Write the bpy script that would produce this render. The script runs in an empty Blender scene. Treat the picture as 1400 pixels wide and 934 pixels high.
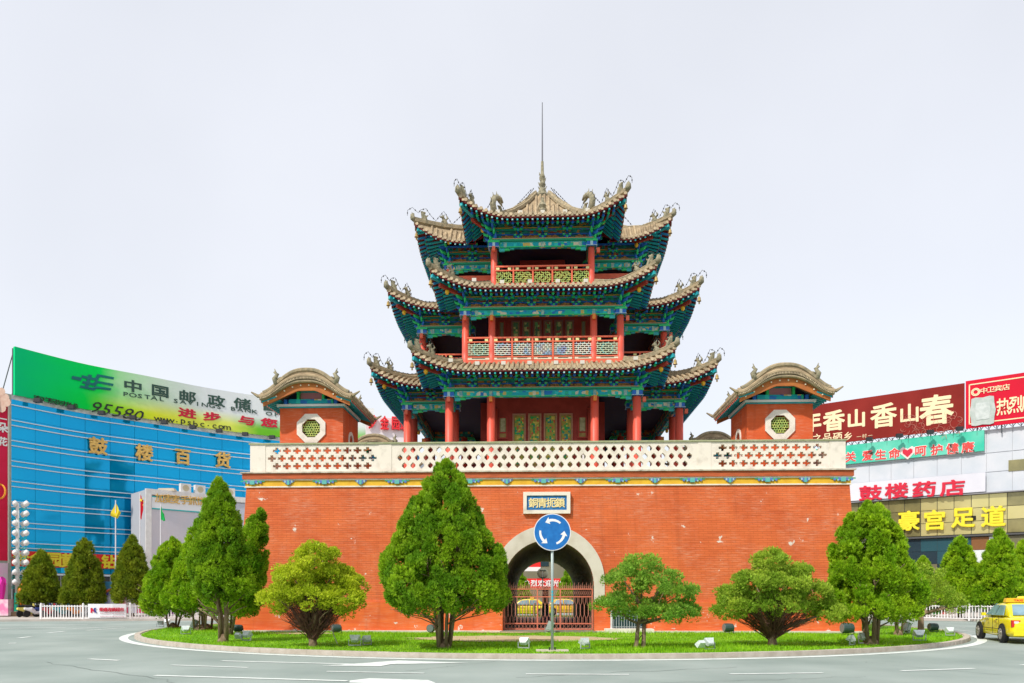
import bpy, math, random
import numpy as np
from mathutils import Vector, Matrix
from mathutils.geometry import tessellate_polygon
random.seed(7); NR = np.random.RandomState(7)
PI = math.pi; R = math.radians
sc = bpy.context.scene; COL = sc.collection

# ------------------------------------------------------------------ camera
FPX, HX, HY, CH = 1050.0, 700.0, 815.0, 1.65
YAW = R(2.1); CAM = Vector((-0.15, -32.9, CH))
FW = Vector((-math.sin(YAW), math.cos(YAW), 0)); RT = Vector((math.cos(YAW), math.sin(YAW), 0))
cd = bpy.data.cameras.new('camera'); cam = bpy.data.objects.new('camera', cd); COL.objects.link(cam)
cd.sensor_width = 36; cd.lens = 36*FPX/1400; cd.shift_y = (HY-467)/1400; cd.clip_end = 3000; cd.clip_start = 0.1
cam.location = CAM; cam.rotation_euler = (PI/2, 0, YAW); sc.camera = cam

# ------------------------------------------------------------------ sky, sun, exposure
SUN = Vector((-0.52, -0.66, 0.95)).normalized()
W = bpy.data.worlds.new('World'); sc.world = W; W.use_nodes = True
nt = W.node_tree; nt.nodes.clear()
wo = nt.nodes.new('ShaderNodeOutputWorld'); ad = nt.nodes.new('ShaderNodeAddShader')
b1 = nt.nodes.new('ShaderNodeBackground'); b2 = nt.nodes.new('ShaderNodeBackground')
sk = nt.nodes.new('ShaderNodeTexSky'); sk.sky_type = 'NISHITA'; sk.sun_disc = False
sk.sun_elevation = math.asin(SUN.z); sk.sun_rotation = math.atan2(SUN.x, SUN.y)
b1.inputs[1].default_value = 0.05
tc = nt.nodes.new('ShaderNodeTexCoord'); sx = nt.nodes.new('ShaderNodeSeparateXYZ')
rp = nt.nodes.new('ShaderNodeValToRGB')
rp.color_ramp.elements[0].position = 0.0; rp.color_ramp.elements[0].color = (0.80, 0.785, 0.785, 1)
rp.color_ramp.elements[1].position = 0.75; rp.color_ramp.elements[1].color = (0.735, 0.74, 0.765, 1)
b2.inputs[1].default_value = 1.0
L_ = nt.links.new
L_(tc.outputs['Generated'], sx.inputs[0]); L_(sx.outputs['Z'], rp.inputs[0])
cn = nt.nodes.new('ShaderNodeTexNoise'); cn.inputs['Scale'].default_value = 2.2; cn.inputs['Detail'].default_value = 4
cm = nt.nodes.new('ShaderNodeMapRange'); cm.inputs['From Min'].default_value = 0.3; cm.inputs['From Max'].default_value = 0.7; cm.inputs['To Min'].default_value = 0.94; cm.inputs['To Max'].default_value = 1.05
L_(tc.outputs['Generated'], cn.inputs['Vector']); L_(cn.outputs['Fac'], cm.inputs['Value'])
L_(rp.outputs[0], b2.inputs[0]); L_(cm.outputs[0], b2.inputs[1])
L_(sk.outputs[0], b1.inputs[0]); L_(b1.outputs[0], ad.inputs[0]); L_(b2.outputs[0], ad.inputs[1]); L_(ad.outputs[0], wo.inputs[0])
sd = bpy.data.lights.new('sun', 'SUN'); sd.energy = 3.7; sd.angle = R(1.6); sd.color = (1, 0.95, 0.87)
so = bpy.data.objects.new('sun', sd); COL.objects.link(so); so.location = (-40, -60, 80)
so.rotation_euler = (-SUN).to_track_quat('-Z', 'Y').to_euler()
sc.view_settings.view_transform = 'Standard'; sc.view_settings.look = 'None'
sc.view_settings.exposure = 0.0; sc.view_settings.gamma = 1

# ------------------------------------------------------------------ placement helpers
def at(px, d, py=None):
    P = CAM + FW*d + RT*(d*(px-HX)/FPX)
    P.z = CH + d*(HY-py)/FPX if py is not None else 0
    return P
def gnd(px, py, z=0.0):
    P = at(px, (CH-z)*FPX/(py-HY)); P.z = z
    return P

# ------------------------------------------------------------------ materials
MATS = {}
def mat(name, c, c2=None, scale=4.0, rough=0.7, bump=0.0, bscale=30.0, metal=0.0, emit=0.0, spec=0.4, detail=4, island=0.0, trans=0.0, stretch=(1,1,1), ramp=(0.35, 0.65), coat=0.0):
    if name in MATS: return MATS[name]
    m = bpy.data.materials.new(name); m.use_nodes = True; t = m.node_tree; n = t.nodes; l = t.links
    p = n['Principled BSDF']; p.inputs['Roughness'].default_value = rough; p.inputs['Metallic'].default_value = metal
    p.inputs['Specular IOR Level'].default_value = spec; p.inputs['Coat Weight'].default_value = coat
    p.inputs['Base Color'].default_value = (*c, 1)
    g = n.new('ShaderNodeNewGeometry'); mp = n.new('ShaderNodeVectorMath'); mp.operation = 'MULTIPLY'
    mp.inputs[1].default_value = stretch; l.new(g.outputs['Position'], mp.inputs[0])
    col = None
    if c2 is not None:
        no = n.new('ShaderNodeTexNoise'); no.inputs['Scale'].default_value = scale; no.inputs['Detail'].default_value = detail
        l.new(mp.outputs[0], no.inputs['Vector'])
        r = n.new('ShaderNodeValToRGB'); r.color_ramp.elements[0].position = ramp[0]; r.color_ramp.elements[1].position = ramp[1]
        r.color_ramp.elements[0].color = (*c, 1); r.color_ramp.elements[1].color = (*c2, 1)
        l.new(no.outputs['Fac'], r.inputs[0]); col = r.outputs[0]
    if island:
        h = n.new('ShaderNodeHueSaturation'); mr = n.new('ShaderNodeMapRange'); mr.inputs['To Min'].default_value = 1-island; mr.inputs['To Max'].default_value = 1+island
        l.new(g.outputs['Random Per Island'], mr.inputs['Value']); l.new(mr.outputs[0], h.inputs['Value'])
        if col: l.new(col, h.inputs['Color'])
        else: h.inputs['Color'].default_value = (*c, 1)
        col = h.outputs[0]
    if col: l.new(col, p.inputs['Base Color'])
    if emit:
        p.inputs['Emission Strength'].default_value = emit
        if col: l.new(col, p.inputs['Emission Color'])
        else: p.inputs['Emission Color'].default_value = (*c, 1)
    if bump:
        bn = n.new('ShaderNodeTexNoise'); bn.inputs['Scale'].default_value = bscale; bn.inputs['Detail'].default_value = 5
        l.new(mp.outputs[0], bn.inputs['Vector']); b = n.new('ShaderNodeBump'); b.inputs['Strength'].default_value = bump; b.inputs['Distance'].default_value = 0.02
        l.new(bn.outputs['Fac'], b.inputs['Height']); l.new(b.outputs[0], p.inputs['Normal'])
    if trans:
        tr = n.new('ShaderNodeBsdfTranslucent'); mx = n.new('ShaderNodeMixShader'); mx.inputs[0].default_value = trans
        if col: l.new(col, tr.inputs[0])
        else: tr.inputs[0].default_value = (*c, 1)
        l.new(p.outputs[0], mx.inputs[1]); l.new(tr.outputs[0], mx.inputs[2]); l.new(mx.outputs[0], n['Material Output'].inputs[0])
    MATS[name] = m
    return m

def wall_mat(name, c, c2, flake=(0.75, 0.68, 0.6), row=0.095, flakeamt=0.68, brick=True, zfl=1.3):
    m = bpy.data.materials.new(name); m.use_nodes = True; t = m.node_tree; n = t.nodes; l = t.links
    p = n['Principled BSDF']; p.inputs['Roughness'].default_value = 0.75; p.inputs['Specular IOR Level'].default_value = 0.25
    g = n.new('ShaderNodeNewGeometry'); s = n.new('ShaderNodeSeparateXYZ'); l.new(g.outputs['Position'], s.inputs[0])
    a = n.new('ShaderNodeMath'); a.operation = 'ADD'; l.new(s.outputs[0], a.inputs[0]); l.new(s.outputs[1], a.inputs[1])
    cb = n.new('ShaderNodeCombineXYZ'); l.new(a.outputs[0], cb.inputs[0]); l.new(s.outputs[2], cb.inputs[1])
    # broad tone
    n1 = n.new('ShaderNodeTexNoise'); n1.inputs['Scale'].default_value = 0.45; n1.inputs['Detail'].default_value = 6; l.new(cb.outputs[0], n1.inputs['Vector'])
    # streaks along courses
    vm = n.new('ShaderNodeVectorMath'); vm.operation = 'MULTIPLY'; vm.inputs[1].default_value = (0.5, 7, 1); l.new(cb.outputs[0], vm.inputs[0])
    n2 = n.new('ShaderNodeTexNoise'); n2.inputs['Scale'].default_value = 1.5; n2.inputs['Detail'].default_value = 5; l.new(vm.outputs[0], n2.inputs['Vector'])
    ad_ = n.new('ShaderNodeMath'); ad_.operation = 'MULTIPLY_ADD'; ad_.inputs[1].default_value = 0.45; l.new(n2.outputs[0], ad_.inputs[0])
    m55 = n.new('ShaderNodeMath'); m55.operation = 'MULTIPLY'; m55.inputs[1].default_value = 0.55; l.new(n1.outputs[0], m55.inputs[0]); l.new(m55.outputs[0], ad_.inputs[2])
    r = n.new('ShaderNodeValToRGB'); r.color_ramp.elements[0].position = 0.38; r.color_ramp.elements[1].position = 0.62
    r.color_ramp.elements[0].color = (*c, 1); r.color_ramp.elements[1].color = (*c2, 1); l.new(ad_.outputs[0], r.inputs[0])
    col = r.outputs[0]
    br = n.new('ShaderNodeTexBrick'); br.inputs['Scale'].default_value = 1.0; br.inputs['Brick Width'].default_value = 0.38; br.inputs['Row Height'].default_value = row
    br.inputs['Mortar Size'].default_value = 0.011; br.inputs['Mortar Smooth'].default_value = 0.3
    br.inputs['Color1'].default_value = (1, 1, 1, 1); br.inputs['Color2'].default_value = (0.86, 0.86, 0.86, 1); br.inputs['Mortar'].default_value = (0.62, 0.6, 0.6, 1)
    l.new(cb.outputs[0], br.inputs['Vector'])
    if brick:
        mm = n.new('ShaderNodeMix'); mm.data_type = 'RGBA'; mm.blend_type = 'MULTIPLY'; mm.inputs[0].default_value = 0.6
        l.new(col, mm.inputs[6]); l.new(br.outputs['Color'], mm.inputs[7]); col = mm.outputs[2]
    # flaked paint
    n3 = n.new('ShaderNodeTexNoise'); n3.inputs['Scale'].default_value = 1.6; n3.inputs['Detail'].default_value = 9; n3.inputs['Roughness'].default_value = 0.66; l.new(cb.outputs[0], n3.inputs['Vector'])
    zr = n.new('ShaderNodeMapRange'); zr.inputs['From Min'].default_value = 0; zr.inputs['From Max'].default_value = zfl; zr.inputs['To Min'].default_value = 0.075; zr.inputs['To Max'].default_value = 0
    l.new(s.outputs[2], zr.inputs['Value'])
    a3 = n.new('ShaderNodeMath'); a3.operation = 'ADD'; l.new(n3.outputs[0], a3.inputs[0]); l.new(zr.outputs[0], a3.inputs[1])
    r3 = n.new('ShaderNodeValToRGB'); r3.color_ramp.elements[0].position = flakeamt; r3.color_ramp.elements[1].position = flakeamt+0.02
    l.new(a3.outputs[0], r3.inputs[0])
    m3 = n.new('ShaderNodeMix'); m3.data_type = 'RGBA'; l.new(r3.outputs[0], m3.inputs[0]); l.new(col, m3.inputs[6]); m3.inputs[7].default_value = (*flake, 1)
    n4 = n.new('ShaderNodeTexNoise'); n4.inputs['Scale'].default_value = 0.8; n4.inputs['Detail'].default_value = 10; n4.inputs['Roughness'].default_value = 0.7; l.new(cb.outputs[0], n4.inputs['Vector'])
    r4 = n.new('ShaderNodeValToRGB'); r4.color_ramp.elements[0].position = 0.44; r4.color_ramp.elements[1].position = 0.60; r4.color_ramp.elements[1].color = (.42, .42, .42, 1); l.new(n4.outputs[0], r4.inputs[0])
    v6 = n.new('ShaderNodeVectorMath'); v6.operation = 'MULTIPLY'; v6.inputs[1].default_value = (1.6, 22, 1); l.new(cb.outputs[0], v6.inputs[0])
    n6 = n.new('ShaderNodeTexNoise'); n6.inputs['Scale'].default_value = 1.3; n6.inputs['Detail'].default_value = 6; n6.inputs['Roughness'].default_value = .65; l.new(v6.outputs[0], n6.inputs['Vector'])
    r6 = n.new('ShaderNodeValToRGB'); r6.color_ramp.elements[0].position = 0.47; r6.color_ramp.elements[1].position = 0.60; l.new(n6.outputs[0], r6.inputs[0])
    x6 = n.new('ShaderNodeMath'); x6.operation = 'MULTIPLY'; l.new(r4.outputs[0], x6.inputs[0]); l.new(r6.outputs[0], x6.inputs[1])
    m4 = n.new('ShaderNodeMix'); m4.data_type = 'RGBA'; l.new(x6.outputs[0], m4.inputs[0]); l.new(m3.outputs[2], m4.inputs[6]); m4.inputs[7].default_value = (0.74, 0.38, 0.25, 1)
    vs_ = n.new('ShaderNodeVectorMath'); vs_.operation = 'MULTIPLY'; vs_.inputs[1].default_value = (2.2, .16, 1); l.new(cb.outputs[0], vs_.inputs[0])
    n5 = n.new('ShaderNodeTexNoise'); n5.inputs['Scale'].default_value = 1.0; n5.inputs['Detail'].default_value = 6; l.new(vs_.outputs[0], n5.inputs['Vector'])
    r5 = n.new('ShaderNodeValToRGB'); r5.color_ramp.elements[0].position = 0.56; r5.color_ramp.elements[1].position = 0.74; r5.color_ramp.elements[1].color = (.5, .5, .5, 1); l.new(n5.outputs[0], r5.inputs[0])
    m5 = n.new('ShaderNodeMix'); m5.data_type = 'RGBA'; m5.blend_type = 'MULTIPLY'; l.new(r5.outputs[0], m5.inputs[0]); l.new(m4.outputs[2], m5.inputs[6]); m5.inputs[7].default_value = (0.55, 0.5, 0.5, 1)
    l.new(m5.outputs[2], p.inputs['Base Color'])
    b = n.new('ShaderNodeBump'); b.inputs['Strength'].default_value = 0.5 if brick else 0.25; b.inputs['Distance'].default_value = 0.02
    hm = n.new('ShaderNodeMath'); hm.operation = 'MULTIPLY_ADD'; hm.inputs[1].default_value = -1.0 if brick else 0.0
    l.new(br.outputs['Fac'], hm.inputs[0]); l.new(n2.outputs[0], hm.inputs[2]); l.new(hm.outputs[0], b.inputs['Height']); l.new(b.outputs[0], p.inputs['Normal'])
    MATS[name] = m
    return m

def paint_mat(name, base, cols, scale=3.0, stretch=(1, 1, 1), rough=0.55):
    """painted ornament: voronoi cells of several colours with thin pale outlines"""
    m = bpy.data.materials.new(name); m.use_nodes = True; t = m.node_tree; n = t.nodes; l = t.links
    p = n['Principled BSDF']; p.inputs['Roughness'].default_value = rough; p.inputs['Specular IOR Level'].default_value = 0.3
    tcn = n.new('ShaderNodeTexCoord'); vm = n.new('ShaderNodeVectorMath'); vm.operation = 'MULTIPLY'; vm.inputs[1].default_value = stretch
    l.new(tcn.outputs['Object'], vm.inputs[0])
    v = n.new('ShaderNodeTexVoronoi'); v.distance = 'CHEBYCHEV'; v.inputs['Randomness'].default_value = .55; v.inputs['Scale'].default_value = scale; l.new(vm.outputs[0], v.inputs['Vector'])
    s = n.new('ShaderNodeSeparateColor'); l.new(v.outputs['Color'], s.inputs[0])
    r = n.new('ShaderNodeValToRGB'); r.color_ramp.interpolation = 'CONSTANT'
    k = len(cols)
    r.color_ramp.elements[0].color = (*base, 1); r.color_ramp.elements[0].position = 0
    r.color_ramp.elements[1].color = (*cols[0], 1); r.color_ramp.elements[1].position = 0.4
    for i in range(1, k):
        e = r.color_ramp.elements.new(0.4+0.6*i/k); e.color = (*cols[i], 1)
    l.new(s.outputs[0], r.inputs[0])
    v2 = n.new('ShaderNodeTexVoronoi'); v2.feature = 'DISTANCE_TO_EDGE'; v2.inputs['Scale'].default_value = scale; l.new(vm.outputs[0], v2.inputs['Vector'])
    r2 = n.new('ShaderNodeValToRGB'); r2.color_ramp.elements[0].position = 0.03; r2.color_ramp.elements[1].position = 0.06
    r2.color_ramp.elements[0].color = (1, 1, 1, 1); r2.color_ramp.elements[1].color = (0, 0, 0, 1); l.new(v2.outputs[0], r2.inputs[0])
    mx = n.new('ShaderNodeMix'); mx.data_type = 'RGBA'; l.new(r.outputs[0], mx.inputs[6]); mx.inputs[0].default_value = 0.0; mx.inputs[7].default_value = (0.35, 0.55, 0.4, 1)
    l.new(mx.outputs[2], p.inputs['Base Color'])
    MATS[name] = m
    return m

red_wall = wall_mat('orange_red_wall', (0.60, 0.115, 0.034), (0.75, 0.17, 0.050), flakeamt=0.65)
red_plaster = wall_mat('orange_red_plaster', (0.64, 0.10, 0.024), (0.80, 0.17, 0.040), flakeamt=0.66, brick=False)
red_tower = wall_mat('tower_red_plaster', (0.62, 0.10, 0.028), (0.70, 0.12, 0.03), flakeamt=0.8, brick=False, zfl=-1)
white_w = mat('old_whitewash', (0.80, 0.73, 0.63), (0.52, 0.46, 0.38), scale=2.2, rough=0.8, bump=0.3, ramp=(0.5, 0.8), detail=8)
cream = mat('cream_plaster', (0.66, 0.60, 0.52), (0.52, 0.46, 0.37), scale=1.5, rough=0.8, bump=0.3, ramp=(0.45, 0.75), detail=8)
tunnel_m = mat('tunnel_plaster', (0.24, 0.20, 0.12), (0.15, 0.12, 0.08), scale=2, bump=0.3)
capgreen = mat('greenish_coping', (0.30, 0.33, 0.17), (0.42, 0.42, 0.26), scale=6)
yellow_p = mat('yellow_paint_band', (0.82, 0.50, 0.03), (0.70, 0.38, 0.02), scale=3, rough=0.6)
ledge_m = mat('brown_red_ledge', (0.58, 0.12, 0.035), (0.40, 0.09, 0.03), scale=5, bump=0.3, stretch=(0.4, 1, 3))
red_col = mat('red_lacquer', (0.80, 0.095, 0.050), (0.70, 0.12, 0.08), scale=3, rough=0.45, stretch=(1, 1, .3))
red_rail = mat('salmon_red_wood', (0.82, 0.17, 0.085), (0.72, 0.13, 0.06), scale=4, rough=0.5)
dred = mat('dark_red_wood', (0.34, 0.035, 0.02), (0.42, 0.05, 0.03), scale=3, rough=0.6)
maroon = mat('eave_maroon', (0.20, 0.02, 0.02), rough=0.6)
green = mat('temple_green', (0.01, 0.46, 0.15), (0.02, 0.34, 0.18), scale=6, rough=0.5)
lgreen = mat('bright_green_leaf_paint', (0.03, 0.62, 0.18), rough=0.5)
blue = mat('temple_blue', (0.015, 0.17, 0.66), (0.02, 0.12, 0.50), scale=6, rough=0.5)
teal = mat('temple_teal', (0.01, 0.40, 0.42), (0.01, 0.29, 0.36), scale=5, rough=0.5)
cyan = mat('temple_cyan', (0.03, 0.52, 0.50), (0.03, 0.42, 0.46), scale=5, rough=0.5)
gold = mat('gold_paint', (0.80, 0.46, 0.06), (0.6, 0.34, 0.05), scale=9, rough=0.4)
white_p = mat('white_paint', (0.80, 0.80, 0.78), rough=0.5)
pink_p = mat('pink_paint', (0.65, 0.25, 0.30), rough=0.6)
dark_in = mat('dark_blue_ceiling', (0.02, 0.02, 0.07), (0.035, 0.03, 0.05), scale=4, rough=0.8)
tile_m = mat('weathered_tan_roof_tile', (0.46, 0.35, 0.21), (0.27, 0.20, 0.12), scale=2.2, rough=0.85, bump=0.5, detail=8, island=0.18)
tile_end = mat('tile_end_clay', (0.55, 0.43, 0.28), (0.38, 0.30, 0.19), scale=6, rough=0.8, island=0.25)
ridge_m = mat('ridge_clay', (0.42, 0.33, 0.20), (0.23, 0.20, 0.13), scale=5, rough=0.85, bump=0.8, bscale=14, detail=8)
beast_m = mat('beast_clay', (0.36, 0.32, 0.21), (0.19, 0.18, 0.12), scale=8, rough=0.85, bump=1.0, bscale=18)
beam_p = paint_mat('painted_lintel', (0.01, 0.42, 0.52), [(0.02, 0.52, 0.34), (0.03, 0.60, 0.60), (0.70, 0.50, 0.14), (0.02, 0.20, 0.60), (0.72, 0.66, 0.50)], 6.5, (1, 1, 1.0))
beam_g = paint_mat('painted_green_tie', (0.01, 0.30, 0.16), [(0.01, 0.22, 0.30), (0.02, 0.42, 0.15), (0.10, 0.15, 0.45)], 6, (1, 1, 2))
frieze_o = paint_mat('painted_frieze_orange', (0.03, 0.20, 0.18), [(0.55, 0.22, 0.04), (0.03, 0.38, 0.26), (0.65, 0.36, 0.06), (0.35, 0.06, 0.04)], 7, (1, 1, 1))
door_p = paint_mat('carved_door_panel', (0.35, 0.34, 0.05), [(0.03, 0.40, 0.08), (0.65, 0.55, 0.10), (0.02, 0.25, 0.2), (0.6, 0.12, 0.05)], 11, (1, 1, 1))
door_d = paint_mat('carved_upper_panel', (0.09, 0.20, 0.09), [(0.14, 0.38, 0.12), (0.50, 0.50, 0.2), (0.3, 0.06, 0.05)], 9, (1, 1, 1))
lattice_y = mat('green_yellow_lattice', (0.55, 0.58, 0.14), (0.30, 0.45, 0.12), scale=5)
lattice_c = mat('pastel_lattice', (0.75, 0.72, 0.60), (0.35, 0.45, 0.70), scale=2.2, ramp=(0.45, 0.6))
iron_s = mat('salmon_painted_iron', (0.72, 0.20, 0.12), (0.55, 0.16, 0.10), scale=8, rough=0.5)
iron_g = mat('pale_red_iron_bars', (0.66, 0.26, 0.19), rough=0.5)
bark = mat('bark', (0.17, 0.11, 0.065), (0.30, 0.22, 0.14), scale=9, rough=0.9, bump=1.0, bscale=25, stretch=(1, 1, .25))
bark_d = mat('dark_bark', (0.085, 0.055, 0.035), (0.16, 0.10, 0.07), scale=9, rough=0.9, bump=1.0, bscale=25, stretch=(1, 1, .25))
steel = mat('galvanised_steel', (0.32, 0.40, 0.38), (0.38, 0.45, 0.43), scale=5, rough=0.4, metal=0.2)
grey_m = mat('grey_metal', (0.42, 0.46, 0.46), (0.34, 0.38, 0.38), scale=9, rough=0.45)
dark_m = mat('dark_green_metal', (0.04, 0.075, 0.07), rough=0.4)
black_m = mat('black_rubber', (0.015, 0.015, 0.016), rough=0.7)
wire_m = mat('black_cable', (0.02, 0.02, 0.02), rough=0.6)
fence_w = mat('white_fence_paint', (0.82, 0.80, 0.80), rough=0.5)
glass_d = mat('dark_shop_glass', (0.02, 0.05, 0.06), rough=0.12, spec=0.6)

def leafm(name, c, c2):
    return mat(name, c, c2, scale=1.3, rough=0.55, spec=0.25, island=0.35, trans=0.45, ramp=(0.4, 0.62))
leaf_a = leafm('arborvitae_green', (0.17, 0.37, 0.014), (0.36, 0.56, 0.02))
leaf_b = leafm('bright_arborvitae', (0.24, 0.46, 0.012), (0.42, 0.62, 0.02))
leaf_c = leafm('yellow_green_bush', (0.46, 0.58, 0.025), (0.64, 0.72, 0.04))
leaf_d = leafm('mid_green_tree', (0.24, 0.46, 0.05), (0.38, 0.58, 0.07))
leaf_o = leafm('olive_cypress', (0.16, 0.24, 0.012), (0.28, 0.35, 0.02))
leaf_p = leafm('pale_olive_pine', (0.30, 0.48, 0.04), (0.46, 0.60, 0.06))
twig_m = mat('brown_dead_twigs', (0.10, 0.045, 0.04), (0.17, 0.08, 0.05), scale=6, rough=0.9)

# ------------------------------------------------------------------ mesh builder
WL = {}
def wl(o): return WL.get(o.name, Vector((0, 0, 0)))
def props(o, label=None, cat=None, group=None, kind=None):
    if label: o['label'] = label
    if cat: o['category'] = cat
    if group: o['group'] = group
    if kind: o['kind'] = kind
    return o
def link(name, me, parent=None, loc=(0, 0, 0), rz=0.0, local=False, kind=None, label=None, scale=None):
    o = bpy.data.objects.new(name, me); COL.objects.link(o)
    loc = Vector(loc); o.rotation_euler = (0, 0, rz)
    if scale: o.scale = scale
    if parent is not None:
        o.parent = parent
        if local: WL[o.name] = wl(parent)+loc; o.location = loc
        else: WL[o.name] = loc.copy(); o.location = loc-wl(parent)
    else: WL[o.name] = loc.copy(); o.location = loc
    if kind: o['kind'] = kind
    if label: o['label'] = label
    return o
def thing(name, label, cat, loc=(0, 0, 0), rz=0.0, group=None):
    o = link(name, None, None, loc, rz); o.empty_display_size = 0.3
    return props(o, label, cat, group)

class MB:
    def __init__(s): s.v = []; s.f = []; s.m = []
    def add(s, vs, fs, mi=0):
        b = len(s.v); s.v += [tuple(v) for v in vs]
        for f in fs: s.f.append([b+i for i in f]); s.m.append(mi)
        return s
    def box(s, c, d, mi=0, rz=0.0, M=None, taper=1.0):
        x, y, z = d[0]/2, d[1]/2, d[2]/2; c = Vector(c)
        vs = []
        for dz in (-1, 1):
            k = taper if dz > 0 else 1
            for dx, dy in ((-1, -1), (1, -1), (1, 1), (-1, 1)): vs.append(Vector((dx*x*k, dy*y*k, dz*z)))
        if M is not None: vs = [M @ v for v in vs]
        elif rz:
            ca, sa = math.cos(rz), math.sin(rz); vs = [Vector((v.x*ca-v.y*sa, v.x*sa+v.y*ca, v.z)) for v in vs]
        return s.add([c+v for v in vs], [(0, 3, 2, 1), (4, 5, 6, 7), (0, 1, 5, 4), (1, 2, 6, 5), (2, 3, 7, 6), (3, 0, 4, 7)], mi)
    def tube(s, path, r, n=6, mi=0, flat=1.0, cap=True):
        P = [Vector(p) for p in path]; k = len(P)
        rs = r if isinstance(r, (list, tuple)) else [r]*k
        rings = []; up = None
        for i in range(k):
            t = (P[min(i+1, k-1)]-P[max(i-1, 0)])
            if t.length < 1e-6: t = Vector((0, 0, 1))
            t.normalize()
            if up is None: up = Vector((0, 0, 1)) if abs(t.z) < 0.9 else Vector((1, 0, 0))
            a = t.cross(up)
            if a.length < 1e-4: a = t.cross(Vector((0, 1, 0)))
            a.normalize(); b = a.cross(t).normalized(); up = b
            rings.append([P[i]+a*(math.cos(2*PI*(j+.5)/n)*rs[i]*flat)+b*(math.sin(2*PI*(j+.5)/n)*rs[i]) for j in range(n)])
        vs = [v for g in rings for v in g]; fs = []
        for i in range(k-1):
            for j in range(n):
                fs.append((i*n+j, i*n+(j+1) % n, (i+1)*n+(j+1) % n, (i+1)*n+j))
        if cap: fs.append(tuple(range(n))[::-1]); fs.append(tuple((k-1)*n+j for j in range(n)))
        return s.add(vs, fs, mi)
    def beam(s, p, q, w, h, mi=0):
        p = Vector(p); q = Vector(q); t = (q-p).normalized()
        a = t.cross(Vector((0, 0, 1)))
        if a.length < 1e-4: a = Vector((1, 0, 0))
        a.normalize(); b = a.cross(t)
        vs = [o+a*(sx_*w/2)+b*(sy_*h/2) for o in (p, q) for sx_, sy_ in ((-1, -1), (1, -1), (1, 1), (-1, 1))]
        return s.add(vs, [(3, 2, 1, 0), (4, 5, 6, 7), (0, 1, 5, 4), (1, 2, 6, 5), (2, 3, 7, 6), (3, 0, 4, 7)], mi)
    def lathe(s, prof, n=12, c=(0, 0, 0), mi=0, axis='z'):
        c = Vector(c); vs = []
        for r, z in prof:
            for j in range(n):
                a = 2*PI*j/n
                v = (r*math.cos(a), r*math.sin(a), z)
                if axis == 'y': v = (v[0], v[2], v[1])
                if axis == 'x': v = (v[2], v[0], v[1])
                vs.append(c+Vector(v))
        k = len(prof); fs = [(i*n+j, i*n+(j+1) % n, (i+1)*n+(j+1) % n, (i+1)*n+j) for i in range(k-1) for j in range(n)]
        fs.append(tuple(range(n))[::-1]); fs.append(tuple((k-1)*n+j for j in range(n)))
        return s.add(vs, fs, mi)
    def prism(s, poly, fn, t0, t1, mi=0, mside=None):
        """poly of 2-D points, fn(a,b,t)->3-D; extruded from t0 to t1"""
        k = len(poly); tr = tessellate_polygon([[Vector((a, b, 0)) for a, b in poly]])
        A = [fn(a, b, t0) for a, b in poly]; B = [fn(a, b, t1) for a, b in poly]
        s.add(A+B, [tuple(t) for t in tr]+[tuple(k+i for i in t)[::-1] for t in tr], mi)
        s.add(A+B, [(i, (i+1) % k, k+(i+1) % k, k+i) for i in range(k)], mi if mside is None else mside)
        return s
    def plate(s, outer, hole, fn, t0, t1, mi=0):
        """outer polygon with one hole, extruded"""
        allp = [Vector((a, b, 0)) for a, b in outer]+[Vector((a, b, 0)) for a, b in hole]
        tr = tessellate_polygon([[Vector((a, b, 0)) for a, b in outer], [Vector((a, b, 0)) for a, b in hole]])
        k = len(allp); A = [fn(p.x, p.y, t0) for p in allp]; B = [fn(p.x, p.y, t1) for p in allp]
        no, nh = len(outer), len(hole)
        fs = [tuple(t) for t in tr]+[tuple(k+i for i in t)[::-1] for t in tr]
        fs += [(i, (i+1) % no, k+(i+1) % no, k+i) for i in range(no)]
        fs += [(no+i, no+(i+1) % nh, k+no+(i+1) % nh, k+no+i) for i in range(nh)]
        return s.add(A+B, fs, mi)
    def mesh(s, name, mats, smooth=False, off=None):
        me = bpy.data.meshes.new(name)
        v = s.v
        if off is not None: v = [(a+off[0], b+off[1], c+off[2]) for a, b, c in v]
        me.from_pydata(v, [], s.f)
        if not isinstance(mats, (list, tuple)): mats = [mats]
        for m in mats: me.materials.append(m)
        me.polygons.foreach_set('material_index', s.m)
        if smooth: me.polygons.foreach_set('use_smooth', [True]*len(s.f))
        me.update(); fixn(me)
        return me
    def build(s, name, mats, parent=None, smooth=False, **k):
        """verts are world coordinates when the parent is unrotated"""
        off = None
        if parent is not None and not k.get('local') and 'loc' not in k:
            w = wl(parent); off = (-w.x, -w.y, -w.z); k['loc'] = w
        return link(name, s.mesh(name, mats, smooth, off), parent, **k)
import bmesh
def fixn(me):
    bm = bmesh.new(); bm.from_mesh(me); bmesh.ops.recalc_face_normals(bm, faces=bm.faces); bm.to_mesh(me); bm.free()
def npmesh(name, V, F, mats, mi=None):
    me = bpy.data.meshes.new(name); k = F.shape[1]
    me.vertices.add(len(V)); me.vertices.foreach_set('co', V.astype(np.float32).ravel())
    me.loops.add(F.size); me.loops.foreach_set('vertex_index', F.astype(np.int32).ravel())
    me.polygons.add(len(F)); me.polygons.foreach_set('loop_start', np.arange(0, F.size, k, dtype=np.int32))
    if mi is not None: me.polygons.foreach_set('material_index', mi.astype(np.int32))
    for m in (mats if isinstance(mats, (list, tuple)) else [mats]): me.materials.append(m)
    me.update(calc_edges=True)
    return me

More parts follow.
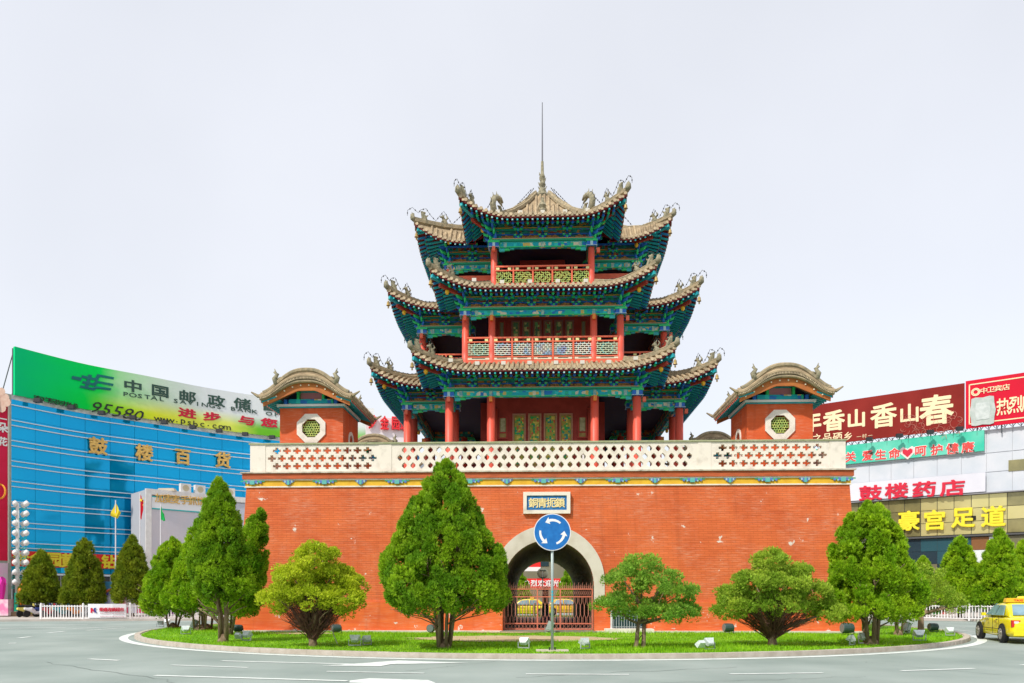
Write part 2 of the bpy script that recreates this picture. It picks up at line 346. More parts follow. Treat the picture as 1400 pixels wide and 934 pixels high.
# ------------------------------------------------------------------ lettering
GL = {}; SHEAR = [0.0]
def glyph(txt, m, ext=0.03, off=0.0, cap=None):
    bold = 0
    if off > .011: bold = off*.8; off = .008
    key = (txt, m.name, round(ext, 4), round(bold, 4), SHEAR[0])
    if key in GL: return GL[key]
    cu = bpy.data.curves.new('lettering', 'FONT'); cu.body = txt; cu.size = 1; cu.extrude = ext; cu.offset = off
    cu.align_x = 'CENTER'; cu.align_y = 'CENTER'; cu.resolution_u = 2; cu.shear = SHEAR[0]
    o = bpy.data.objects.new('lettering', cu); COL.objects.link(o)
    bpy.context.view_layer.update()
    me = bpy.data.meshes.new_from_object(o.evaluated_get(bpy.context.evaluated_depsgraph_get()))
    bpy.data.objects.remove(o)
    if len(me.vertices):
        co = np.empty(len(me.vertices)*3, dtype=np.float32); me.vertices.foreach_get('co', co); co = co.reshape(-1, 3)
        c = (co.max(0)+co.min(0))/2; co[:, 0] -= c[0]; co[:, 1] -= c[1]
        me.vertices.foreach_set('co', co.ravel())
    if bold and len(me.vertices):
        b = bmesh.new(); b.from_mesh(me); src = list(b.verts)+list(b.edges)+list(b.faces)
        for j, (dx, dy) in enumerate(((1, .3), (-1, -.3), (.3, -1), (-.3, 1), (.8, -.8), (-.8, .8))):
            r = bmesh.ops.duplicate(b, geom=src)
            for v in r['geom']:
                if isinstance(v, bmesh.types.BMVert): v.co.x += dx*bold; v.co.y += dy*bold; v.co.z *= 1-.05*(j+1)
        b.to_mesh(me); b.free()
    me.materials.clear(); me.materials.append(m); GL[key] = me
    return me
def put_char(txt, pos, ang, size, m, parent, ext=0.03, off=0.01, name='character', sx=1.0):
    o = link(name, glyph(txt, m, ext, off), parent, pos); o.rotation_euler = (PI/2, 0, ang); o.scale = (size*sx, size, 1)
    return o

# ================================================================== SETTING: ground, road, island
asph = mat('worn_asphalt', (0.225, 0.275, 0.25), (0.33, 0.38, 0.35), scale=0.35, rough=0.85, bump=0.35, bscale=60, detail=9, ramp=(0.3, 0.7))
paving = mat('pavement_slabs', (0.42, 0.38, 0.34), (0.52, 0.46, 0.42), scale=1.2, rough=0.85, bump=0.2)
far_g = mat('distant_ground', (0.33, 0.33, 0.30), (0.40, 0.39, 0.36), scale=0.05)
paintw = mat('worn_road_paint', (0.72, 0.76, 0.72), (0.50, 0.55, 0.52), scale=3.5, rough=0.7, detail=9, ramp=(0.5, 0.75))
kerb_m = mat('granite_kerb', (0.44, 0.38, 0.31), (0.55, 0.49, 0.42), scale=4, rough=0.8, bump=0.3, detail=8)
lawn_m = mat('lawn_soil_green', (0.12, 0.30, 0.01), (0.18, 0.38, 0.015), scale=1.2, rough=0.9, bump=0.5)
dirt_m = mat('dry_earth', (0.42, 0.32, 0.17), (0.52, 0.42, 0.26), scale=2, rough=0.95, bump=0.6, detail=8)
MB().box((0, 500, -0.26), (3000, 3000, 0.5)).build('ground', far_g, kind='structure')
MB().box((0, 20, -0.006+-.1), (400, 150, 0.2+.0)).build('road', asph, kind='structure')

IC = Vector((0.0, 5.6)); IR, IRB = 18.3, 23.5
def isl(a, k=0.0):
    y = math.sin(a)
    return Vector((IC.x+(IR+k)*math.cos(a), IC.y+((IR if y < 0 else IRB)+k)*y))
NS = 132
def ring(k): return [isl(2*PI*i/NS, k) for i in range(NS)]
ky = -0.006
# white edge line
m = MB(); o_, i_ = ring(0.62), ring(0.30)
m.add([(p.x, p.y, 0.002) for p in o_]+[(p.x, p.y, 0.002) for p in i_], [(i, (i+1) % NS, NS+(i+1) % NS, NS+i) for i in range(NS)])
m.build('edge_line', paintw, kind='structure')
kb = MB(); a_, b_ = ring(0.005), ring(-0.16)
kb.add([(p.x, p.y, -0.05) for p in a_]+[(p.x, p.y, 0.10) for p in a_]+[(p.x, p.y, 0.10) for p in b_],
       [(i, (i+1) % NS, NS+(i+1) % NS, NS+i) for i in range(NS)]+[(NS+i, NS+(i+1) % NS, 2*NS+(i+1) % NS, 2*NS+i) for i in range(NS)])
kerb = kb.build('kerb', kerb_m, kind='structure')
ks = None
for i in range(NS):
    p, q = isl(2*PI*i/NS, -0.02), isl(2*PI*(i+1)/NS, -0.02); c = (p+q)/2; d = q-p
    if c.y > 22: continue
    if ks is None:
        mm = MB(); mm.box((0, 0, 0.055), (d.length-0.018, 0.20, 0.15), taper=0.985); ks = mm.mesh('kerb_stone', kerb_m)
    o = link('kerb_stone', ks, kerb, (c.x, c.y, random.uniform(-.004, .004)), math.atan2(d.y, d.x)+random.uniform(-.004, .004))
    o.scale = (d.length/0.871 if False else 1, 1, 1)
lw = MB(); rr = ring(-0.10)
lw.add([(p.x, p.y, 0.098) for p in rr]+[(IC.x, IC.y, 0.14)], [(i, (i+1) % NS, NS) for i in range(NS)])
lw.build('lawn', lawn_m, kind='structure')
# bare earth path in front of the gate and slab under the sign
def blob(name, cx, cy, rx, ry, z, m_, n=40, am=0.12, kind='structure'):
    pts = [(cx+rx*math.cos(2*PI*i/n)*(1+am*math.sin(i*1.7)+am*.6*math.sin(i*3.1)), cy+ry*math.sin(2*PI*i/n)*(1+am*math.sin(i*2.3)), z) for i in range(n)]
    return MB().add(pts+[(cx, cy, z+.01)], [(i, (i+1) % n, n) for i in range(n)]).build(name, m_, kind=kind)
pth = gnd(700, 877, 0.15)
blob('dirt_path', pth.x, -5.6, 3.6, 1.9, 0.146, dirt_m)
blob('dirt_path', -1.8, -1.0, 1.5, .5, 0.146, dirt_m)
blob('dirt_path', -9.8, -2.2, 1.3, .7, 0.146, dirt_m)

# lane markings, given by their end points on the road
def dash(x0, y0, x1, y1, w=0.15, name='lane_marking', z=0.003):
    p, q = gnd(x0, y0), gnd(x1, y1); d = (q-p); d.z = 0; n = Vector((-d.y, d.x, 0)).normalized()*w/2
    k = 8; vs = []; fs = []
    for i in range(k+1):
        c = p+d*(i/k); vs += [(c+n).to_tuple()[:2]+(z,), (c-n).to_tuple()[:2]+(z,)]
    for i in range(k): fs.append((2*i, 2*i+1, 2*i+3, 2*i+2))
    return MB().add(vs, fs).build(name, paintw, kind='structure')
for a in [(303, 903.6, 509, 908.7, .16), (234, 909.3, 339, 912.8, .12), (447, 918, 580, 920.5, .12), (212, 923.5, 475, 931, .16), (122, 901, 163, 903, .16),
          (25, 872.5, 42, 870.5, .2), (65, 865.4, 88, 863.2, .2), (719, 921.6, 860, 922.2, .14), (998, 921.6, 1125, 920, .14), (1232, 917.2, 1332, 914, .14),
          (12, 879.6, 22, 879.4, .3), (1397, 909.4, 1450, 905, .15), (0, 859.3, 90, 858.2, .25), (100, 859.5, 170, 856.5, .18), (30, 855.2, 120, 854.2, .2), (118, 862, 172, 858.5, .18),
          (1140, 862, 1200, 860, .2), (1310, 862, 1345, 864, .2), (1270, 857, 1320, 858, .2)]: dash(*a)
def arrow(pts, name='road_arrow'):
    P = [gnd(*p) for p in pts]
    return MB().prism([(p.x, p.y) for p in P], lambda a, b, t: (a, b, t), 0.0035, 0.0045).build(name, paintw, kind='structure')
arrow([(480, 908.0), (545, 903.2), (640, 906.5), (535, 908.2), (520, 911.0), (440, 910.2)])
arrow([(478, 930.8), (505, 927.6), (585, 930.0), (596, 934), (560, 936), (478, 933.5)])
# tar repairs / cracks
crk = mat('tar_crack', (0.13, 0.15, 0.14), rough=0.8)
for (x0, y0, x1, y1) in [(700, 926, 1010, 912), (60, 905, 250, 934), (900, 934, 1180, 925), (1180, 905, 1390, 925), (560, 917, 690, 903)]:
    p, q = gnd(x0, y0), gnd(x1, y1); n = 16; vs = []; fs = []
    for i in range(n+1):
        c = p.lerp(q, i/n)+Vector((random.uniform(-.12, .12), random.uniform(-.12, .12), 0)); w = random.uniform(.006, .016)
        vs += [(c.x, c.y-w, 0.0012), (c.x, c.y+w, 0.0012)]
    for i in range(n): fs.append((2*i, 2*i+2, 2*i+3, 2*i+1))
    MB().add(vs, fs).build('road_crack', crk, kind='structure')

# pavements beyond the road, left, behind and right
def slab(name, pts, z=0.13, m_=paving):
    return MB().prism([(p[0], p[1]) for p in pts], lambda a, b, t: (a, b, t), -0.05, z).build(name, m_, kind='structure')
def G(px, d): p = at(px, d); return (p.x, p.y)
slab('pavement', [G(-900, 40), G(-300, 46), G(-60, 49), G(40, 50.2), G(330, 52), G(560, 58), G(560, 120), G(-900, 120)])
slab('pavement', [G(1160, 54), G(1500, 47), G(1900, 43), G(2500, 40), G(2500, 120), G(1000, 120), G(1000, 60)])
slab('pavement', [G(600, 84), G(900, 84), G(960, 120), G(560, 120)])

# grass blades
n = 150000
xs = NR.uniform(-18.2, 18.2, n*2); ys = NR.uniform(-12.7, 14, n*2)
near = NR.rand(n*2) < np.clip((8-ys)/20, .12, 1)
inside = ((xs)**2+(ys-5.6)**2 < 18.12**2) & ~((np.abs(xs) < 13.15) & (ys > 0.0)) & near
for (cx, cy, rx, ry) in [(pth.x, -5.6, 3.5, 1.8), (-1.8, -1, 1.4, .45), (-9.8, -2.2, 1.2, .6)]:
    inside &= ~((((xs-cx)/rx)**2+((ys-cy)/ry)**2 < 1) & (NR.rand(n*2) < .96))
xs = xs[inside][:n]; ys = ys[inside][:n]; n = len(xs)
patch = (np.sin(xs*1.1+1)*np.sin(ys*1.3)+np.sin(xs*.37+ys*.6))*.25+.75
hh = NR.uniform(.05, .13, n)*np.clip(patch, .4, 1.3); wd = NR.uniform(.008, .018, n); th = NR.uniform(0, 2*PI, n); ln = NR.uniform(-.05, .05, (n, 2))
V = np.zeros((n, 3, 3)); z0 = .10+.04*np.clip(1-np.hypot(xs, ys-5.6)/18.2, 0, 1)
V[:, 0, 0] = xs-np.cos(th)*wd; V[:, 0, 1] = ys-np.sin(th)*wd; V[:, 0, 2] = z0
V[:, 1, 0] = xs+np.cos(th)*wd; V[:, 1, 1] = ys+np.sin(th)*wd; V[:, 1, 2] = z0
V[:, 2, 0] = xs+ln[:, 0]; V[:, 2, 1] = ys+ln[:, 1]; V[:, 2, 2] = z0+hh
grass_m = mat('grass_blade', (0.20, 0.46, 0.008), (0.34, 0.60, 0.02), scale=0.8, rough=0.5, island=0.3, trans=0.35, spec=.2)
link('grass', npmesh('grass', V.reshape(-1, 3), np.arange(n*3).reshape(-1, 3), grass_m), kind='stuff')
# dandelions: a handful of countable yellow flowers near the kerb
ym = mat('dandelion_yellow', (0.85, 0.75, 0.05)); 

# ================================================================== BASE OF THE DRUM TOWER
HB = 12.9; DB = 20.0; BT = 0.33     # half width, depth, batter
gate_base = thing('city_gatehouse', 'massive orange-red painted brick gate base with arched tunnel and pierced white parapet', 'gate tower base', (0, 0, 0))
ACZ, ARI = 2.10, 1.93      # tunnel arch
def arch_pts(r, cz, z0, n=28):
    return [(r, z0)]+[(r*math.cos(PI*i/n), cz+r*math.sin(PI*i/n)) for i in range(n+1)]+[(-r, z0)]
AX = 0.20
# wall shell: front/back plates with arch hole and side walls (batter)
zt = 6.35
m = MB()
outer_f = [(-HB-BT, 0), (-AX*0+AX-ARI, 0)]
def face(yb, sgn):
    pts = [(-HB-BT, -.2), (AX-ARI, -.2)]+[(AX+a, b) for a, b in arch_pts(ARI, ACZ, -.2)][::-1]+[(AX+ARI, -.2), (HB+BT, -.2), (HB, zt), (-HB, zt)]
    pts = [p for i, p in enumerate(pts) if i == 0 or p != pts[i-1]]
    m.prism(pts, lambda a, b, t: (a, yb-sgn*BT*(1-b/zt)+t, b), 0, sgn*0.4)
face(0, 1); face(DB, -1)
for s in (-1, 1):
    m.add([(s*(HB+BT), -BT, -.2), (s*(HB+BT), DB+BT, -.2), (s*HB, DB, zt), (s*HB, 0, zt)], [(0, 1, 2, 3)])
m.build('wall', red_wall, gate_base)
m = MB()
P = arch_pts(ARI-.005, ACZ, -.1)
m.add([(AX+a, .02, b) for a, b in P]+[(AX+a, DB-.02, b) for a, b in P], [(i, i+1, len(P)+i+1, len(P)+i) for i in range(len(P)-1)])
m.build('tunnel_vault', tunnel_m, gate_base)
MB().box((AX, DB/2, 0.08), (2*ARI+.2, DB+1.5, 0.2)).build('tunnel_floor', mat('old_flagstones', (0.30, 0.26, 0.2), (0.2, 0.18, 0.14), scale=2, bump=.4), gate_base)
# smooth plaster plinth
m = MB()
for x0, x1 in ((-HB-BT-.03, AX-ARI-.02), (AX+ARI+.02, HB+BT+.03)):
    m.box(((x0+x1)/2, -.29, .68), (x1-x0, .10, 1.44))
for s in (-1, 1): m.box((s*(HB+BT-.02), DB/2, .68), (.10, DB+.6, 1.44))
m.build('plinth', red_plaster, gate_base)
m = MB()
for x0, x1 in ((-HB-.35, AX-ARI-.05), (AX+ARI+.05, HB+.35)): m.box(((x0+x1)/2, -.45, .13), (x1-x0, .42, .12))
m.build('footing', cream, gate_base)
# whitewashed arch ring
ro, cro = 2.38, 2.27
n = 36; inn = [(ARI*math.cos(PI*i/n), ACZ+ARI*math.sin(PI*i/n)) for i in range(n+1)]; out = [(ro*math.cos(PI*i/n), cro+ro*math.sin(PI*i/n)) for i in range(n+1)]
inn = [(ARI, 1.40)]+inn+[(-ARI, 1.40)]; out = [(ro, 1.40)]+out+[(-ro, 1.40)]
m = MB(); k = len(inn)
for y in (-.27, .05):
    m.add([(AX+a, y, b) for a, b in inn]+[(AX+a, y, b) for a, b in out], [(i, i+1, k+i+1, k+i) for i in range(k-1)])
m.add([(AX+a, -.27, b) for a, b in out]+[(AX+a, .05, b) for a, b in out], [(i, i+1, k+i+1, k+i) for i in range(k-1)])
m.add([(AX+a, -.27, b) for a, b in inn]+[(AX+a, .05, b) for a, b in inn], [(i, i+1, k+i+1, k+i) for i in range(k-1)])
m.build('arch_ring', cream, gate_base)
# cornice bands and ledge
def band(name, z0, z1, outw, m_):
    mm = MB(); o = outw
    mm.box((0, -o/2+.1, (z0+z1)/2), (2*HB+2*o, o+.2, z1-z0))
    mm.box((0, DB+o/2-.1, (z0+z1)/2), (2*HB+2*o, o+.2, z1-z0))
    for s in (-1, 1): mm.box((s*(HB+o/2-.1), DB/2, (z0+z1)/2), (o+.2, DB-.2+.0, z1-z0))
    return mm.build(name, m_, gate_base)
band('white_moulding', zt, zt+.055, .055, white_w)
band('yellow_frieze', zt+.055, zt+.30, .035, yellow_p)
band('white_moulding', zt+.30, zt+.36, .09, white_w)
band('red_ledge', zt+.36, zt+.60, .13, ledge_m)
band('grey_ledge', zt+.60, zt+.66, .20, mat('grey_brick_ledge', (0.62, 0.56, 0.46), (0.3, 0.26, 0.2), scale=4, ramp=(.45, .7)))
MB().box((0, DB/2, zt+.55), (2*HB-.2, DB-.2, .3)).build('platform_floor', mat('grey_paving_brick', (0.3, 0.28, 0.24), (0.22, 0.2, 0.18), scale=3), gate_base)
# painted corbel motifs on the frieze
def motif(big):
    mm = MB()
    if big:
        for j, (w, h, mi) in enumerate([(1.05, .05, 0), (.8, .08, 0), (.42, .12, 1), (.2, .17, 2)]):
            mm.box((0, -.012*j, -h/2), (w, .03+.01*j, h), mi)
        for s in (-1, 1):
            mm.lathe([(.055, -.02), (.055, .02)], 8, (s*.36, -.02, -.075), 1, 'y'); mm.lathe([(.035, -.02), (.035, .02)], 8, (s*.22, -.03, -.11), 3, 'y')
    else:
        for j, (w, h, mi) in enumerate([(.50, .05, 1), (.36, .10, 3), (.22, .16, 1), (.1, .19, 2)]): mm.box((0, -.012*j, -h/2), (w, .03+.01*j, h), mi)
    return mm.mesh('painted_motif', [mat('motif_green', (.06, .42, .22)), mat('motif_blue', (.10, .20, .50)), mat('motif_teal', (.12, .45, .40)), mat('pale_blue_outline2', (.35, .55, .62))])
mo = [motif(True), motif(False)]
for i, x in enumerate(np.arange(-12.6, 12.8, 1.575)): link('painted_motif', mo[i % 2], gate_base, (x, -.055, zt+.295))
# parapet: pierced panels and posts
PZ0, PZ1 = zt+.66, 8.27
def pierced(w, h, style, thick=.22):
    mm = MB(); rows = 3; rh = (h-.2)/rows; p = .375 if style == 'hex' else .44
    fn = lambda a, b, t: (a, t, b)
    mm.box((0, 0, .05), (w, thick, .1)); mm.box((0, 0, h-.05), (w, thick, .1))
    for r in range(rows):
        zc = .1+rh*(r+.5); shift = 0 if r % 2 else p/2
        x = -w/2
        nf = int((w-shift*2)/p); marg = (w-nf*p)/2
        if marg > .001:
            for s in (-1, 1): mm.box((s*(w/2-marg/2), 0, zc), (marg, thick, rh))
        for i in range(nf):
            xc = -w/2+marg+p*(i+.5); hw = p/2; hh_ = rh/2
            o = [(xc-hw, zc-hh_), (xc+hw, zc-hh_), (xc+hw, zc+hh_), (xc-hw, zc+hh_)]
            if style == 'hex': a, b = p*.29, rh*.42; hole = [(xc, zc-b), (xc+a, zc-b*.25), (xc+a, zc+b*.25), (xc, zc+b), (xc-a, zc+b*.25), (xc-a, zc-b*.25)]
            else:
                a, b, c = p*.40, rh*.42, p*.15
                hole = [(xc-c, zc-b), (xc+c, zc-b), (xc+c, zc-c*.8), (xc+a, zc-c*.8), (xc+a, zc+c*.8), (xc+c, zc+c*.8), (xc+c, zc+b), (xc-c, zc+b), (xc-c, zc+c*.8), (xc-a, zc+c*.8), (xc-a, zc-c*.8), (xc-c, zc-c*.8)]
            mm.plate(o, hole, fn, -thick/2, thick/2)
    return mm.mesh('parapet_panel', white_w)
ph = PZ1-PZ0-.06
def parapet_run(cx, cy, rz, half, centre_w, side_w):
    mc, ms = pierced(centre_w, ph, 'hex'), pierced(side_w, ph, 'plus')
    def pl(x, me, name='parapet_panel'):
        q = Vector((cx+x*math.cos(rz), cy+x*math.sin(rz), PZ0)); return link(name, me, gate_base, q, rz)
    pl(0, mc)
    gp = half-(centre_w/2+side_w)
    gm = gp/2
    for s in (-1, 1):
        pl(s*(centre_w/2+gm*.9+side_w/2), ms)
        for c, w in ((centre_w/2+gm*.45, gm*.9), (half-gm*1.1/2, gm*1.1)):
            pm = MB().box((0, 0, ph/2), (w, .26, ph)).mesh('parapet_post', white_w); pl(s*c, pm, 'parapet_post')
    cp = MB().box((0, 0, ph+.03), (2*half+.1, .34, .06)).mesh('coping', capgreen); pl(0, cp, 'coping')
parapet_run(0, .10, 0, HB-.18, 13.1, 4.95)
parapet_run(0, DB-.10, 0, HB-.18, 13.1, 4.95)
for s in (-1, 1): parapet_run(s*(HB-.30), DB/2, PI/2, DB/2-.28, 9.2, 4.2)

# plaque over the arch
pq = thing('gate_plaque', 'blue plaque with four gold characters in a white frame above the arch', 'plaque', (AX+.0, -.09, 5.30))
pc = Vector((.13, -.09, 5.62))
m = MB(); w, h, b = 1.00, .46, .15
for s in (-1, 1):
    m.box((pc.x+s*(w-b/2), -.14, pc.z), (b, .16, 2*h)); m.box((pc.x, -.14, pc.z+s*(h-b/2)), (2*w-2*b, .16, b))
m.build('frame', white_w, pq)
MB().box((pc.x, -.10, pc.z), (2*w-2*b, .1, 2*h-2*b)).build('board', mat('faded_blue_board', (0.03, 0.17, 0.42), (0.12, 0.30, 0.52), scale=8, ramp=(.5, .75)), pq)
MB().box((pc.x, -.155, pc.z), (2*w-2*b-.12, .02, 2*h-2*b-.12)).build('inner_field', mat('blue_board', (0.02, 0.19, 0.50), (0.10, 0.30, 0.58), scale=9, ramp=(.55, .75)), pq)
for i, ch in enumerate('銅青扼鎖'): put_char(ch, (pc.x-.57+i*.38, -.172, pc.z), 0, .43, mat('cream_gold', (.90, .72, .34), rough=.45), pq, .02, .013)

# iron gate in the arch
ig = thing('iron_gate', 'salmon-red wrought iron gate with hexagon bars and spiked top closing the arch', 'iron gate', (AX, .35, .18))
gx = [AX-ARI+.03, AX-.47, AX+.52, AX+ARI-.03]
z0_, zb2, zb3, ztp = .20, .46, 1.62, 1.95
for i in range(3):
    x0, x1 = gx[i], gx[i+1]
    fr = MB()
    for x in ((x0, x1) if i == 2 else (x0,)): fr.box((x, .35, (z0_+ztp)/2), (.055, .05, ztp-z0_))
    for z in (z0_+.02, zb2, zb3, ztp): fr.box(((x0+x1)/2, .352, z), (x1-x0-.002, .045, .05))
    pn = fr.build('gate_panel', iron_s, ig)
    bars = MB(); nb = max(4, int(round((x1-x0)/.165))); st = (x1-x0)/nb
    zs = [zb2, .74, .82, 1.30, 1.38, zb3]
    for j in range(nb):
        xc = x0+st*(j+.5); hw = st/2*.9
        # hexagon column bars
        for s in (-1, 1):
            bars.tube([(xc+s*hw*.35, .35, zb2), (xc+s*hw*.35, .35, .72), (xc+s*hw, .35, .84), (xc+s*hw, .35, 1.26), (xc+s*hw*.35, .35, 1.38), (xc+s*hw*.35, .35, zb3)], .009, 4)
        r_ = .09
        bars.tube([(xc+.07*math.cos(t), .35, z0_+.14+r_*math.sin(t)) for t in np.linspace(0, 2*PI, 9)], .008, 4)
        bars.tube([(xc+.075*math.cos(t), .35, (zb3+ztp)/2+.12*math.sin(t)*math.cos(t)*2) for t in np.linspace(0, 2*PI, 9)], .008, 4)
    bars.build('bar_lattice', iron_g, pn)
    sp = MB(); n2 = nb*2
    for j in range(n2+1):
        xx = x0+(x1-x0)*j/n2; hgt = .30 if j % 2 else .20
        sp.tube([(xx, .35, ztp), (xx, .35, ztp+hgt*.7), (xx+.02, .35, ztp+hgt)], [.011, .010, .003], 4)
        if j < n2: sp.tube([(xx, .35, ztp+.02), (xx+(x1-x0)/n2/2, .35, ztp+.14), (xx+(x1-x0)/n2, .35, ztp+.02)], .007, 4)
    sp.build('spike_row', iron_g, pn)

# low ventilation window with sill right of the gate
vw = gnd(866, 866, .14); vx = 3.55
vwt = thing('barred_window', 'low grey barred window with a white stone sill at the foot of the wall', 'window', (vx, -.2, .2))
MB().box((vx, -.33, .58), (1.35, .05, .9)).build('opening', glass_d, vwt)
m = MB()
for s in (-1, 1): m.box((vx+s*.70, -.37, .58), (.08, .14, .92)); m.box((vx, -.375, .58+s*.43), (1.36, .13, .07))
m.build('frame', mat('grey_white_frame', (.6, .62, .62), (.45, .47, .47), scale=5), vwt)
m = MB()
for i in range(12): m.tube([(vx-.6+i*.11, -.40, .15), (vx-.6+i*.11, -.40, .98)], .012, 5)
for z in (.35, .8): m.tube([(vx-.65, -.405, z), (vx+.65, -.405, z)], .012, 5)
m.build('grille', grey_m, vwt)
MB().box((vx, -.70, .20), (2.0, .7, .17)).build('sill', white_w, vwt)

# ================================================================== CORNER PAVILIONS (four little towers)
def bell(u):           # 0..1 across -> height profile of the humped roof
    x = abs(u*2-1)
    return math.cos(min(1, x*1.0)*PI)*.5+.5 if x < 1 else 0
def corner_tower(cx, cy, label, flip=1):
    t = thing('corner_pavilion', label, 'corner pavilion', (cx, cy, 7.0), 0, 'humped-roof pavilions at the corners of the gate base')
    hw, hd, z0, z1 = 1.42, 1.40, 7.0, 10.02
    fn_ = lambda yy: (lambda a, b, tt: (cx+a, yy+tt, z0+b))
    # walls with octagonal window openings front and back
    m = MB(); ocz = 2.11
    octg = lambda r: [(r*math.cos(PI/8+i*PI/4)/math.cos(PI/8), ocz+r*math.sin(PI/8+i*PI/4)/math.cos(PI/8)) for i in range(8)]
    for s in (-1, 1):
        m.plate([(-hw, 0), (hw, 0), (hw, z1-z0), (-hw, z1-z0)], octg(.40), fn_(cy+s*hd), 0, -s*.25)
    dr = [(.33*math.cos(PI*i/8), 1.75+.33*math.sin(PI*i/8)) for i in range(9)]
    for s in (-1, 1):
        m.plate([(-hd+.25, 0), (hd-.25, 0), (hd-.25, z1-z0), (-hd+.25, z1-z0)], [(.33, .5)]+dr+[(-.33, .5)], lambda a, b, tt: (cx+s*hw-s*tt, cy+a, z0+b), 0, .25)
    w_ = m.build('wall', red_tower, t)
    for s in (-1, 1):
        m = MB(); m.plate([(a*1, b) for a, b in octg(.64)], octg(.40), fn_(cy+s*hd), s*.06, -s*.03)
        wf = m.build('window_frame', white_w, t)
        m = MB()
        for k in range(-3, 4):
            h_ = .40 if abs(k) < 2 else .26
            m.box((cx, cy+s*(hd-.06), z0+ocz+k*.105), (2*h_+.06, .04, .030))
            for q in range(-4, 5):
                xx = q*.105+(.052 if k % 2 else 0)
                if abs(xx) < h_ and k < 3: m.box((cx+xx, cy+s*(hd-.06), z0+ocz+k*.105+.052), (.028, .038, .08))
        for r_ in (.12,): m.tube([(cx+r_*math.cos(i*PI/4), cy+s*(hd-.035), z0+ocz+r_*math.sin(i*PI/4)) for i in range(9)], .02, 4)
        m.build('window_lattice', lattice_y, wf)
        m2 = MB().box((cx, cy+s*(hd-.2), z0+ocz), (.8, .04, .8)); m2.build('shutter', mat('olive_dark', (.12, .16, .05), rough=.8), wf)
    for s in (-1, 1):
        m = MB(); pts_o = [(.46, .45)]+[(.46*math.cos(PI*i/8), 1.78+.46*math.sin(PI*i/8)) for i in range(9)]+[(-.46, .45)]
        m.plate(pts_o, [(.33, .5)]+dr+[(-.33, .5)], lambda a, b, tt: (cx+s*hw+s*tt, cy+a, z0+b), .04, -.02)
        m.build('side_door_frame', white_w, t)
        MB().box((cx+s*(hw-.2), cy, z0+1.3), (.03, .64, 1.7)).build('side_door', cream, t)
    # cornice
    m = MB(); m.box((cx, cy, z1+.03), (2*hw+.10, 2*hd+.10, .06), 0); m.box((cx, cy, z1+.11), (2*hw+.22, 2*hd+.22, .10), 1)
    m.build('cornice', [teal, white_p], t)
    for s in (-1, 1):
        MB().box((cx, cy+s*(hd-.02), z1+.28), (2.0, .2, .20), 0).build('gable_beam', beam_p, t)
        MB().box((cx, cy+s*(hd-.10), z1+.54), (1.0, .12, .30), 0).build('gable_panel', pink_p, t)
        for q in (-1, 1):
            MB().box((cx+q*.56, cy+s*(hd+.02), z1+.54), (.10, .24, .32), 0).build('gable_post', lgreen, t)
            MB().box((cx+q*1.12, cy+s*(hd+.02), z1+.26), (.14, .24, .2), 0).build('gable_block', blue, t)
        MB().box((cx, cy+s*(hd-.05), z1+.74), (1.35, .2, .09), 0).build('gable_beam', teal, t)
    MB().box((cx, cy, z1+.42), (2*hw-.3, 2*hd-.5, .60)).build('attic', dark_in, t)
    # humped roof: underside profile and thicker top profile
    RW, RD = 2.0, 2.25; N = 32
    bl = lambda a: .5+.5*math.cos(PI*min(1, abs(a)/RW)**1.3)
    lo = lambda a: 10.17+.76*bl(a)
    hi = lambda a: 10.44+1.00*bl(a)
    xsN = [-RW+2*RW*i/N for i in range(N+1)]
    vs = []; fs = []
    for yy in (-RD, RD):
        for a in xsN: vs.append((cx+a, cy+yy, lo(a)))
        for a in xsN: vs.append((cx+a, cy+yy, hi(a)))
    K = N+1
    for i in range(N):
        fs += [(i, i+1, 2*K+i+1, 2*K+i), (K+i, K+i+1, 3*K+i+1, 3*K+i), (i, i+1, K+i+1, K+i), (2*K+i, 2*K+i+1, 3*K+i+1, 3*K+i)]
    fs += [(0, K, 3*K, 2*K), (N, K+N, 3*K+N, 2*K+N)]
    rf = MB().add(vs, fs).build('roof', tile_m, t)
    m = MB(); nr = 19
    for j in range(nr):
        yy = cy-RD+.10+(2*RD-.2)*j/(nr-1)
        m.tube([(cx+a, yy, hi(a)+.02) for a in xsN], .075, 6)
    m.build('tile_rows', tile_m, rf, kind='stuff')
    for s in (-1, 1):
        MB().tube([(cx+a, cy+s*(RD-.04), hi(a)+.04) for a in xsN[1:-1]], .10, 7).build('verge_ridge', ridge_m, rf)
        MB().tube([(cx+a*1.01, cy+s*(RD+.03), lo(a)*.45+hi(a)*.55) for a in xsN], .085, 7).build('verge_tile_course', tile_m, rf)
        MB().tube([(cx+a*1.01, cy+s*(RD+.0), lo(a)+.06) for a in xsN], .065, 7).build('verge_lower_course', ridge_m, rf)
        m = MB()
        for i in range(1, 2*N):                                   # small drip tiles edge-on along the verge
            a = -RW+RW*i/N; m.box((cx+a, cy+s*(RD+.07), lo(a)*.62+hi(a)*.38), (.085, .05, .10))
        m.build('verge_drip_tiles', tile_end, rf, kind='stuff')
    m = MB()
    for s in (-1, 1):
        for j in range(26):
            yy = cy-RD+.08+(2*RD-.16)*j/25
            m.lathe([(.065, -.03), (.065, .03)], 7, (cx+s*(RW+.03), yy, 10.44-.04), 0, 'x')
            m.box((cx+s*(RW+.02), yy+.085, 10.30), (.03, .10, .12), 0)
        for j in range(18):
            yy = cy-RD+.12+(2*RD-.24)*j/17
            m.beam((cx+s*(RW-.02), yy, 10.12), (cx+s*(hw-.1), yy, 10.34), .06, .07, 1); m.box((cx+s*(RW-.01), yy, 10.12), (.02, .07, .08), 2)
    m.build('eave_tile', [tile_end, teal, red_col], rf, kind='stuff')
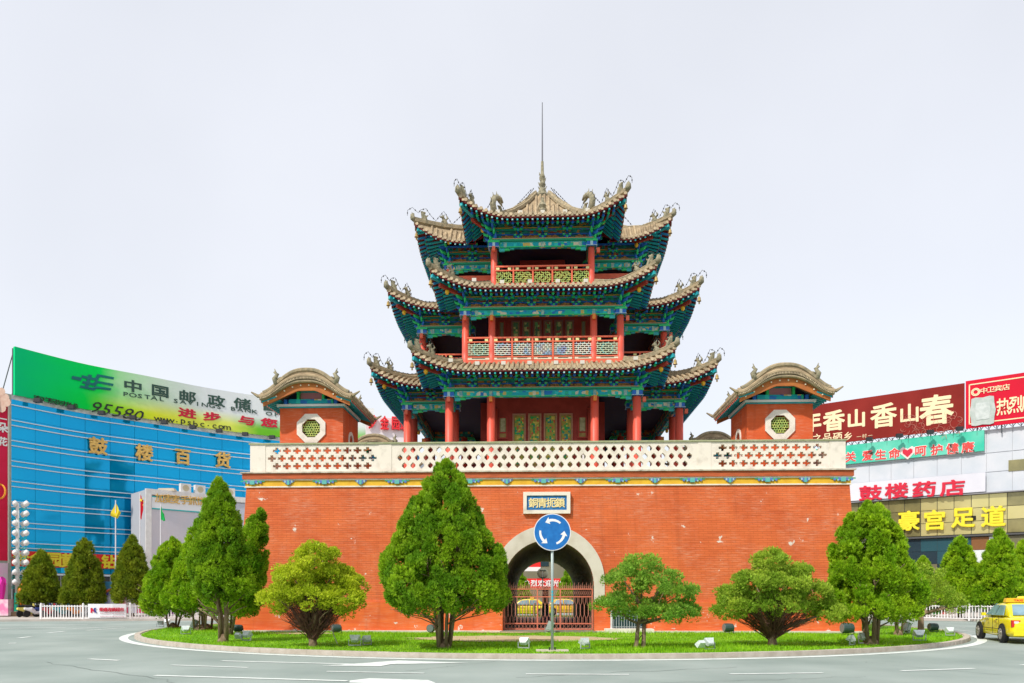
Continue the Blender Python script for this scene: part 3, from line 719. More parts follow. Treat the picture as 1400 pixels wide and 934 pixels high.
    # bargeboards with a flattened lower edge
    dn = lambda a: 10.60 if abs(a) < .38 else 10.60-(abs(a)-.38)/(1.9-.38)*.66
    bx_s = [a*.955 for a in xsN]
    for s in (-1, 1):
        m = MB(); y0, y1 = cy+s*(RD-.10), cy+s*(RD-.18); k = len(bx_s)
        up_ = [lo(a)+.02 for a in bx_s]; dw = [min(dn(a), lo(a)-.12) for a in bx_s]
        for yy in (y0, y1): m.add([(cx+a, yy, b) for a, b in zip(bx_s, up_)]+[(cx+a, yy, b) for a, b in zip(bx_s, dw)], [(i, i+1, k+i+1, k+i) for i in range(k-1)])
        m.add([(cx+a, y0, b) for a, b in zip(bx_s, dw)]+[(cx+a, y1, b) for a, b in zip(bx_s, dw)], [(i, i+1, k+i+1, k+i) for i in range(k-1)])
        for e in (0, -1): m.add([(cx+bx_s[e], y0, up_[e]), (cx+bx_s[e], y0, dw[e]), (cx+bx_s[e], y1, dw[e]), (cx+bx_s[e], y1, up_[e])], [(0, 1, 2, 3)])
        bb_ = m.build('bargeboard', mat('orange_brown_board', (0.48, 0.16, 0.03), (0.40, 0.12, 0.03), scale=3), rf)
        m = MB()
        for i in range(2, N-1, 3): m.lathe([(.035, -.02), (.035, .02)], 6, (cx+bx_s[i], y0+s*.02, up_[i]-.12), 0, 'y')
        m.build('boss_studs', mat('cream_stud', (.75, .68, .5)), rf, kind='stuff')
    ze = 10.30; th = 0
    prof = [(a, hi(a)) for a in xsN]
    # upturned side tips and beasts
    for s in (-1, 1):
        for q in (-1, 1):
            m = MB(); x_, y_ = cx+s*RW, cy+q*(RD-.05)
            m.tube([(x_-s*.25, y_, ze+.12), (x_+s*.1, y_+q*.05, ze+.05), (x_+s*.38, y_+q*.08, ze+.22)], [.10, .08, .03], 6)
            m.build('upturned_tip', ridge_m, rf)
            m = MB(); bx_ = cx+s*1.28; zz = hi(1.28)
            m.tube([(bx_, y_, zz), (bx_+s*.10, y_, zz+.28), (bx_-s*.02, y_, zz+.46), (bx_+s*.13, y_, zz+.56)], [.13, .12, .09, .04], 6)
            m.tube([(bx_+s*.02, y_, zz+.48), (bx_+s*.10, y_, zz+.70)], [.05, .015], 5); m.tube([(bx_-s*.03, y_, zz+.25), (bx_-s*.18, y_, zz+.34)], [.06, .02], 5)
            m.build('roof_beast', beast_m, rf, smooth=True)
    return t
corner_tower(-10.33, 2.35, 'front left orange pavilion with octagonal lattice window under a humped tile roof')
corner_tower(10.28, 2.35, 'front right orange pavilion with octagonal lattice window beside the maroon billboard')
corner_tower(-10.33, DB-4.1, 'rear left pavilion, only its humped roof showing behind the parapet')
corner_tower(10.28, DB-4.1, 'rear right pavilion, only its humped roof crest showing behind the parapet')

# ================================================================== THE THREE-STOREY DRUM TOWER (cross plan)
PX, PY = -0.03, 10.0
tower = thing('drum_tower', 'three-storey red and turquoise temple tower with upturned tiled eaves on the gate base', 'tower', (PX, PY, 7.1))
def cross(L, w):
    r = []
    for k in range(4):
        for (x, y) in ((-w, -L), (w, -L), (w, -w)):
            for _ in range(k): x, y = -y, x
            r.append(Vector((x, y)))
    return r
CV = [1, 1, 0]*4
def wp(v, z): return Vector((PX+v.x, PY+v.y, z))
class Roof:
    def __init__(s, L, w, o, Li, wi, ze, zi, lift, reach=2.6, flare=.07, lin=.72, pw=2):
        s.O, s.I = cross(L+o, w+o), cross(Li, wi); s.ze, s.zi, s.lift, s.reach, s.flare, s.lin, s.pw = ze, zi, lift, reach, flare, lin, pw
        s.e = []; s.n = []; s.len = []; s.uA = []; s.uB = []
        for i in range(12):
            j = (i+1) % 12; d = s.O[j]-s.O[i]; s.len.append(d.length); e = d.normalized(); s.e.append(e); s.n.append(Vector((e.y, -e.x)))
            s.uA.append((s.I[i]-s.O[i]).dot(e)); s.uB.append((s.I[j]-s.O[j]).dot(e))
        s.V = [abs((s.I[i]-s.O[i]).dot(s.n[i])) for i in range(12)]
    def u(s, i, u, q, dz=0.0):
        """point at edge coordinate u, inward fraction q; None when outside the mitre"""
        a, b = s.uA[i]*q, s.len[i]+s.uB[i]*q
        if u < a-1e-4 or u > b+1e-4: return None
        p = s.O[i]+s.e[i]*u-s.n[i]*(s.V[i]*q); j = (i+1) % 12
        z = s.ze+(s.zi-s.ze)*(s.lin*q+(1-s.lin)*q**s.pw); fl = Vector((0, 0))
        for cvx, dist, sg in ((CV[i], u-a, -1), (CV[j], b-u, 1)):
            if cvx:
                c = max(0, 1-dist/s.reach)**2.1*max(0, 1-q*s.V[i]/1.75)**1.3
                z += s.lift*c; fl += (s.n[i]+s.e[i]*sg)*(s.flare*c)
        p = p+fl
        return wp(p, z+dz)
    def t(s, i, t, q, dz=0.0):
        a, b = s.uA[i]*q, s.len[i]+s.uB[i]*q
        return s.u(i, a+(b-a)*t, q, dz)

def light_string(path, parent, n=None):
    m = MB(); P = [Vector(p) for p in path]; m.tube(P, .012, 3)
    for a, b in zip(P[:-1], P[1:]):
        k = max(1, int((b-a).length/.20))
        for i in range(k):
            q = a.lerp(b, (i+.5)/k); m.box(q, (.045, .045, .055))
    return m.build('light_string', wire_m, parent, kind='stuff')

def beast(m, p, d, s=1.0):
    """seated ridge beast facing direction d"""
    d = Vector((d.x, d.y, 0)).normalized(); z = Vector((0, 0, 1)); p = Vector(p)
    f = lambda a, b: p+d*(a*s)+z*(b*s)
    m.tube([f(-.12, -.05), f(-.10, .18), f(.0, .36), f(.10, .46)], [.13*s, .14*s, .10*s, .05*s], 6, 0, .8)
    m.tube([f(-.02, .38), f(.08, .50), f(.24, .46)], [.08*s, .10*s, .04*s], 6)
    m.tube([f(.10, -.02), f(.12, .22), f(.02, .32)], [.04*s, .045*s, .05*s], 5)
    m.tube([f(-.10, .32), f(-.24, .48), f(-.16, .62)], [.06*s, .05*s, .015*s], 5)
    m.tube([f(.02, .52), f(-.04, .68)], [.05*s, .012*s], 5); m.tube([f(.10, .52), f(.10, .66)], [.035*s, .01*s], 5)
def dragon(m, p, d, s=1.0):
    d = Vector((d.x, d.y, 0)).normalized(); z = Vector((0, 0, 1)); p = Vector(p); f = lambda a, b: p+d*(a*s)+z*(b*s)
    pts = [(-.05, -.05), (-.22, .12), (-.30, .38), (-.20, .62), (.02, .76), (.24, .74)]; rs = [.14, .15, .14, .13, .13, .10]
    m.tube([f(*q) for q in pts], [r*s for r in rs], 7)
    m.tube([f(.10, .76), f(.30, .80), f(.50, .72)], [.13*s, .10*s, .04*s], 6); m.tube([f(.20, .66), f(.34, .60), f(.46, .54)], [.07*s, .05*s, .02*s], 5)
    m.tube([f(.0, .02), f(.22, .10), f(.34, .28), (f(.24, .44)), f(.10, .42)], [.13*s, .12*s, .10*s, .07*s, .03*s], 6)
    for a in range(7):
        t = a/6; q = pts[min(5, int(t*5.0))]; an = PI*1.05-t*PI*.62
        m.tube([f(q[0], q[1]), f(q[0]+.26*math.cos(an), q[1]+.26*math.sin(an))], [.06*s, .01*s], 4)
    for a in range(3): m.tube([f(.05+a*.12, .82), f(.0+a*.12, 1.0-.04*a)], [.04*s, .01*s], 4)

def make_roof(rf, top=False, tier=1):
    # shell
    m = MB(); nt_, ns_ = 22, 8
    for i in range(12):
        for dz, mi in ((0, 0), (-.13, 1)):
            vs = [rf.t(i, a/nt_, b/ns_, dz) for b in range(ns_+1) for a in range(nt_+1)]
            fs = [(b*(nt_+1)+a, b*(nt_+1)+a+1, (b+1)*(nt_+1)+a+1, (b+1)*(nt_+1)+a) for b in range(ns_) for a in range(nt_)]
            m.add(vs, fs, mi)
        vs = [rf.t(i, a/nt_, 0, 0) for a in range(nt_+1)]+[rf.t(i, a/nt_, 0, -.13) for a in range(nt_+1)]
        m.add(vs, [(a, a+1, nt_+2+a, nt_+1+a) for a in range(nt_)], 1)
    roof = m.build('roof', [tile_m, maroon], tower)
    # rows of round tiles with end discs, drip tiles between
    m = MB(); me_ = MB(); pitch = .232
    for i in range(12):
        k = int(rf.len[i]/pitch)
        for j in range(k+1):
            u = (rf.len[i]-k*pitch)/2+j*pitch
            pts = [rf.u(i, u, q, .035) for q in (0, .12, .25, .4, .55, .7, .85, 1.0)]
            pts = [p for p in pts if p is not None]
            if len(pts) > 1: m.tube(pts, .070, 6, 0, cap=False)
            p = rf.u(i, u, 0, .03)
            if p is not None:
                nn = rf.n[i]; ax = 'y' if abs(nn.y) > .5 else 'x'
                me_.lathe([(.082, -.03), (.082, .03)], 7, p+Vector((nn.x, nn.y, 0))*.02, 0, ax)
            p = rf.u(i, u+pitch/2, 0, -.045)
            if p is not None: me_.box(p+Vector((rf.n[i].x, rf.n[i].y, 0))*.015, (.13 if abs(rf.n[i].y) > .5 else .03, .03 if abs(rf.n[i].y) > .5 else .13, .10))
    m.build('tile_rows', tile_m, roof, kind='stuff', smooth=True)
    me_.build('eave_tile_end', tile_end, roof, kind='stuff')
    # two layers of rafters with painted tips
    m = MB(); p2 = .24
    for i in range(12):
        k = int(rf.len[i]/p2); n3 = Vector((rf.n[i].x, rf.n[i].y, 0)); dim = lambda a, b, c: ((a, b, c) if abs(n3.y) > .5 else (b, a, c))
        for j in range(k+1):
            u = (rf.len[i]-k*p2)/2+j*p2
            q1 = min(1.0, .75/rf.V[i]); q0 = .05/rf.V[i]
            a = rf.u(i, u, q0, -.215); b = rf.u(i, u, q1, -.215)
            if a is not None and b is None:
                for qq in np.linspace(q1, q0, 8)[1:-1]:
                    b = rf.u(i, u, qq, -.215)
                    if b is not None: break
            if a is not None and b is not None:
                m.beam(a, b, .085, .085, 1 if j % 2 else 5); m.box(a+n3*.012, dim(.07, .02, .07), 2 if j % 2 == 0 else 6)
            q2, q3 = .42/rf.V[i], min(1, 1.45/rf.V[i])
            a = rf.u(i, u, q2, -.36); b = rf.u(i, u, q3, -.36)
            if a is not None and b is None:
                for qq in np.linspace(q3, q2, 8)[1:-1]:
                    b = rf.u(i, u, qq, -.36)
                    if b is not None: break
            if a is not None and b is not None:
                m.tube([a, b], .058, 6, 1); m.lathe([(.066, -.012), (.066, .012)], 7, a+n3*.012, 3 if j % 2 else 4, 'y' if abs(n3.y) > .5 else 'x')
        # red eave boards
        for q, dz, h in ((.10/rf.V[i], -.155, .05), (.46/rf.V[i], -.285, .05)):
            pp = [rf.t(i, a/20, q, dz) for a in range(21)]; m.tube(pp, .03, 4, 0)
    m.build('rafters', [maroon, teal, mat('pale_cyan_tip', (.45, .66, .62)), lgreen, blue, mat('rafter_blue', (0.01, 0.20, 0.46), rough=.5), cyan], roof, kind='stuff')
    # ridges, hip beams, beasts, bells, cables at each convex corner
    for i in range(12):
        if not CV[i]:
            # valley board
            m = MB().tube([rf.t(i, 0, q, .02) for q in np.linspace(0, 1, 6)], .06, 5).build('valley_tile', ridge_m, roof); continue
        dg = Vector((rf.O[i]-rf.I[i])).normalized(); d3 = Vector((dg.x, dg.y, 0)); 
        cl = [rf.t(i, 0, q, .12) for q in np.linspace(0, 1, 10)]
        tip = cl[0]
        m = MB(); ext = [tip+d3*.12+Vector((0, 0, .16)), tip+d3*.05+Vector((0, 0, .05))]
        m.tube(ext+cl, [.05, .10]+[.13]*10, 6)
        m.tube([c+Vector((0, 0, .13)) for c in cl], .055, 5)
        m.build('hip_ridge', ridge_m, roof)
        m = MB(); f = lambda q: rf.t(i, 0, q, .16)
        # leaf-like tip head, then upright horn, seated beast, flame knob
        m.tube([tip+d3*.0, tip+d3*.10+Vector((0, 0, .08)), tip+d3*.12+Vector((0, 0, .24)), tip+d3*.04+Vector((0, 0, .34))], [.12, .15, .11, .03], 6)
        for a_ in range(4): m.tube([tip+d3*.10+Vector((0, 0, .06+.07*a_)), tip+d3*(.25-.03*a_)+Vector((0, 0, .10+.09*a_))], [.05, .012], 4)
        m.build('ridge_tip_head', beast_m if not (tier == 1 and i == 2+1) else beast_m, roof, smooth=True)
        m = MB(); p = f(.13*min(1, 2.2/rf.V[i])); m.tube([p, p+d3*.08+Vector((0, 0, .24)), p+d3*.20+Vector((0, 0, .50))], [.15, .13, .05], 6, 0, .7)
        m.tube([p+Vector((0, 0, .25)), p-d3*.16+Vector((0, 0, .38))], [.07, .02], 5); m.tube([p+Vector((0, 0, .45)), p+d3*.26+Vector((0, 0, .48))], [.06, .02], 5)
        m.build('ridge_horn', beast_m, roof)
        m = MB(); beast(m, f(.36*min(1, 2.2/rf.V[i])), -d3 if i % 2 else d3, .88); m.build('ridge_beast', beast_m, roof, smooth=True)
        if top:
            m = MB(); p = f(.44); dragon(m, p, -d3, 1.15); m.build('ridge_dragon', beast_m, roof, smooth=True)
        # hip beam below
        m = MB(); hb = [rf.t(i, 0, q, -.30) for q in np.linspace(0.02, .75, 7)]
        m.tube(hb, .12, 4, 0); m.tube([h+Vector((0, 0, -.20)) for h in hb[1:]], .10, 4, 1)
        m.build('hip_beam', [teal, dred], roof)
        # wind bell and yellow lamp
        m = MB(); b0 = hb[0]+d3*.05+Vector((0, 0, -.15)); m.tube([b0+Vector((0, 0, .1)), b0+Vector((0, 0, -.06))], .01, 4)
        m.lathe([(.03, 0), (.07, -.05), (.08, -.16), (.11, -.22), (.0, -.20)], 8, b0-Vector((0, 0, .05)), 0); m.box(b0-Vector((0, 0, .36)), (.07, .02, .1), 0)
        m.build('wind_bell', mat('brass_bell', (0.45, 0.30, 0.08), (0.3, 0.22, 0.1), scale=9, rough=.5, metal=.3), roof)
        m = MB(); b1_ = hb[2]+Vector((0, 0, -.36)); m.lathe([(0.02, .13), (.09, .07), (.105, 0), (.07, -.09), (.02, -.12)], 9, b1_, 0); m.tube([b1_+Vector((0, 0, .1)), b1_+Vector((0, 0, .25))], .012, 4)
        m.build('hanging_lamp', mat('yellow_globe', (0.85, 0.48, 0.02), rough=.4), roof, smooth=True)
        # cable of little lamps looping over the ornaments
        z = Vector((0, 0, 1)); pth_ = []
        kq = min(1, 2.2/rf.V[i])
        for q, hgt, of in ((-.02, .20, .40), (0, .50, .38), (.02, .72, .22), (.07, .50, .12), (.10, .70, .12), (.15, .84, .05), (.20, .50, 0), (.26, .28, 0), (.31, .60, 0), (.36, .90, 0), (.42, .55, 0), (.46, .24, 0)):
            pth_.append(rf.t(i, 0, max(0, q*kq), hgt*.92+.08)+d3*of)
        if top: pth_ += [rf.t(i, 0, q, h) for q, h in ((.28, .22), (.36, .75), (.40, 1.12), (.46, 1.15), (.50, .75), (.54, .3), (.66, .20), (.82, .25), (.97, .55))]
        else: pth_ += [rf.t(i, 0, q, .30) for q in (.6, .8, .97)]
        light_string(pth_, roof)
    return roof

# --- shared pieces
def bracket_mesh(h, out):
    m = MB()      # local: -y is outward
    cl = [lgreen, blue, cyan, white_p, teal]
    lv = 3
    for k in range(lv):
        z = h*(k+.35)/lv; o = out*(k+.4)/lv
        m.box((0, -o/2, z), (.10, o+.16, .085), k % 2)                 # projecting arm
        m.box((0, -o, z+.02), (.34+.09*k, .09, .075), (k+1) % 2)       # cross arm
        for s in (-1, 1):
            m.box((s*(.15+.045*k), -o, z+.09), (.11, .12, .06), k % 2, taper=1.2); m.box((s*(.15+.045*k), -o, z+.125), (.125, .13, .012), 3)
        m.box((0, -o-.06, z-.055), (.09, .05, .05), 2)
    m.box((0, 0, .03), (.2, .22, .08), 1, taper=1.25)
    return m.mesh('bracket_set', cl)
def leaf_fan_mesh(h, out):
    """curved painted cloud-heads reaching out under the corner; local +x outward"""
    m = MB()
    for k in range(4):
        z = h*(.05+.24*k); o = out*(.35+.18*k)
        m.tube([(0, 0, z+.04), (o*.5, 0, z-.02), (o*.85, 0, z+.02), (o*1.05, 0, z+.13)], [.07, .10, .08, .02], 6, k % 2, 1.0)
        for s in (-1, 1):
            m.tube([(0, s*.08, z+.04), (o*.45, s*.22, z), (o*.72, s*.34, z+.05), (o*.85, s*.40, z+.14)], [.05, .075, .06, .015], 6, (k+1) % 2)
    m.box((0, 0, h*.5), (.22, .22, h), 2)
    return m.mesh('corner_bracket', [lgreen, blue, teal])
def capital_mesh():
    m = MB()
    m.box((0, 0, .22), (.60, .60, .44), 1); m.box((0, 0, .24), (.16, .66, .40), 2); m.box((0, 0, .24), (.66, .16, .40), 2)
    m.box((0, 0, .50), (.72, .72, .14), 0); m.box((0, 0, .045), (.68, .68, .035), 2); m.box((0, 0, .03), (.52, .52, .06), 0); m.box((0, 0, .66), (.50, .50, .18), 0, taper=1.15)
    return m.mesh('capital', [lgreen, blue, mat('pale_blue_outline', (0.45, 0.68, 0.75), rough=.5)])
CAPM = capital_mesh()

def storey(L, w, zf, zb, ztop, wi, lin_h, colr, out):
    """columns, lintels, boards and brackets round the cross outline"""
    C = cross(L, w)
    cme = MB().lathe([(colr*1.25, -.0), (colr*1.25, .08), (colr*1.02, .10), (colr, .6), (colr*.97, zb-zf)], 14).mesh('column', red_col, True)
    BR = bracket_mesh(ztop-zb-lin_h-.12, out); LF_ = leaf_fan_mesh(ztop-zb-lin_h-.05, out*1.35)
    for i in range(12):
        a, b = C[i], C[(i+1) % 12]; e = (b-a).normalized(); n_ = Vector((e.y, -e.x)); ln_ = (b-a).length; rz = math.atan2(e.y, e.x)
        link('column', cme, tower, wp(a, zf))
        cnx = CV[i]
        cp = link('capital', CAPM, tower, wp(a, zb-.02)); cp.scale = (.8, .8, (lin_h+.12)/.74)
        if cnx:
            link('corner_bracket', LF_, tower, wp(a, zb+lin_h+.12), math.atan2((Vector(cross(L+1, w+1)[i])-a).y, (Vector(cross(L+1, w+1)[i])-a).x))
            for dx, dy in ((n_.x, n_.y), ):
                pp = wp(a+Vector((dx, dy))*.34, zb-.16)
                MB().box(pp, (.15, .15, .22)).build('beam_end', red_rail, tower)
        inner = [x for x in (ln_/2-wi, ln_/2+wi) if i % 3 == 0 and wi < 5]
        for x in inner:
            link('column', cme, tower, wp(a+e*x, zf)); 
            pp = wp(a+e*x+n_*(colr+.05), zb-.14); MB().box(pp, (.15, .15, .24)).build('beam_end', mat('orange_beam_end', (0.80, 0.25, 0.03), rough=.5), tower)
            link('column', cme, tower, wp(a+e*x-n_*2.2, zf))
        mid = (a+b)/2; m = MB()
        M0 = Matrix.Rotation(rz, 3, 'Z')
        # lintel in three registers, dentils and painted centre
        def bx(u, o, z, d, mi):
            q = mid+e*u+n_*o; m.box((PX+q.x, PY+q.y, z), d, mi, rz)
        bx(0, 0, zb+lin_h*.5, (ln_-.4, .20, lin_h), 0)
        bx(0, .02, zb+.025, (ln_-.42, .21, .045), 2); bx(0, .02, zb+lin_h-.02, (ln_-.42, .21, .04), 3)
        bx(0, .06, zb+lin_h+.05, (ln_+.12, .38, .07), 1); bx(0, .07, zb+lin_h+.10, (ln_+.16, .42, .03), 4)
        for c0 in ([0]+[x-ln_/2 for x in inner]+([-ln_/2+.55, ln_/2-.55])): bx(c0, .03, zb+lin_h*.5, (.14, .20, lin_h*.92), 5)
        m.build('lintel', [beam_p, mat('green_plank', (0.02, 0.40, 0.22), rough=.5), lgreen, cyan, mat('gold_pink_edge', (0.60, 0.36, 0.20), rough=.5), mat('pale_lozenge', (0.50, 0.60, 0.45), (0.1, 0.4, 0.5), scale=8)], tower)
        m = MB(); bz = zb+lin_h+.12; bh = ztop-bz
        bx(0, -.04, bz+bh/2, (ln_-.1, .10, bh), 0)
        bx(0, out*.35, bz+bh*.50, (ln_+out*.5, .07, .07), 1); bx(0, out*.36, bz+bh*.60, (ln_+out*.5, .07, .025), 4)
        bx(0, out*.72, bz+bh*.82, (ln_+out*1.1, .07, .08), 2); bx(0, .05, bz+bh*.30, (ln_, .08, .05), 2); bx(0, .10, bz+bh*.66, (ln_, .06, .08), 1)
        m.build('bracket_board', [frieze_o, beam_g, blue, green, gold], tower)
        k = max(1, int(round(ln_/1.12))); 
        for j in range(1 if cnx else 1, k):
            q = a+e*(ln_*j/k); link('bracket_set', BR, tower, wp(q+n_*.06, bz), rz)
        # cloud motifs between brackets
        m = MB()
        for j in range(k):
            q = a+e*(ln_*(j+.5)/k)+n_*.03; qq = wp(q, bz+.04)
            m.prism([(-.24, 0), (.24, 0), (.17, .12), (.08, .13), (0, .24), (-.08, .13), (-.17, .12)], lambda aa, bb, t: qq+Vector((e.x*aa+n_.x*t, e.y*aa+n_.y*t, bb)), 0, .05)
        m.build('cloud_motifs', mat('orange_gold_motif', (0.62, 0.30, 0.06), (0.25, 0.10, 0.05), scale=14), tower, kind='stuff')
        # scalloped spandrels under the lintel ends
        m = MB()
        for s, x0 in ((1, -ln_/2+.25), (-1, ln_/2-.25)):
            for jj, (dx, dz, hh_) in enumerate([(.14, 0, .16), (.40, 0, .11), (.62, 0, .06)]): bx(x0+s*dx, 0, zb-hh_/2-.001, (.26, .10, hh_), 0 if jj != 1 else 1)
        m.build('spandrel', [cyan, lgreen], tower, kind='stuff')
    # ceiling
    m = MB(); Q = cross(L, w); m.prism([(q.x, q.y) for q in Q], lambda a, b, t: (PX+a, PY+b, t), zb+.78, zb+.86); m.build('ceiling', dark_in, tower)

# --- roofs
R1 = Roof(6.8, 4.4, 1.45, 6.30, 3.86, 11.94, 12.74, .80)
R2 = Roof(6.15, 3.7, 1.42, 5.10, 2.56, 15.95, 16.90, .80)
R3 = Roof(4.94, 2.4, 1.50, .42, .36, 19.76, 23.78, .92, reach=2.4, lin=.60, pw=3)
storey(6.8, 4.4, 7.0, 11.0, 12.12, 2.43, .30, .20, .62)
storey(6.15, 3.7, 12.75, 15.04, 16.22, 2.43, .27, .17, .60)
make_roof(R1, tier=1); make_roof(R2, tier=2)
# third storey has no inner columns
storey(4.94, 2.4, 16.9, 18.84, 20.08, 9, .27, .16, .60)
top_roof = make_roof(R3, True, 3)
# --- inner walls and doors
def panel(parent, x, y, z0, z1, w, m_, name='door_leaf', fr=dred, rz=0.0):
    m = MB(); t = .07; h = z1-z0; c = lambda dx, dy, dz, d, mi: m.box((x+dx, y+dy, z0+dz), d, mi)
    for s in (-1, 1): c(s*(w/2-t/2), 0, h/2, (t, .10, h), 0)
    for zz in (t/2, h*.28, h-t/2): c(0, 0, zz, (w-2*t, .09, t), 0)
    c(0, .02, h/2, (w-2*t, .05, h-.02), 1)
    c(0, -.015, h*.64, (w-2*t-.08, .05, h*.64), 2)
    return m.build(name, [fr, mat('olive_gold_frame', (0.42, 0.32, 0.10), (0.3, 0.22, 0.06), scale=8), m_], parent)
m = MB(); yf = PY-6.8+2.3
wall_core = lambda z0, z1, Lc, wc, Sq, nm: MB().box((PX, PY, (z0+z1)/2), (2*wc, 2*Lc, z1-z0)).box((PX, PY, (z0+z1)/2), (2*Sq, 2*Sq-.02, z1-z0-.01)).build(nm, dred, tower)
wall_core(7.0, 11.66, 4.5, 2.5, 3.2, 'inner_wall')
for i in range(4): panel(tower, PX-1.17+i*.78, PY-4.56, 7.05, 10.75, .66, door_p, fr=mat('dusty_rose_frame', (0.45, 0.20, 0.14), (0.5, 0.3, 0.15), scale=6))
for s in (-1, 1):
    for z0, z1 in ((7.2, 9.4), (9.5, 10.6)): panel(tower, PX+s*1.98, PY-4.56, z0, z1, .46, mat('pale_olive_screen', (0.48, 0.46, 0.26), (0.3, 0.3, 0.15), scale=7), 'side_screen')
MB().box((PX+1.93, PY-6.2, 8.4), (.09, .05, 1.2)).build('white_notice_board', white_p, tower)
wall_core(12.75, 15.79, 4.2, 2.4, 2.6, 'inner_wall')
for i in range(6): panel(tower, PX-1.35+i*.54, PY-4.26, 12.9, 15.50, .44, door_d, fr=mat('faded_brown_frame', (0.25, 0.10, 0.08), rough=.7))
for s in (-1, 1): panel(tower, PX+s*2.05, PY-4.26, 12.9, 15.5, .34, mat('grey_olive_screen', (0.20, 0.20, 0.12), rough=.7), 'side_screen')
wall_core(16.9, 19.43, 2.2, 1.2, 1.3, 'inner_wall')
# third-storey wing boards with white round frames
for k in range(4):
    M0 = Matrix.Rotation(k*PI/2, 3, 'Z')
    for s in (-1, 1):
        # red boards closing the two bays beside each projecting arm
        c = M0 @ Vector((s*3.75, -2.38, 0)); m = MB(); m.box((PX+c.x, PY+c.y, 17.85), (2.2, .10, 1.45), 0, k*PI/2); m.build('wing_board', red_rail, tower)
        cc = M0 @ Vector((s*3.2, -2.47, 0)); m = MB(); ax = M0 @ Vector((1, 0, 0))
        m.tube([Vector((PX+cc.x, PY+cc.y, 17.30))+ax*(.58*math.cos(t))+Vector((0, 0, .58*math.sin(t))) for t in np.linspace(0, 2*PI, 25)], .10, 5)
        m.build('round_window_ring', white_p, tower)
# --- balconies
def fret(m, c, ax, w, h, style):
    """lattice bars in a panel of size w x h centred on c along ax"""
    z = Vector((0, 0, 1)); t = .016
    B = lambda x0, z0, x1, z1, mi=0: m.beam(c+ax*x0+z*z0, c+ax*x1+z*z1, .03, t*2, mi)
    n_ = 9; st = w/n_; rws = 7; sh = h/rws
    for j in range(1, rws): 
        zz = -h/2+j*sh
        for i in range(n_):
            x0 = -w/2+i*st
            if style == 'fret':
                if (i+2*j) % 5 != 0: B(x0, zz, x0+st, zz)
                if (i*2+j) % 3 != 1 and i: B(x0, zz, x0, zz+sh)
            else:
                rr_ = math.hypot((x0+st/2)/w*2, zz/h*2)
                if rr_ < .8 or j in (1, rws-1) or i in (0, n_-1): B(x0, zz, x0+st, zz)
                if i and (i+j) % 2: B(x0, zz, x0, zz+sh)
    if style != 'fret':
        r_ = min(w, h)*.40; m.tube([c+ax*(r_*math.cos(a))+z*(r_*math.sin(a)) for a in np.linspace(0, 2*PI, 17)], .018, 4, 1)
def balustrade(a, b, zf, h, npan, style, ext=0.0):
    e = (b-a).normalized(); n_ = Vector((e.y, -e.x)); ax = Vector((e.x, e.y, 0)); rz = math.atan2(e.y, e.x); ln_ = (b-a).length
    A = wp(a+n_*.10, 0); P_ = lambda u, z: A+ax*u+Vector((0, 0, z))
    m = MB(); 
    for z, hh_ in ((zf+.09, .18) if style != 'fret' else (zf+.03, .08), (zf+.33 if style != 'fret' else zf+.12, .05), (zf+h-.20, .05), (zf+h, .07)):
        if z < zf+.095 and not m.v: bal = MB().beam(P_(.0, z), P_(ln_, z), .09, hh_, 0).build('balustrade', red_rail, tower); continue
        MB().beam(P_(.0, z), P_(ln_, z), .09, hh_, 0).build('rail', red_rail, bal)
    w = ln_/npan; zb_ = zf+(.35 if style != 'fret' else .14); zt_ = zf+h-.23
    for i in range(npan+1):
        MB().beam(P_(i*w, zf+.2), P_(i*w, zf+h+(.14 if i in (0, npan) and style != 'fret' else -.03)), .08, .08).build('post', red_rail, bal)
    for i in range(npan):
        m = MB(); fret(m, P_((i+.5)*w, (zb_+zt_)/2), ax, w-.1, zt_-zb_, style)
        m.build('lattice_panel', [lattice_y, lattice_y] if style == 'fret' else [lattice_c if npan > 1 else mat('pale_green_lattice', (.55, .65, .45), rough=.5), cyan], bal)
        m = MB()
        for q in (.2, .8): m.box(P_((i+q)*w, zf+h-.11), (.16, .07, .11), 0, rz)
        m.build('rail_block', mat('cream_yellow_block', (0.75, 0.70, 0.30), rough=.6), bal)
        if style != 'fret': 
            m = MB(); m.beam(P_(i*w+.06, zf+.27), P_((i+1)*w-.06, zf+.27), .05, .13, 0); m.beam(P_((i+.25)*w, zf+.27), P_((i+.75)*w, zf+.27), .058, .04, 1)
            m.build('skirting_panel', [mat('ivory_panel', (0.78, 0.74, 0.55), rough=.6), mat('dark_slot', (0.08, .05, .03))], bal)
for k in range(4):
    M2 = Matrix.Rotation(k*PI/2, 2); V2 = lambda x, y: M2 @ Vector((x, y))
    balustrade(V2(-2.43, -6.15), V2(2.43, -6.15), 12.74, 1.25, 5, 'coin')
    for s in (-1, 1):
        a, b = V2(s*3.7, -6.15), V2(s*2.43, -6.15)
        balustrade(*((a, b) if s < 0 else (b, a)), 12.74, 1.25, 1, 'coin')
    balustrade(V2(3.7, -6.15), V2(3.7, -3.7), 12.74, 1.25, 2, 'coin'); balustrade(V2(3.7, -3.7), V2(6.15, -3.7), 12.74, 1.25, 2, 'coin')
    balustrade(V2(-2.4, -4.94), V2(2.4, -4.94), 16.90, 1.0, 5, 'fret')
for L_b, w_b, z_b, m_ in ((6.24, 3.79, 12.70, red_rail), (5.03, 2.49, 16.84, red_rail)):
    MB().prism([(q.x, q.y) for q in cross(L_b, w_b)], lambda a, b, t: (PX+a, PY+b, t), z_b-.16, z_b+.06).build('storey_floor', m_, tower)
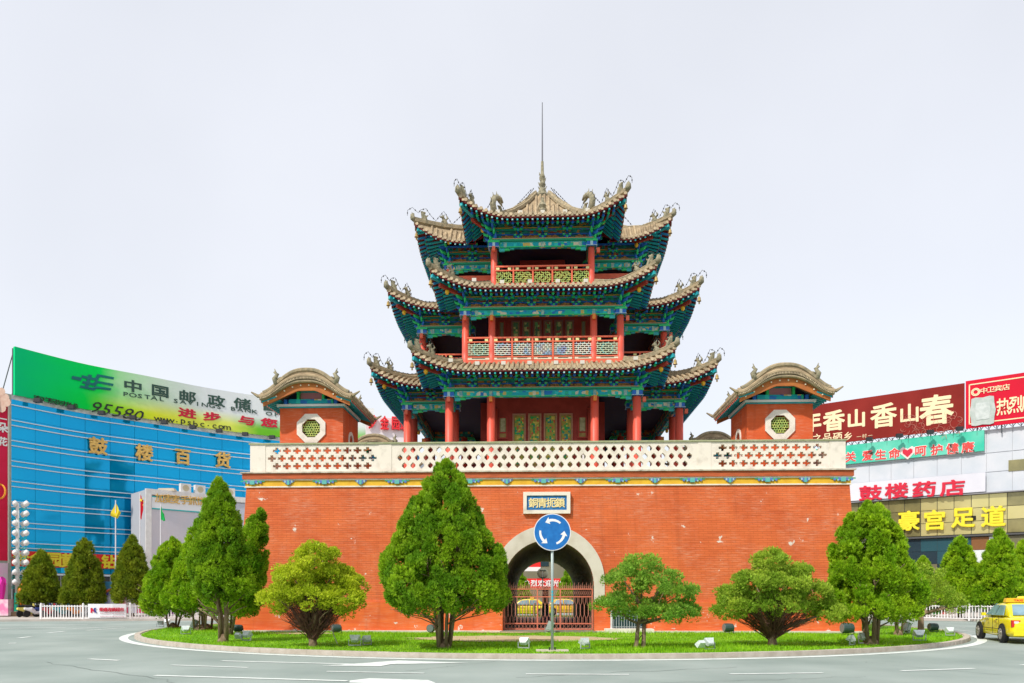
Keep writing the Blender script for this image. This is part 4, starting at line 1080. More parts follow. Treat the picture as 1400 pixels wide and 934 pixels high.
# small lamps standing on the front eaves
for z_, yy, xs_ in ((12.62, -7.9, np.arange(-4.2, 4.3, 1.2)), (16.6, -7.2, np.arange(-3.2, 3.3, 1.3)), (20.35, -5.9, (-2.2, -1.1, 0, 1.1, 2.2))):
    for x in xs_:
        m = MB(); rf = R1 if z_ < 13 else (R2 if z_ < 17 else R3)
        p = rf.u(0, rf.len[0]/2+float(x), .22, .10); m.box(p+Vector((0, 0, .12)), (.20, .12, .16)); m.tube([p, p+Vector((0, 0, .1))], .02, 4)
        m.build('eave_floodlight', mat('pale_lamp_housing', (0.62, 0.60, 0.52), rough=.5), tower)
# front gable moulding of the top roof
m = MB()
for s in (-1, 1):
    m.tube([wp(Vector((s*x, -y)), z) for x, y, z in ((.05, 1.0, 23.15), (.35, 2.2, 22.0), (.95, 3.6, 21.1), (1.7, 4.9, 20.6))], .08, 5)
m.build('gable_moulding', ridge_m, top_roof)
m = MB().lathe([(.16, 0), (.22, .15), (.12, .25), (.2, .4), (.1, .55), (.06, .8)], 8, wp(Vector((0, -4.6)), 20.7)); m.build('gable_finial', beast_m, top_roof)
# spire and lightning rod
m = MB(); sp = wp(Vector((0, 0)), 23.45)
m.lathe([(.42, -.3), (.34, .1), (.20, .35), (.30, .55), (.22, .8), (.13, 1.0), (.20, 1.15), (.12, 1.35), (.16, 1.6), (.09, 1.8), (.07, 2.45)], 10, sp)
for k in range(26):
    a = k*2.4; z = .05+k*.065; m.tube([sp+Vector((.15*math.cos(a), .15*math.sin(a), z)), sp+Vector((.36*math.cos(a)*(1-k/50), .36*math.sin(a)*(1-k/50), z+.16))], [.05, .012], 4)
m.build('spire', beast_m, tower)
MB().tube([sp+Vector((0, 0, 2.3)), sp+Vector((0, 0, 5.75))], [.045, .022], 6).build('lightning_rod', mat('rod_steel', (0.16, 0.16, 0.18), rough=.5), tower)

# ================================================================== TREES
def clump_crown(name, parent, C, Rc, n_per, size, m_, up=.5, seed=1, aspect=.42, squash=1.0):
    if wl(parent).y < 6: size *= .66; n_per = int(n_per*1.6)
    """many small leaf sprays spread over and inside clumps; C centres (k,3), Rc radii"""
    rs = np.random.RandomState(seed); C = np.array(C, float); Rc = np.array(Rc, float); k = len(C); N = k*n_per
    idx = np.repeat(np.arange(k), n_per); d = rs.normal(size=(N, 3)); d /= np.linalg.norm(d, axis=1)[:, None]; d[:, 2] = np.where(rs.rand(N) < .3, np.abs(d[:, 2]), d[:, 2])
    rad = rs.uniform(.45, 1.08, N)**.6
    P = C[idx]+d*(Rc[idx]*rad)[:, None]*np.array([1, 1, squash])
    o = d+np.array([0, 0, up])+rs.normal(scale=.45, size=(N, 3)); o /= np.linalg.norm(o, axis=1)[:, None]
    sd_ = np.cross(o, rs.normal(size=(N, 3))); sd_ /= np.linalg.norm(sd_, axis=1)[:, None]
    nn = np.cross(o, sd_); S = size*rs.uniform(.6, 1.35, N)[:, None]
    size = size*.86; S = S*.86
    V = np.zeros((N, 3, 3, 3))
    for b, (ang, ln) in enumerate(((-.55, .8), (0, 1.0), (.55, .8))):
        ax = o*math.cos(ang)+sd_*math.sin(ang)+nn*rs.uniform(-.3, .3, (N, 1)); px_ = sd_*math.cos(ang)-o*math.sin(ang)
        V[:, b, 0] = P-px_*S*aspect*.5-o*S*.2; V[:, b, 1] = P+px_*S*aspect*.5-o*S*.2; V[:, b, 2] = P+ax*S*ln
    V = V.reshape(-1, 3)-np.array(wl(parent)); F = np.arange(len(V)).reshape(-1, 3)
    # three blades of a spray share an island by a tiny common root is not needed: each blade varies on its own
    return link(name, npmesh(name, V, F, m_), parent, wl(parent))

def cone_clumps(x, y, z0, h, rad, k, seed, prof=None, rc=(.20, .36), shear=(0, 0), rough=.12, tip=0):
    rs = np.random.RandomState(seed); out = []; rr = []
    k = int(k*1.9); rc = (rc[0]*.50, rc[1]*.68)
    prof = prof or (lambda t: (min(1, t/.16+.35)**.8)*(1-t)**.62*1.12)
    ph = rs.rand(6)*6.28
    tt = []
    while len(tt) < k:
        t = rs.rand()
        if rs.rand() < max(.12, prof(t)): tt.append(t)
    for t in tt:
        a = rs.rand()*2*PI; lump = 1+rough*(math.sin(3*a+ph[0]+t*5)+.7*math.sin(5*a+ph[1]-t*9)+.6*math.sin(2*a+t*16+ph[2]))
        q = rad*prof(t)*lump*(1 if rs.rand() < .8 else rs.uniform(.35, .8)); c = rs.uniform(*rc)*(1-.35*t)
        q = max(0, q-c*.5)
        out.append((x+q*math.cos(a)+shear[0]*t, y+q*math.sin(a)+shear[1]*t, z0+h*t)); rr.append(c)
    for j in range(8): out.append((x+shear[0]+rs.uniform(-.05, .05), y+shear[1]+rs.uniform(-.05, .05), z0+h*(.93+.01*j))); rr.append(.10)
    return out, rr

def branchy(m, p0, tips, r0, mi=0, seed=1, wob=.08, mid=.5):
    rs = random.Random(seed)
    for t in tips:
        t = Vector(t); p0 = Vector(p0); n_ = 5; pts = []; rr = []
        for i in range(n_+1):
            q = i/n_; p = p0.lerp(t, q); p.z = p0.z+(t.z-p0.z)*(q**(1-.35*mid)); p += Vector((rs.uniform(-wob, wob), rs.uniform(-wob, wob), 0))*math.sin(q*PI)
            pts.append(p); rr.append(r0*(1-.72*q))
        m.tube(pts, rr, 6, mi)

def tree(label, x, y, gz, crown_bot, top, rad, k, leaf, seed, cat='tree', stems=5, spread=.45, n_per=85, size=.13, prof=None, shear=(0, 0), rc=(.2, .36), barkm=None, r0=.075, base_w=.18, up=.6, group=None, rough=.10, kind='cypress_tree'):
    t = thing(kind, label, cat, (x, y, gz), 0, group); rs = random.Random(seed)
    m = MB(); ch = top-crown_bot
    for i in range(stems):
        a = 2*PI*i/max(1, stems)+rs.uniform(-.4, .4) if stems > 1 else 0
        b = Vector((x+base_w*math.cos(a)*(stems > 1), y+base_w*math.sin(a)*(stems > 1), gz-.05)); tipz = crown_bot+ch*rs.uniform(.35, .75)
        tp = Vector((x+shear[0]*.5+rad*spread*math.cos(a)*(stems > 1), y+rad*spread*math.sin(a)*(stems > 1), tipz))
        branchy(m, b, [tp], r0*rs.uniform(.8, 1.25), seed=seed+i)
        for j in range(4):
            q = b.lerp(tp, rs.uniform(.18, .5)); a2 = a+rs.uniform(-1.1, 1.1)
            branchy(m, q, [q+Vector((rad*.75*math.cos(a2), rad*.75*math.sin(a2), rs.uniform(.25, .9)))], r0*.4, seed=seed*3+j)
    m.tube([(x, y, gz-.08), (x, y, gz+.08), (x, y, gz+.25)], [base_w+r0*1.5, base_w+r0*.8, r0*.9], 9)
    m.build('trunk', barkm or bark, t, smooth=True)
    C, Rc = cone_clumps(x, y, crown_bot, ch, rad, k, seed, prof, rc, shear, rough)
    clump_crown('crown', t, C, Rc, int(n_per*1.0), size, leaf, .95, seed, squash=1.45)
    return t

def lobe_clumps(lobes, k, seed, rc=(.14, .26)):
    rs = np.random.RandomState(seed); out = []; rr = []
    vol = np.array([l[3]*l[4]+l[3]*l[5] for l in lobes]); vol = vol/vol.sum()
    for (cx, cy, cz, rx, ry, rz), f in zip(lobes, vol):
        for _ in range(max(3, int(k*f))):
            d = rs.normal(size=3); d /= np.linalg.norm(d)
            if d[2] < -.25 and rs.rand() < .6: d[2] = -d[2]
            q = rs.uniform(.55, 1.0)**.5
            out.append((cx+d[0]*rx*q, cy+d[1]*ry*q, cz+d[2]*rz*q)); rr.append(rs.uniform(*rc))
    return out, rr
def bush(label, x, y, gz, lobes, k, leaf, seed, twigs=True, r0=.11, stems=1, n_per=70, size=.11, cat='tree', kind='pine_tree', fan=None, up=.7, barkm=None, tw_r=1.5, tw_z=(.35, 1.2), lean=(0, 0)):
    t = thing(kind, label, cat, (x, y, gz)); rs = random.Random(seed); m = MB()
    tips = [(l[0]+rs.uniform(-.1, .1), l[1], l[2]+rs.uniform(-.1, .15)) for l in lobes]
    for s_ in range(stems):
        b = Vector((x+(s_-(stems-1)/2)*.22, y+.05*s_, gz-.05)); fk = b+Vector((lean[0]+rs.uniform(-.08, .08), lean[1], .45 if twigs else .75))
        m.tube([b-Vector((0, 0, .05)), b+Vector((.0, 0, .12)), fk], [r0*1.5, r0*1.05, r0*.85], 8)
        branchy(m, fk, tips[s_::stems]*1, r0*.6, seed=seed+s_, wob=.14)
        for _ in range(5): branchy(m, fk, [Vector(random.Random(seed+_).choice(tips))+Vector((rs.uniform(-.4, .4), rs.uniform(-.4, .4), 0))], r0*.32, seed=seed*2+_, wob=.18)
    m.build('trunk', barkm or bark, t, smooth=True)
    if twigs:
        m = MB()
        for i in range(230):
            a = rs.uniform(0, 2*PI); rr_ = tw_r*math.sqrt(rs.uniform(.05, 1)); z1 = rs.uniform(*tw_z)
            p0 = Vector((x+rs.uniform(-.1, .1), y+rs.uniform(-.1, .1), gz+rs.uniform(.12, .45))); p3 = Vector((x+rr_*math.cos(a), y+rr_*math.sin(a)*.8, gz+z1+.35*rr_/tw_r))
            md = p0.lerp(p3, .5)+Vector((rs.uniform(-.12, .12), rs.uniform(-.12, .12), rs.uniform(-.1, .08)))
            m.tube([p0, md, p3], [.016, .011, .004], 3)
            for _ in range(3): m.tube([md.lerp(p3, rs.random()), p3+Vector((rs.uniform(-.25, .25), rs.uniform(-.25, .25), rs.uniform(-.1, .25)))], [.007, .003], 3)
        m.build('dead_twigs', twig_m, t, kind='stuff')
    C, Rc = lobe_clumps(lobes, k, seed); clump_crown('crown', t, C, Rc, n_per, size, leaf, up, seed, squash=.75)
    return t

g = lambda px, py: gnd(px, py, .13)
def zat(p, py): return CH+((p-CAM).dot(FW))*(HY-py)/FPX
def wid(p, px): return px*((p-CAM).dot(FW))/FPX
# big cypress left of the arch
p = g(607, 885); tree('largest dark green cypress with several thin trunks left of the archway', p.x, p.y, .13, zat(p, 832), zat(p, 634), wid(p, 85), 360, leaf_a, 11, stems=9, spread=.30, base_w=.16, r0=.055,
     prof=lambda t: (min(1, t/.2+.62)**.9)*(max(0, 1-t)**.60)*(1.08 if t < .5 else 1.05), n_per=95, size=.13, shear=(.05, 0), rc=(.20, .34))
# group at the left end of the island
p = g(305, 877); tree('tall green cypress with bare leaning trunk at the left corner of the wall', p.x, p.y, .13, zat(p, 818), zat(p, 660), wid(p, 40), 210, leaf_a, 12, stems=3, spread=.25, r0=.085, base_w=.10,
     prof=lambda t: (min(1, t/.15+.45))*(max(0, 1-t)**.5)*1.05, n_per=95, size=.13, shear=(-.15, 0))
p = gnd(318, 867, .13); q = Vector((gnd(352, 867, .13).x, p.y, 0)); t_ = tree('slender dark cypress leaning right against the left corner of the red wall', p.x, p.y-.3, .13, zat(p, 836), zat(p, 702), wid(p, 33), 230, leaf_a, 13, stems=2, spread=.2, r0=.06, base_w=.06,
     prof=lambda t: (min(1, t/.2+.6))*(max(0, 1-t)**.5)*1.1 if t > .3 else 1.05, n_per=85, size=.13, shear=(1.25, 0))
p = gnd(283, 860, .13); tree('mid-height green cypress between the bright bushy one and the tall leaning one', p.x, p.y, .13, zat(p, 836), zat(p, 705), wid(p, 34), 150, leaf_a, 17, stems=3, spread=.4, r0=.05, base_w=.2, n_per=85, size=.14)
p = g(266, 862); tree('bright green cypress second from the left end of the island', p.x, p.y+.6, .13, zat(p, 832), zat(p, 712), wid(p, 40), 170, leaf_b, 14, stems=4, spread=.4, r0=.05, base_w=.25, n_per=85, size=.14, shear=(-.1, 0))
p = gnd(236, 858, .13); tree('bright green bushy cypress leftmost on the island lawn', p.x, p.y, .13, zat(p, 838), zat(p, 738), wid(p, 42), 200, leaf_b, 15, stems=4, spread=.6, r0=.05, base_w=.2, n_per=85, size=.15)
p = gnd(338, 862, .13); bush('small purplish-brown bare shrub by the left wall corner', p.x-.3, p.y, .13, [(p.x-.3, p.y, .8, .35, .3, .2)], 4, twig_m, 16, r0=.03, cat='shrub', kind='shrub', tw_r=.55, tw_z=(.4, 1.0), n_per=30)
# pruned pines and small trees along the front
p = g(428, 883); W_ = lambda a: wid(p, a)
L5 = [(p.x+W_(a), p.y+b, zat(p, c), W_(rx), .9, W_(rz)) for a, b, c, rx, rz in ((-48, 0, 820, 24, 17), (-20, -.4, 795, 26, 20), (5, 0, 768, 28, 24), (8, -.5, 818, 30, 16), (42, 0, 822, 28, 18), (25, .3, 790, 30, 18), (48, .4, 800, 16, 12), (-30, .6, 815, 25, 18))]
bush('yellow-green flat-topped pine on a dark twiggy base in front of the left wall', p.x, p.y, .13, L5, 330, leaf_c, 21, n_per=75, tw_r=W_(44), tw_z=(.45, 1.25), r0=.12)
p = g(875, 885); L6 = [(p.x+W_(a), p.y+b, zat(p, c), W_(rx), .9, W_(rz)) for a, b, c, rx, rz in ((-42, 0, 832, 22, 14), (-20, -.4, 795, 28, 18), (2, 0, 775, 24, 16), (22, -.4, 800, 30, 20), (52, 0, 812, 26, 12), (60, .2, 838, 20, 12), (10, .2, 832, 30, 12), (-22, .2, 826, 20, 16), (36, -.3, 838, 26, 10))]
bush('small open-crowned bright green tree with two thin trunks right of the gate', p.x, p.y, .13, L6, 210, leaf_d, 22, twigs=False, r0=.065, stems=2, n_per=62, kind='small_tree')
p = g(1056, 882); L7 = [(p.x+W_(a), p.y+b, zat(p, c), W_(rx), .95, W_(rz)) for a, b, c, rx, rz in ((-50, 0, 832, 26, 14), (-30, -.4, 800, 26, 18), (-5, 0, 772, 22, 18), (10, -.4, 800, 34, 18), (30, 0, 785, 14, 12), (55, .1, 812, 22, 14), (70, 0, 838, 20, 14), (5, -.3, 828, 40, 14), (-45, .5, 815, 20, 14))]
bush('wide olive pine with brown twiggy underside before the right part of the wall', p.x, p.y, .13, L7, 340, leaf_p, 23, n_per=75, tw_r=W_(58), tw_z=(.4, 1.2), r0=.13)
# right end group
p = g(1191, 880); tree('broad bright green cypress at the right corner of the red wall', p.x, p.y, .13, zat(p, 842), zat(p, 690), wid(p, 63), 270, leaf_b, 31, stems=5, spread=.35, r0=.075, base_w=.16,
     prof=lambda t: (min(1, t/.15+.7))*(max(0, 1-t)**.42)*1.02, n_per=95, size=.13, shear=(-.1, 0), rough=.09)
p = gnd(1228, 868, .13); tree('lower cypress tucked behind the broad one at the right corner', p.x, p.y, .13, zat(p, 832), zat(p, 752), wid(p, 32), 95, leaf_b, 32, stems=3, spread=.5, r0=.055, base_w=.12, n_per=80, size=.14)
p = gnd(1259, 865, .13); L8 = [(p.x+W_(a), p.y+b, zat(p, c), W_(rx)*1.1, .9, W_(rz)*1.1) for a, b, c, rx, rz in ((0, 0, 788, 26, 16), (-8, 0, 812, 22, 16), (25, 0, 822, 28, 16), (10, .2, 805, 28, 16), (38, -.2, 830, 18, 10))]
bush('pale olive spreading pine at the right end of the island', p.x, p.y, .13, L8, 110, leaf_p, 33, twigs=False, r0=.12, kind='pine_tree')
# background cypresses beyond the road
bg = 'clipped cypresses in a row on the far pavement'
for i, (px, d, top, bot, rw, lab) in enumerate([(56, 58, 757, 822, 24, 'olive cypress nearest the globe street lamp'), (115, 57, 739, 824, 26, 'olive cypress in front of the red banner, centre of three'), (181, 57.5, 737, 822, 25, 'olive cypress beside the yellow flag pole')]):
    p = at(px, d); tree(lab, p.x, p.y, .13, zat(p, bot), zat(p, top), wid(p, rw), 150, leaf_o, 41+i, stems=2, spread=.2, r0=.10, base_w=.06, n_per=75, size=.22, rc=(.35, .6), group=bg, rough=.06,
         prof=lambda t: (min(1, t/.2+.75))*(max(0, 1-t)**.55)*1.05)
for i, (px, d, top, bot, rw, lab) in enumerate([(1312, 52, 738, 822, 34, 'conical bright cypress beyond the fence, left of the taxi roof'), (1366, 50, 727, 826, 32, 'tallest conical cypress behind the yellow taxi'), (1398, 52, 742, 826, 30, 'cypress cut by the right edge of the photo behind the taxi'), (1262, 54, 765, 832, 24, 'low far cypress seen beside the pale olive pine')]):
    p = at(px, d); tree(lab, p.x, p.y, .13, zat(p, bot), zat(p, top), wid(p, rw), 160, leaf_b if i < 3 else leaf_a, 51+i, stems=2, spread=.2, r0=.10, base_w=.06, n_per=75, size=.20, rc=(.32, .55), group=bg, rough=.07,
         prof=lambda t: (min(1, t/.15+.8))*(max(0, 1-t)**.62)*1.05)
# trees seen through the tunnel
for i, (px, d) in enumerate(((712, 80), (775, 82))):
    p = at(px, d); tree(['dark tree seen at the left of the tunnel opening', 'dark tree seen at the right of the tunnel opening'][i], p.x, p.y, .13, 1.2, 4.2, 1.0, 40, leaf_a, 61+i, stems=1, n_per=60, size=.25, rc=(.35, .5), kind='street_tree')

# ================================================================== LEFT: curved blue glass department store
class Curve:
    def __init__(s, pts):
        P = [Vector((p.x, p.y)) for p in pts]; out = []
        for i in range(len(P)-1):
            p0, p1, p2, p3 = P[max(0, i-1)], P[i], P[i+1], P[min(len(P)-1, i+2)]
            for j in range(12):
                t = j/12; out.append(.5*((2*p1)+(p2-p0)*t+(2*p0-5*p1+4*p2-p3)*t*t+(3*p1-p0-3*p2+p3)*t**3))
        out.append(P[-1]); s.p = out; s.d = [0]
        for a, b in zip(out[:-1], out[1:]): s.d.append(s.d[-1]+(b-a).length)
        s.L = s.d[-1]
    def at(s, u, out=0.0, z=0.0):
        i = 0
        if u <= 0: i = 0
        else:
            i = min(len(s.p)-2, max(0, int(np.searchsorted(s.d, u))-1))
        a, b = s.p[i], s.p[i+1]; t = (u-s.d[i])/(s.d[i+1]-s.d[i]); c = a+(b-a)*t; e = (b-a).normalized(); n_ = Vector((e.y, -e.x))
        return Vector((c.x+n_.x*out, c.y+n_.y*out, z))
    def ang(s, u):
        a, b = s.at(u-.3), s.at(u+.3); return math.atan2(b.y-a.y, b.x-a.x)
    def find(s, px, out=0.0):
        best = min(np.linspace(-3, s.L+3, 900), key=lambda u: abs(proj(s.at(u, out))-px)); return best
def proj(P):
    d = P-CAM; return HX+FPX*(d.dot(RT))/(d.dot(FW))
def zpx(P, py): return CH+((P-CAM).dot(FW))*(HY-py)/FPX
LC = Curve([at(a, d) for a, d in ((12, 64), (110, 69), (200, 73), (290, 77.5), (383, 81.5), (470, 84.5), (572, 87))])
def ribbon(cv, u0, u1, o, z0, z1, thick=.1, n=24, mi=0, m=None, f0=None, f1=None):
    m = m or MB(); vs = []
    for i in range(n+1):
        u = u0+(u1-u0)*i/n; a0 = f0(i/n) if f0 else z0; a1 = f1(i/n) if f1 else z1
        vs += [cv.at(u, o, a0), cv.at(u, o, a1), cv.at(u, o-thick, a1), cv.at(u, o-thick, a0)]
    fs = []
    for i in range(n):
        for j in range(4): fs.append((4*i+j, 4*i+(j+1) % 4, 4*i+4+(j+1) % 4, 4*i+4+j))
    fs += [(0, 1, 2, 3), (4*n+3, 4*n+2, 4*n+1, 4*n)]
    return m.add(vs, fs, mi)
glass_b = mat('blue_curtain_glass', (0.0, 0.33, 0.66), (0.0, 0.40, 0.74), scale=0.12, rough=0.05, spec=0.3, metal=0.45)
rail_w = mat('pale_mullion', (0.72, 0.80, 0.86), rough=.4)
grey_c = mat('grey_cladding', (0.50, 0.53, 0.58), (0.60, 0.62, 0.67), scale=.5, rough=.7)
b0 = LC.at(0)
store = thing('department_store', 'curved blue glass department store with pale horizontal lines and gold characters', 'department store', LC.at(LC.L/2))
ZT = 18.15
zl = [ZT-.06]+[]
fl = 1.70; tops = [17.25-1.70*i for i in range(7)]
npn = int(LC.L/2.05)
pw = LC.L/npn
pm = MB().box((0, 0, 0), (pw-.025, .06, 1.0)).mesh('glass_pane', glass_b)
zs = [(ZT-.05, 16.55)]+[(16.55-1.70*i, 16.55-1.70*(i+1)) for i in range(6)]+[(6.35, 5.35)]
for (za, zb_) in zs:
    for i in range(npn):
        u = (i+.5)*pw; o = link('glass_pane', pm, store, LC.at(u, random.uniform(-.004, .004), (za+zb_)/2)); o.rotation_euler = (random.uniform(-.004, .004), 0, LC.ang(u)+random.uniform(-.006, .006)); o.scale = (1, 1, za-zb_-.02)
for k, z in enumerate([17.62]+[16.34-1.70*i+d for i in range(7) for d in (0, -.43)]):
    if z < 5.2: continue
    ribbon(LC, -.05, LC.L, .16, z-.035, z+.035, .16, 30).build('facade_rail', rail_w, store)
m = ribbon(LC, -.1, LC.L+.1, -.10, -.1, ZT-.1, .5, 24); m.build('wall', mat('dark_facade_backing', (0.03, 0.08, 0.14), rough=.8), store)
m = MB(); p0 = LC.at(-.1, -.2); p1 = LC.at(LC.L+.1, -.2)
m.prism([(LC.at(u, -.65).x, LC.at(u, -.65).y) for u in np.linspace(-.1, LC.L+.1, 20)]+[(p1.x+6, p1.y+16), (p0.x-14, p0.y+24)], lambda a, b, t: (a, b, t), -.1, ZT-.6); m.build('building_mass', grey_c, store)
ribbon(LC, -.1, LC.L+.1, .02, ZT-.05, ZT+.30, .5, 30).build('roof_edge', mat('white_roof_edge', (.75, .76, .78), (.5, .5, .52), scale=2), store)
# ground floor: dark glazing, white bands, columns
ribbon(LC, 0, LC.L, .10, 3.45, 3.62, .2, 30).build('facade_rail', rail_w, store)
shop = mat('shop_interior_dark', (0.03, 0.045, 0.05), (0.10, 0.09, 0.08), scale=1.1, rough=.3)
ribbon(LC, 0, LC.L, .0, .1, 3.4, .1, 30).build('shop_front', shop, store)
gteal = mat('teal_glass_band', (0.01, 0.12, 0.16), (0.02, .2, .25), scale=.8, rough=.15)
for i in range(npn): 
    o = link('glass_pane', pm, store, LC.at((i+.5)*pw, .06, 3.98), 0); o.rotation_euler = (0, 0, LC.ang((i+.5)*pw)); o.scale = (1, 1, .62)
colm = MB().box((0, 0, 1.75), (.35, .3, 3.4)).mesh('pier', grey_c)
for i in range(0, npn+1, 3): link('pier', colm, store, LC.at(i*pw, .08, 0), LC.ang(i*pw))
mm = MB(); 
for i in range(npn*2): mm.beam(LC.at(i*pw/2, .07, .2), LC.at(i*pw/2, .07, 3.4), .05, .05)
mm.build('shop_mullion', mat('aluminium', (.45, .45, .45), rough=.4), store, kind='stuff')
# gold characters
goldc = mat('gold_lettering', (0.85, 0.55, 0.16), (0.62, 0.36, 0.08), scale=5, rough=.3, metal=.3)
for ch, px, py in (('鼓', 134, 610), ('楼', 197, 619), ('百', 250, 625), ('货', 305, 629)):
    u = LC.find(px, .25); p = LC.at(u, .28); p.z = zpx(p, py); put_char(ch, p, LC.ang(u), 1.6, goldc, store, .08, .03)
# red banner with yellow characters
band_r = thing('jewellery_banner', 'long red banner with yellow characters across the blue glass store', 'banner', LC.at(12, .3, 4.6))
yl = mat('yellow_lettering', (0.80, 0.66, 0.03), rough=.5); redb = mat('red_banner_cloth', (0.78, 0.02, 0.015), (0.70, 0.02, 0.02), scale=1, rough=.6)
u0, u1 = LC.find(14, .3), LC.find(345, .3); ribbon(LC, u0, u1, .34, 4.15, 5.45, .08, 30).build('cloth', redb, band_r)
for ch, px in (('梦', 29), ('金', 51), ('园', 74), ('黄', 93), ('金', 117), ('钻', 149), ('石', 168), ('玉', 190), ('器', 212)):
    u = LC.find(px, .4); put_char(ch, LC.at(u, .40, 4.80), LC.ang(u), 1.28, yl, band_r, .03, .035)

# big curved green billboard on the roof
bb = thing('bank_billboard', 'long curved green and yellow bank billboard on the roof of the blue store', 'billboard', LC.at(12, 0, ZT))
def billboard_mat():
    m = bpy.data.materials.new('green_print'); m.use_nodes = True; n = m.node_tree.nodes; l = m.node_tree.links; p = n['Principled BSDF']; p.inputs['Roughness'].default_value = .7; p.inputs['Specular IOR Level'].default_value = .1
    uv = n.new('ShaderNodeUVMap'); s = n.new('ShaderNodeSeparateXYZ'); l.new(uv.outputs[0], s.inputs[0])
    no = n.new('ShaderNodeTexNoise'); no.inputs['Scale'].default_value = 3; l.new(uv.outputs[0], no.inputs['Vector'])
    ma = n.new('ShaderNodeMath'); ma.operation = 'MULTIPLY_ADD'; ma.inputs[1].default_value = .12; l.new(no.outputs[0], ma.inputs[0]); l.new(s.outputs[0], ma.inputs[2])
    def ramp(inp, st):
        r = n.new('ShaderNodeValToRGB'); e = r.color_ramp.elements
        e[0].position, e[0].color = st[0][0], (*st[0][1], 1); e[1].position, e[1].color = st[-1][0], (*st[-1][1], 1)
        for a, c in st[1:-1]: x = e.new(a); x.color = (*c, 1)
        l.new(inp, r.inputs[0]); return r.outputs[0]
    top = ramp(ma.outputs[0], [(.06, (0.0, .56, .20)), (.20, (0.0, .66, .13)), (.30, (.0, .74, .10)), (.36, (.38, .76, .36)), (.50, (.64, .80, .62)), (.65, (.76, .80, .80))])
    bot = ramp(ma.outputs[0], [(.06, (0.0, .58, .20)), (.26, (.0, .68, .06)), (.36, (.36, .74, .02)), (.48, (.78, .84, .04)), (.72, (.78, .84, .12)), (.82, (.16, .52, .03))])
    a3 = n.new('ShaderNodeMath'); a3.operation = 'MULTIPLY_ADD'; a3.inputs[1].default_value = .15; l.new(no.outputs[0], a3.inputs[0]); l.new(s.outputs[1], a3.inputs[2])
    f = n.new('ShaderNodeMapRange'); f.inputs['From Min'].default_value = .18; f.inputs['From Max'].default_value = .62; f.interpolation_type = 'SMOOTHSTEP'; l.new(a3.outputs[0], f.inputs['Value'])
    mx = n.new('ShaderNodeMix'); mx.data_type = 'RGBA'; l.new(f.outputs[0], mx.inputs[0]); l.new(bot, mx.inputs[6]); l.new(top, mx.inputs[7]); l.new(mx.outputs[2], p.inputs['Base Color'])
    return m
ub0, ub1 = LC.find(20.5, .3), LC.find(512, .3); bz0, bz1 = ZT+.32, 22.5
nb = 40; vs, uvs = [], []
for i in range(nb+1):
    u = ub0+(ub1-ub0)*i/nb
    vs += [LC.at(u, .3, bz0), LC.at(u, .3, bz1), LC.at(u, .05, bz1), LC.at(u, .05, bz0)]; uvs += [(i/nb*1.2, 0), (i/nb*1.2, 1), (i/nb*1.2, 1), (i/nb*1.2, 0)]
fs = [(4*i+j, 4*i+(j+1) % 4, 4*i+4+(j+1) % 4, 4*i+4+j) for i in range(nb) for j in range(4)]+[(0, 1, 2, 3), (4*nb+3, 4*nb+2, 4*nb+1, 4*nb)]
me = MB().add(vs, fs).mesh('printed_panel', billboard_mat(), off=-wl(bb)); ul = me.uv_layers.new(name='UVMap')
for lp in me.loops: ul.data[lp.index].uv = uvs[lp.vertex_index]
link('printed_panel', me, bb, wl(bb))
m = MB()
for i in range(0, 44):
    u = ub0+(ub1-ub0)*i/43; m.beam(LC.at(u, -.05, ZT), LC.at(u, -.05, bz1-.1), .07, .07); m.beam(LC.at(u, -.05, bz1-.6), LC.at(u, -2.2, ZT), .06, .06)
    m.beam(LC.at(u, .2, ZT+.25), LC.at(u+.5, .9, ZT+.12), .04, .04)
m.build('truss', mat('dark_steel_truss', (0.10, 0.11, 0.12), rough=.6), bb, kind='stuff')
for i, px in enumerate((51, 97, 138, 181, 224, 263, 299, 335, 372, 505)):
    u = LC.find(px, .9); m = MB(); p = LC.at(u, 1.0, ZT+.10); m.box(p, (.55, .35, .28)); m.beam(LC.at(u, .3, ZT+.3), p, .05, .05); m.box(p+Vector((0, 0, -.17)), (.62, .4, .05))
    m.build('flood_lamp', mat('black_lamp', (0.03, 0.03, 0.035), rough=.5), bb)
dk = mat('dark_green_ink', (0.03, 0.08, 0.06), rough=.6); rdk = mat('red_ink', (0.60, 0.01, 0.04), rough=.6); tealk = mat('dark_teal_ink', (0.0, 0.16, 0.15), rough=.6); blk = mat('black_ink', (0.02, 0.025, 0.02), rough=.6)
def bch(ch, px, py, size, m_, sx=1.15, off=.01):
    u = LC.find(px, .33); p = LC.at(u, .335); p.z = zpx(p, py); put_char(ch, p, LC.ang(u), size, m_, bb, .02, off, sx=sx)
for ch, px, py in (('中', 182, 528), ('国', 219, 535), ('邮', 257, 542), ('政', 296, 548), ('储', 331, 552), ('蓄', 369, 555), ('银', 402, 560), ('行', 436, 565)): bch(ch, px, py, 1.15, dk, 1.55, .02)
for j, ch in enumerate('POSTAL SAVINGS BANK OF CHINA'):
    if ch != ' ': bch(ch, 172+j*9.8, 539+j*1.33, .55, dk, 1.7, .005)
for ch, px, py in (('进', 256, 565), ('步', 290, 570), ('与', 337, 575), ('您', 368, 578), ('同', 400, 582), ('步', 430, 586)): bch(ch, px, py, .95, rdk, 1.9, .035)
SHEAR[0] = .35
for j, ch in enumerate('95580'): bch(ch, 132+j*14.4, 557+j*2.9, 1.45, blk, 1.25, .0)
SHEAR[0] = 0.0
for j, ch in enumerate('www.psbc.com'): bch(ch, 216+j*8.6, 573.5+j*1.05, .85, blk, 1.3, .0)
for j, ch in enumerate('客户服务热线'): bch(ch, 53+j*9.6, 545+j*2.0, .55, blk, 1.6, .0)
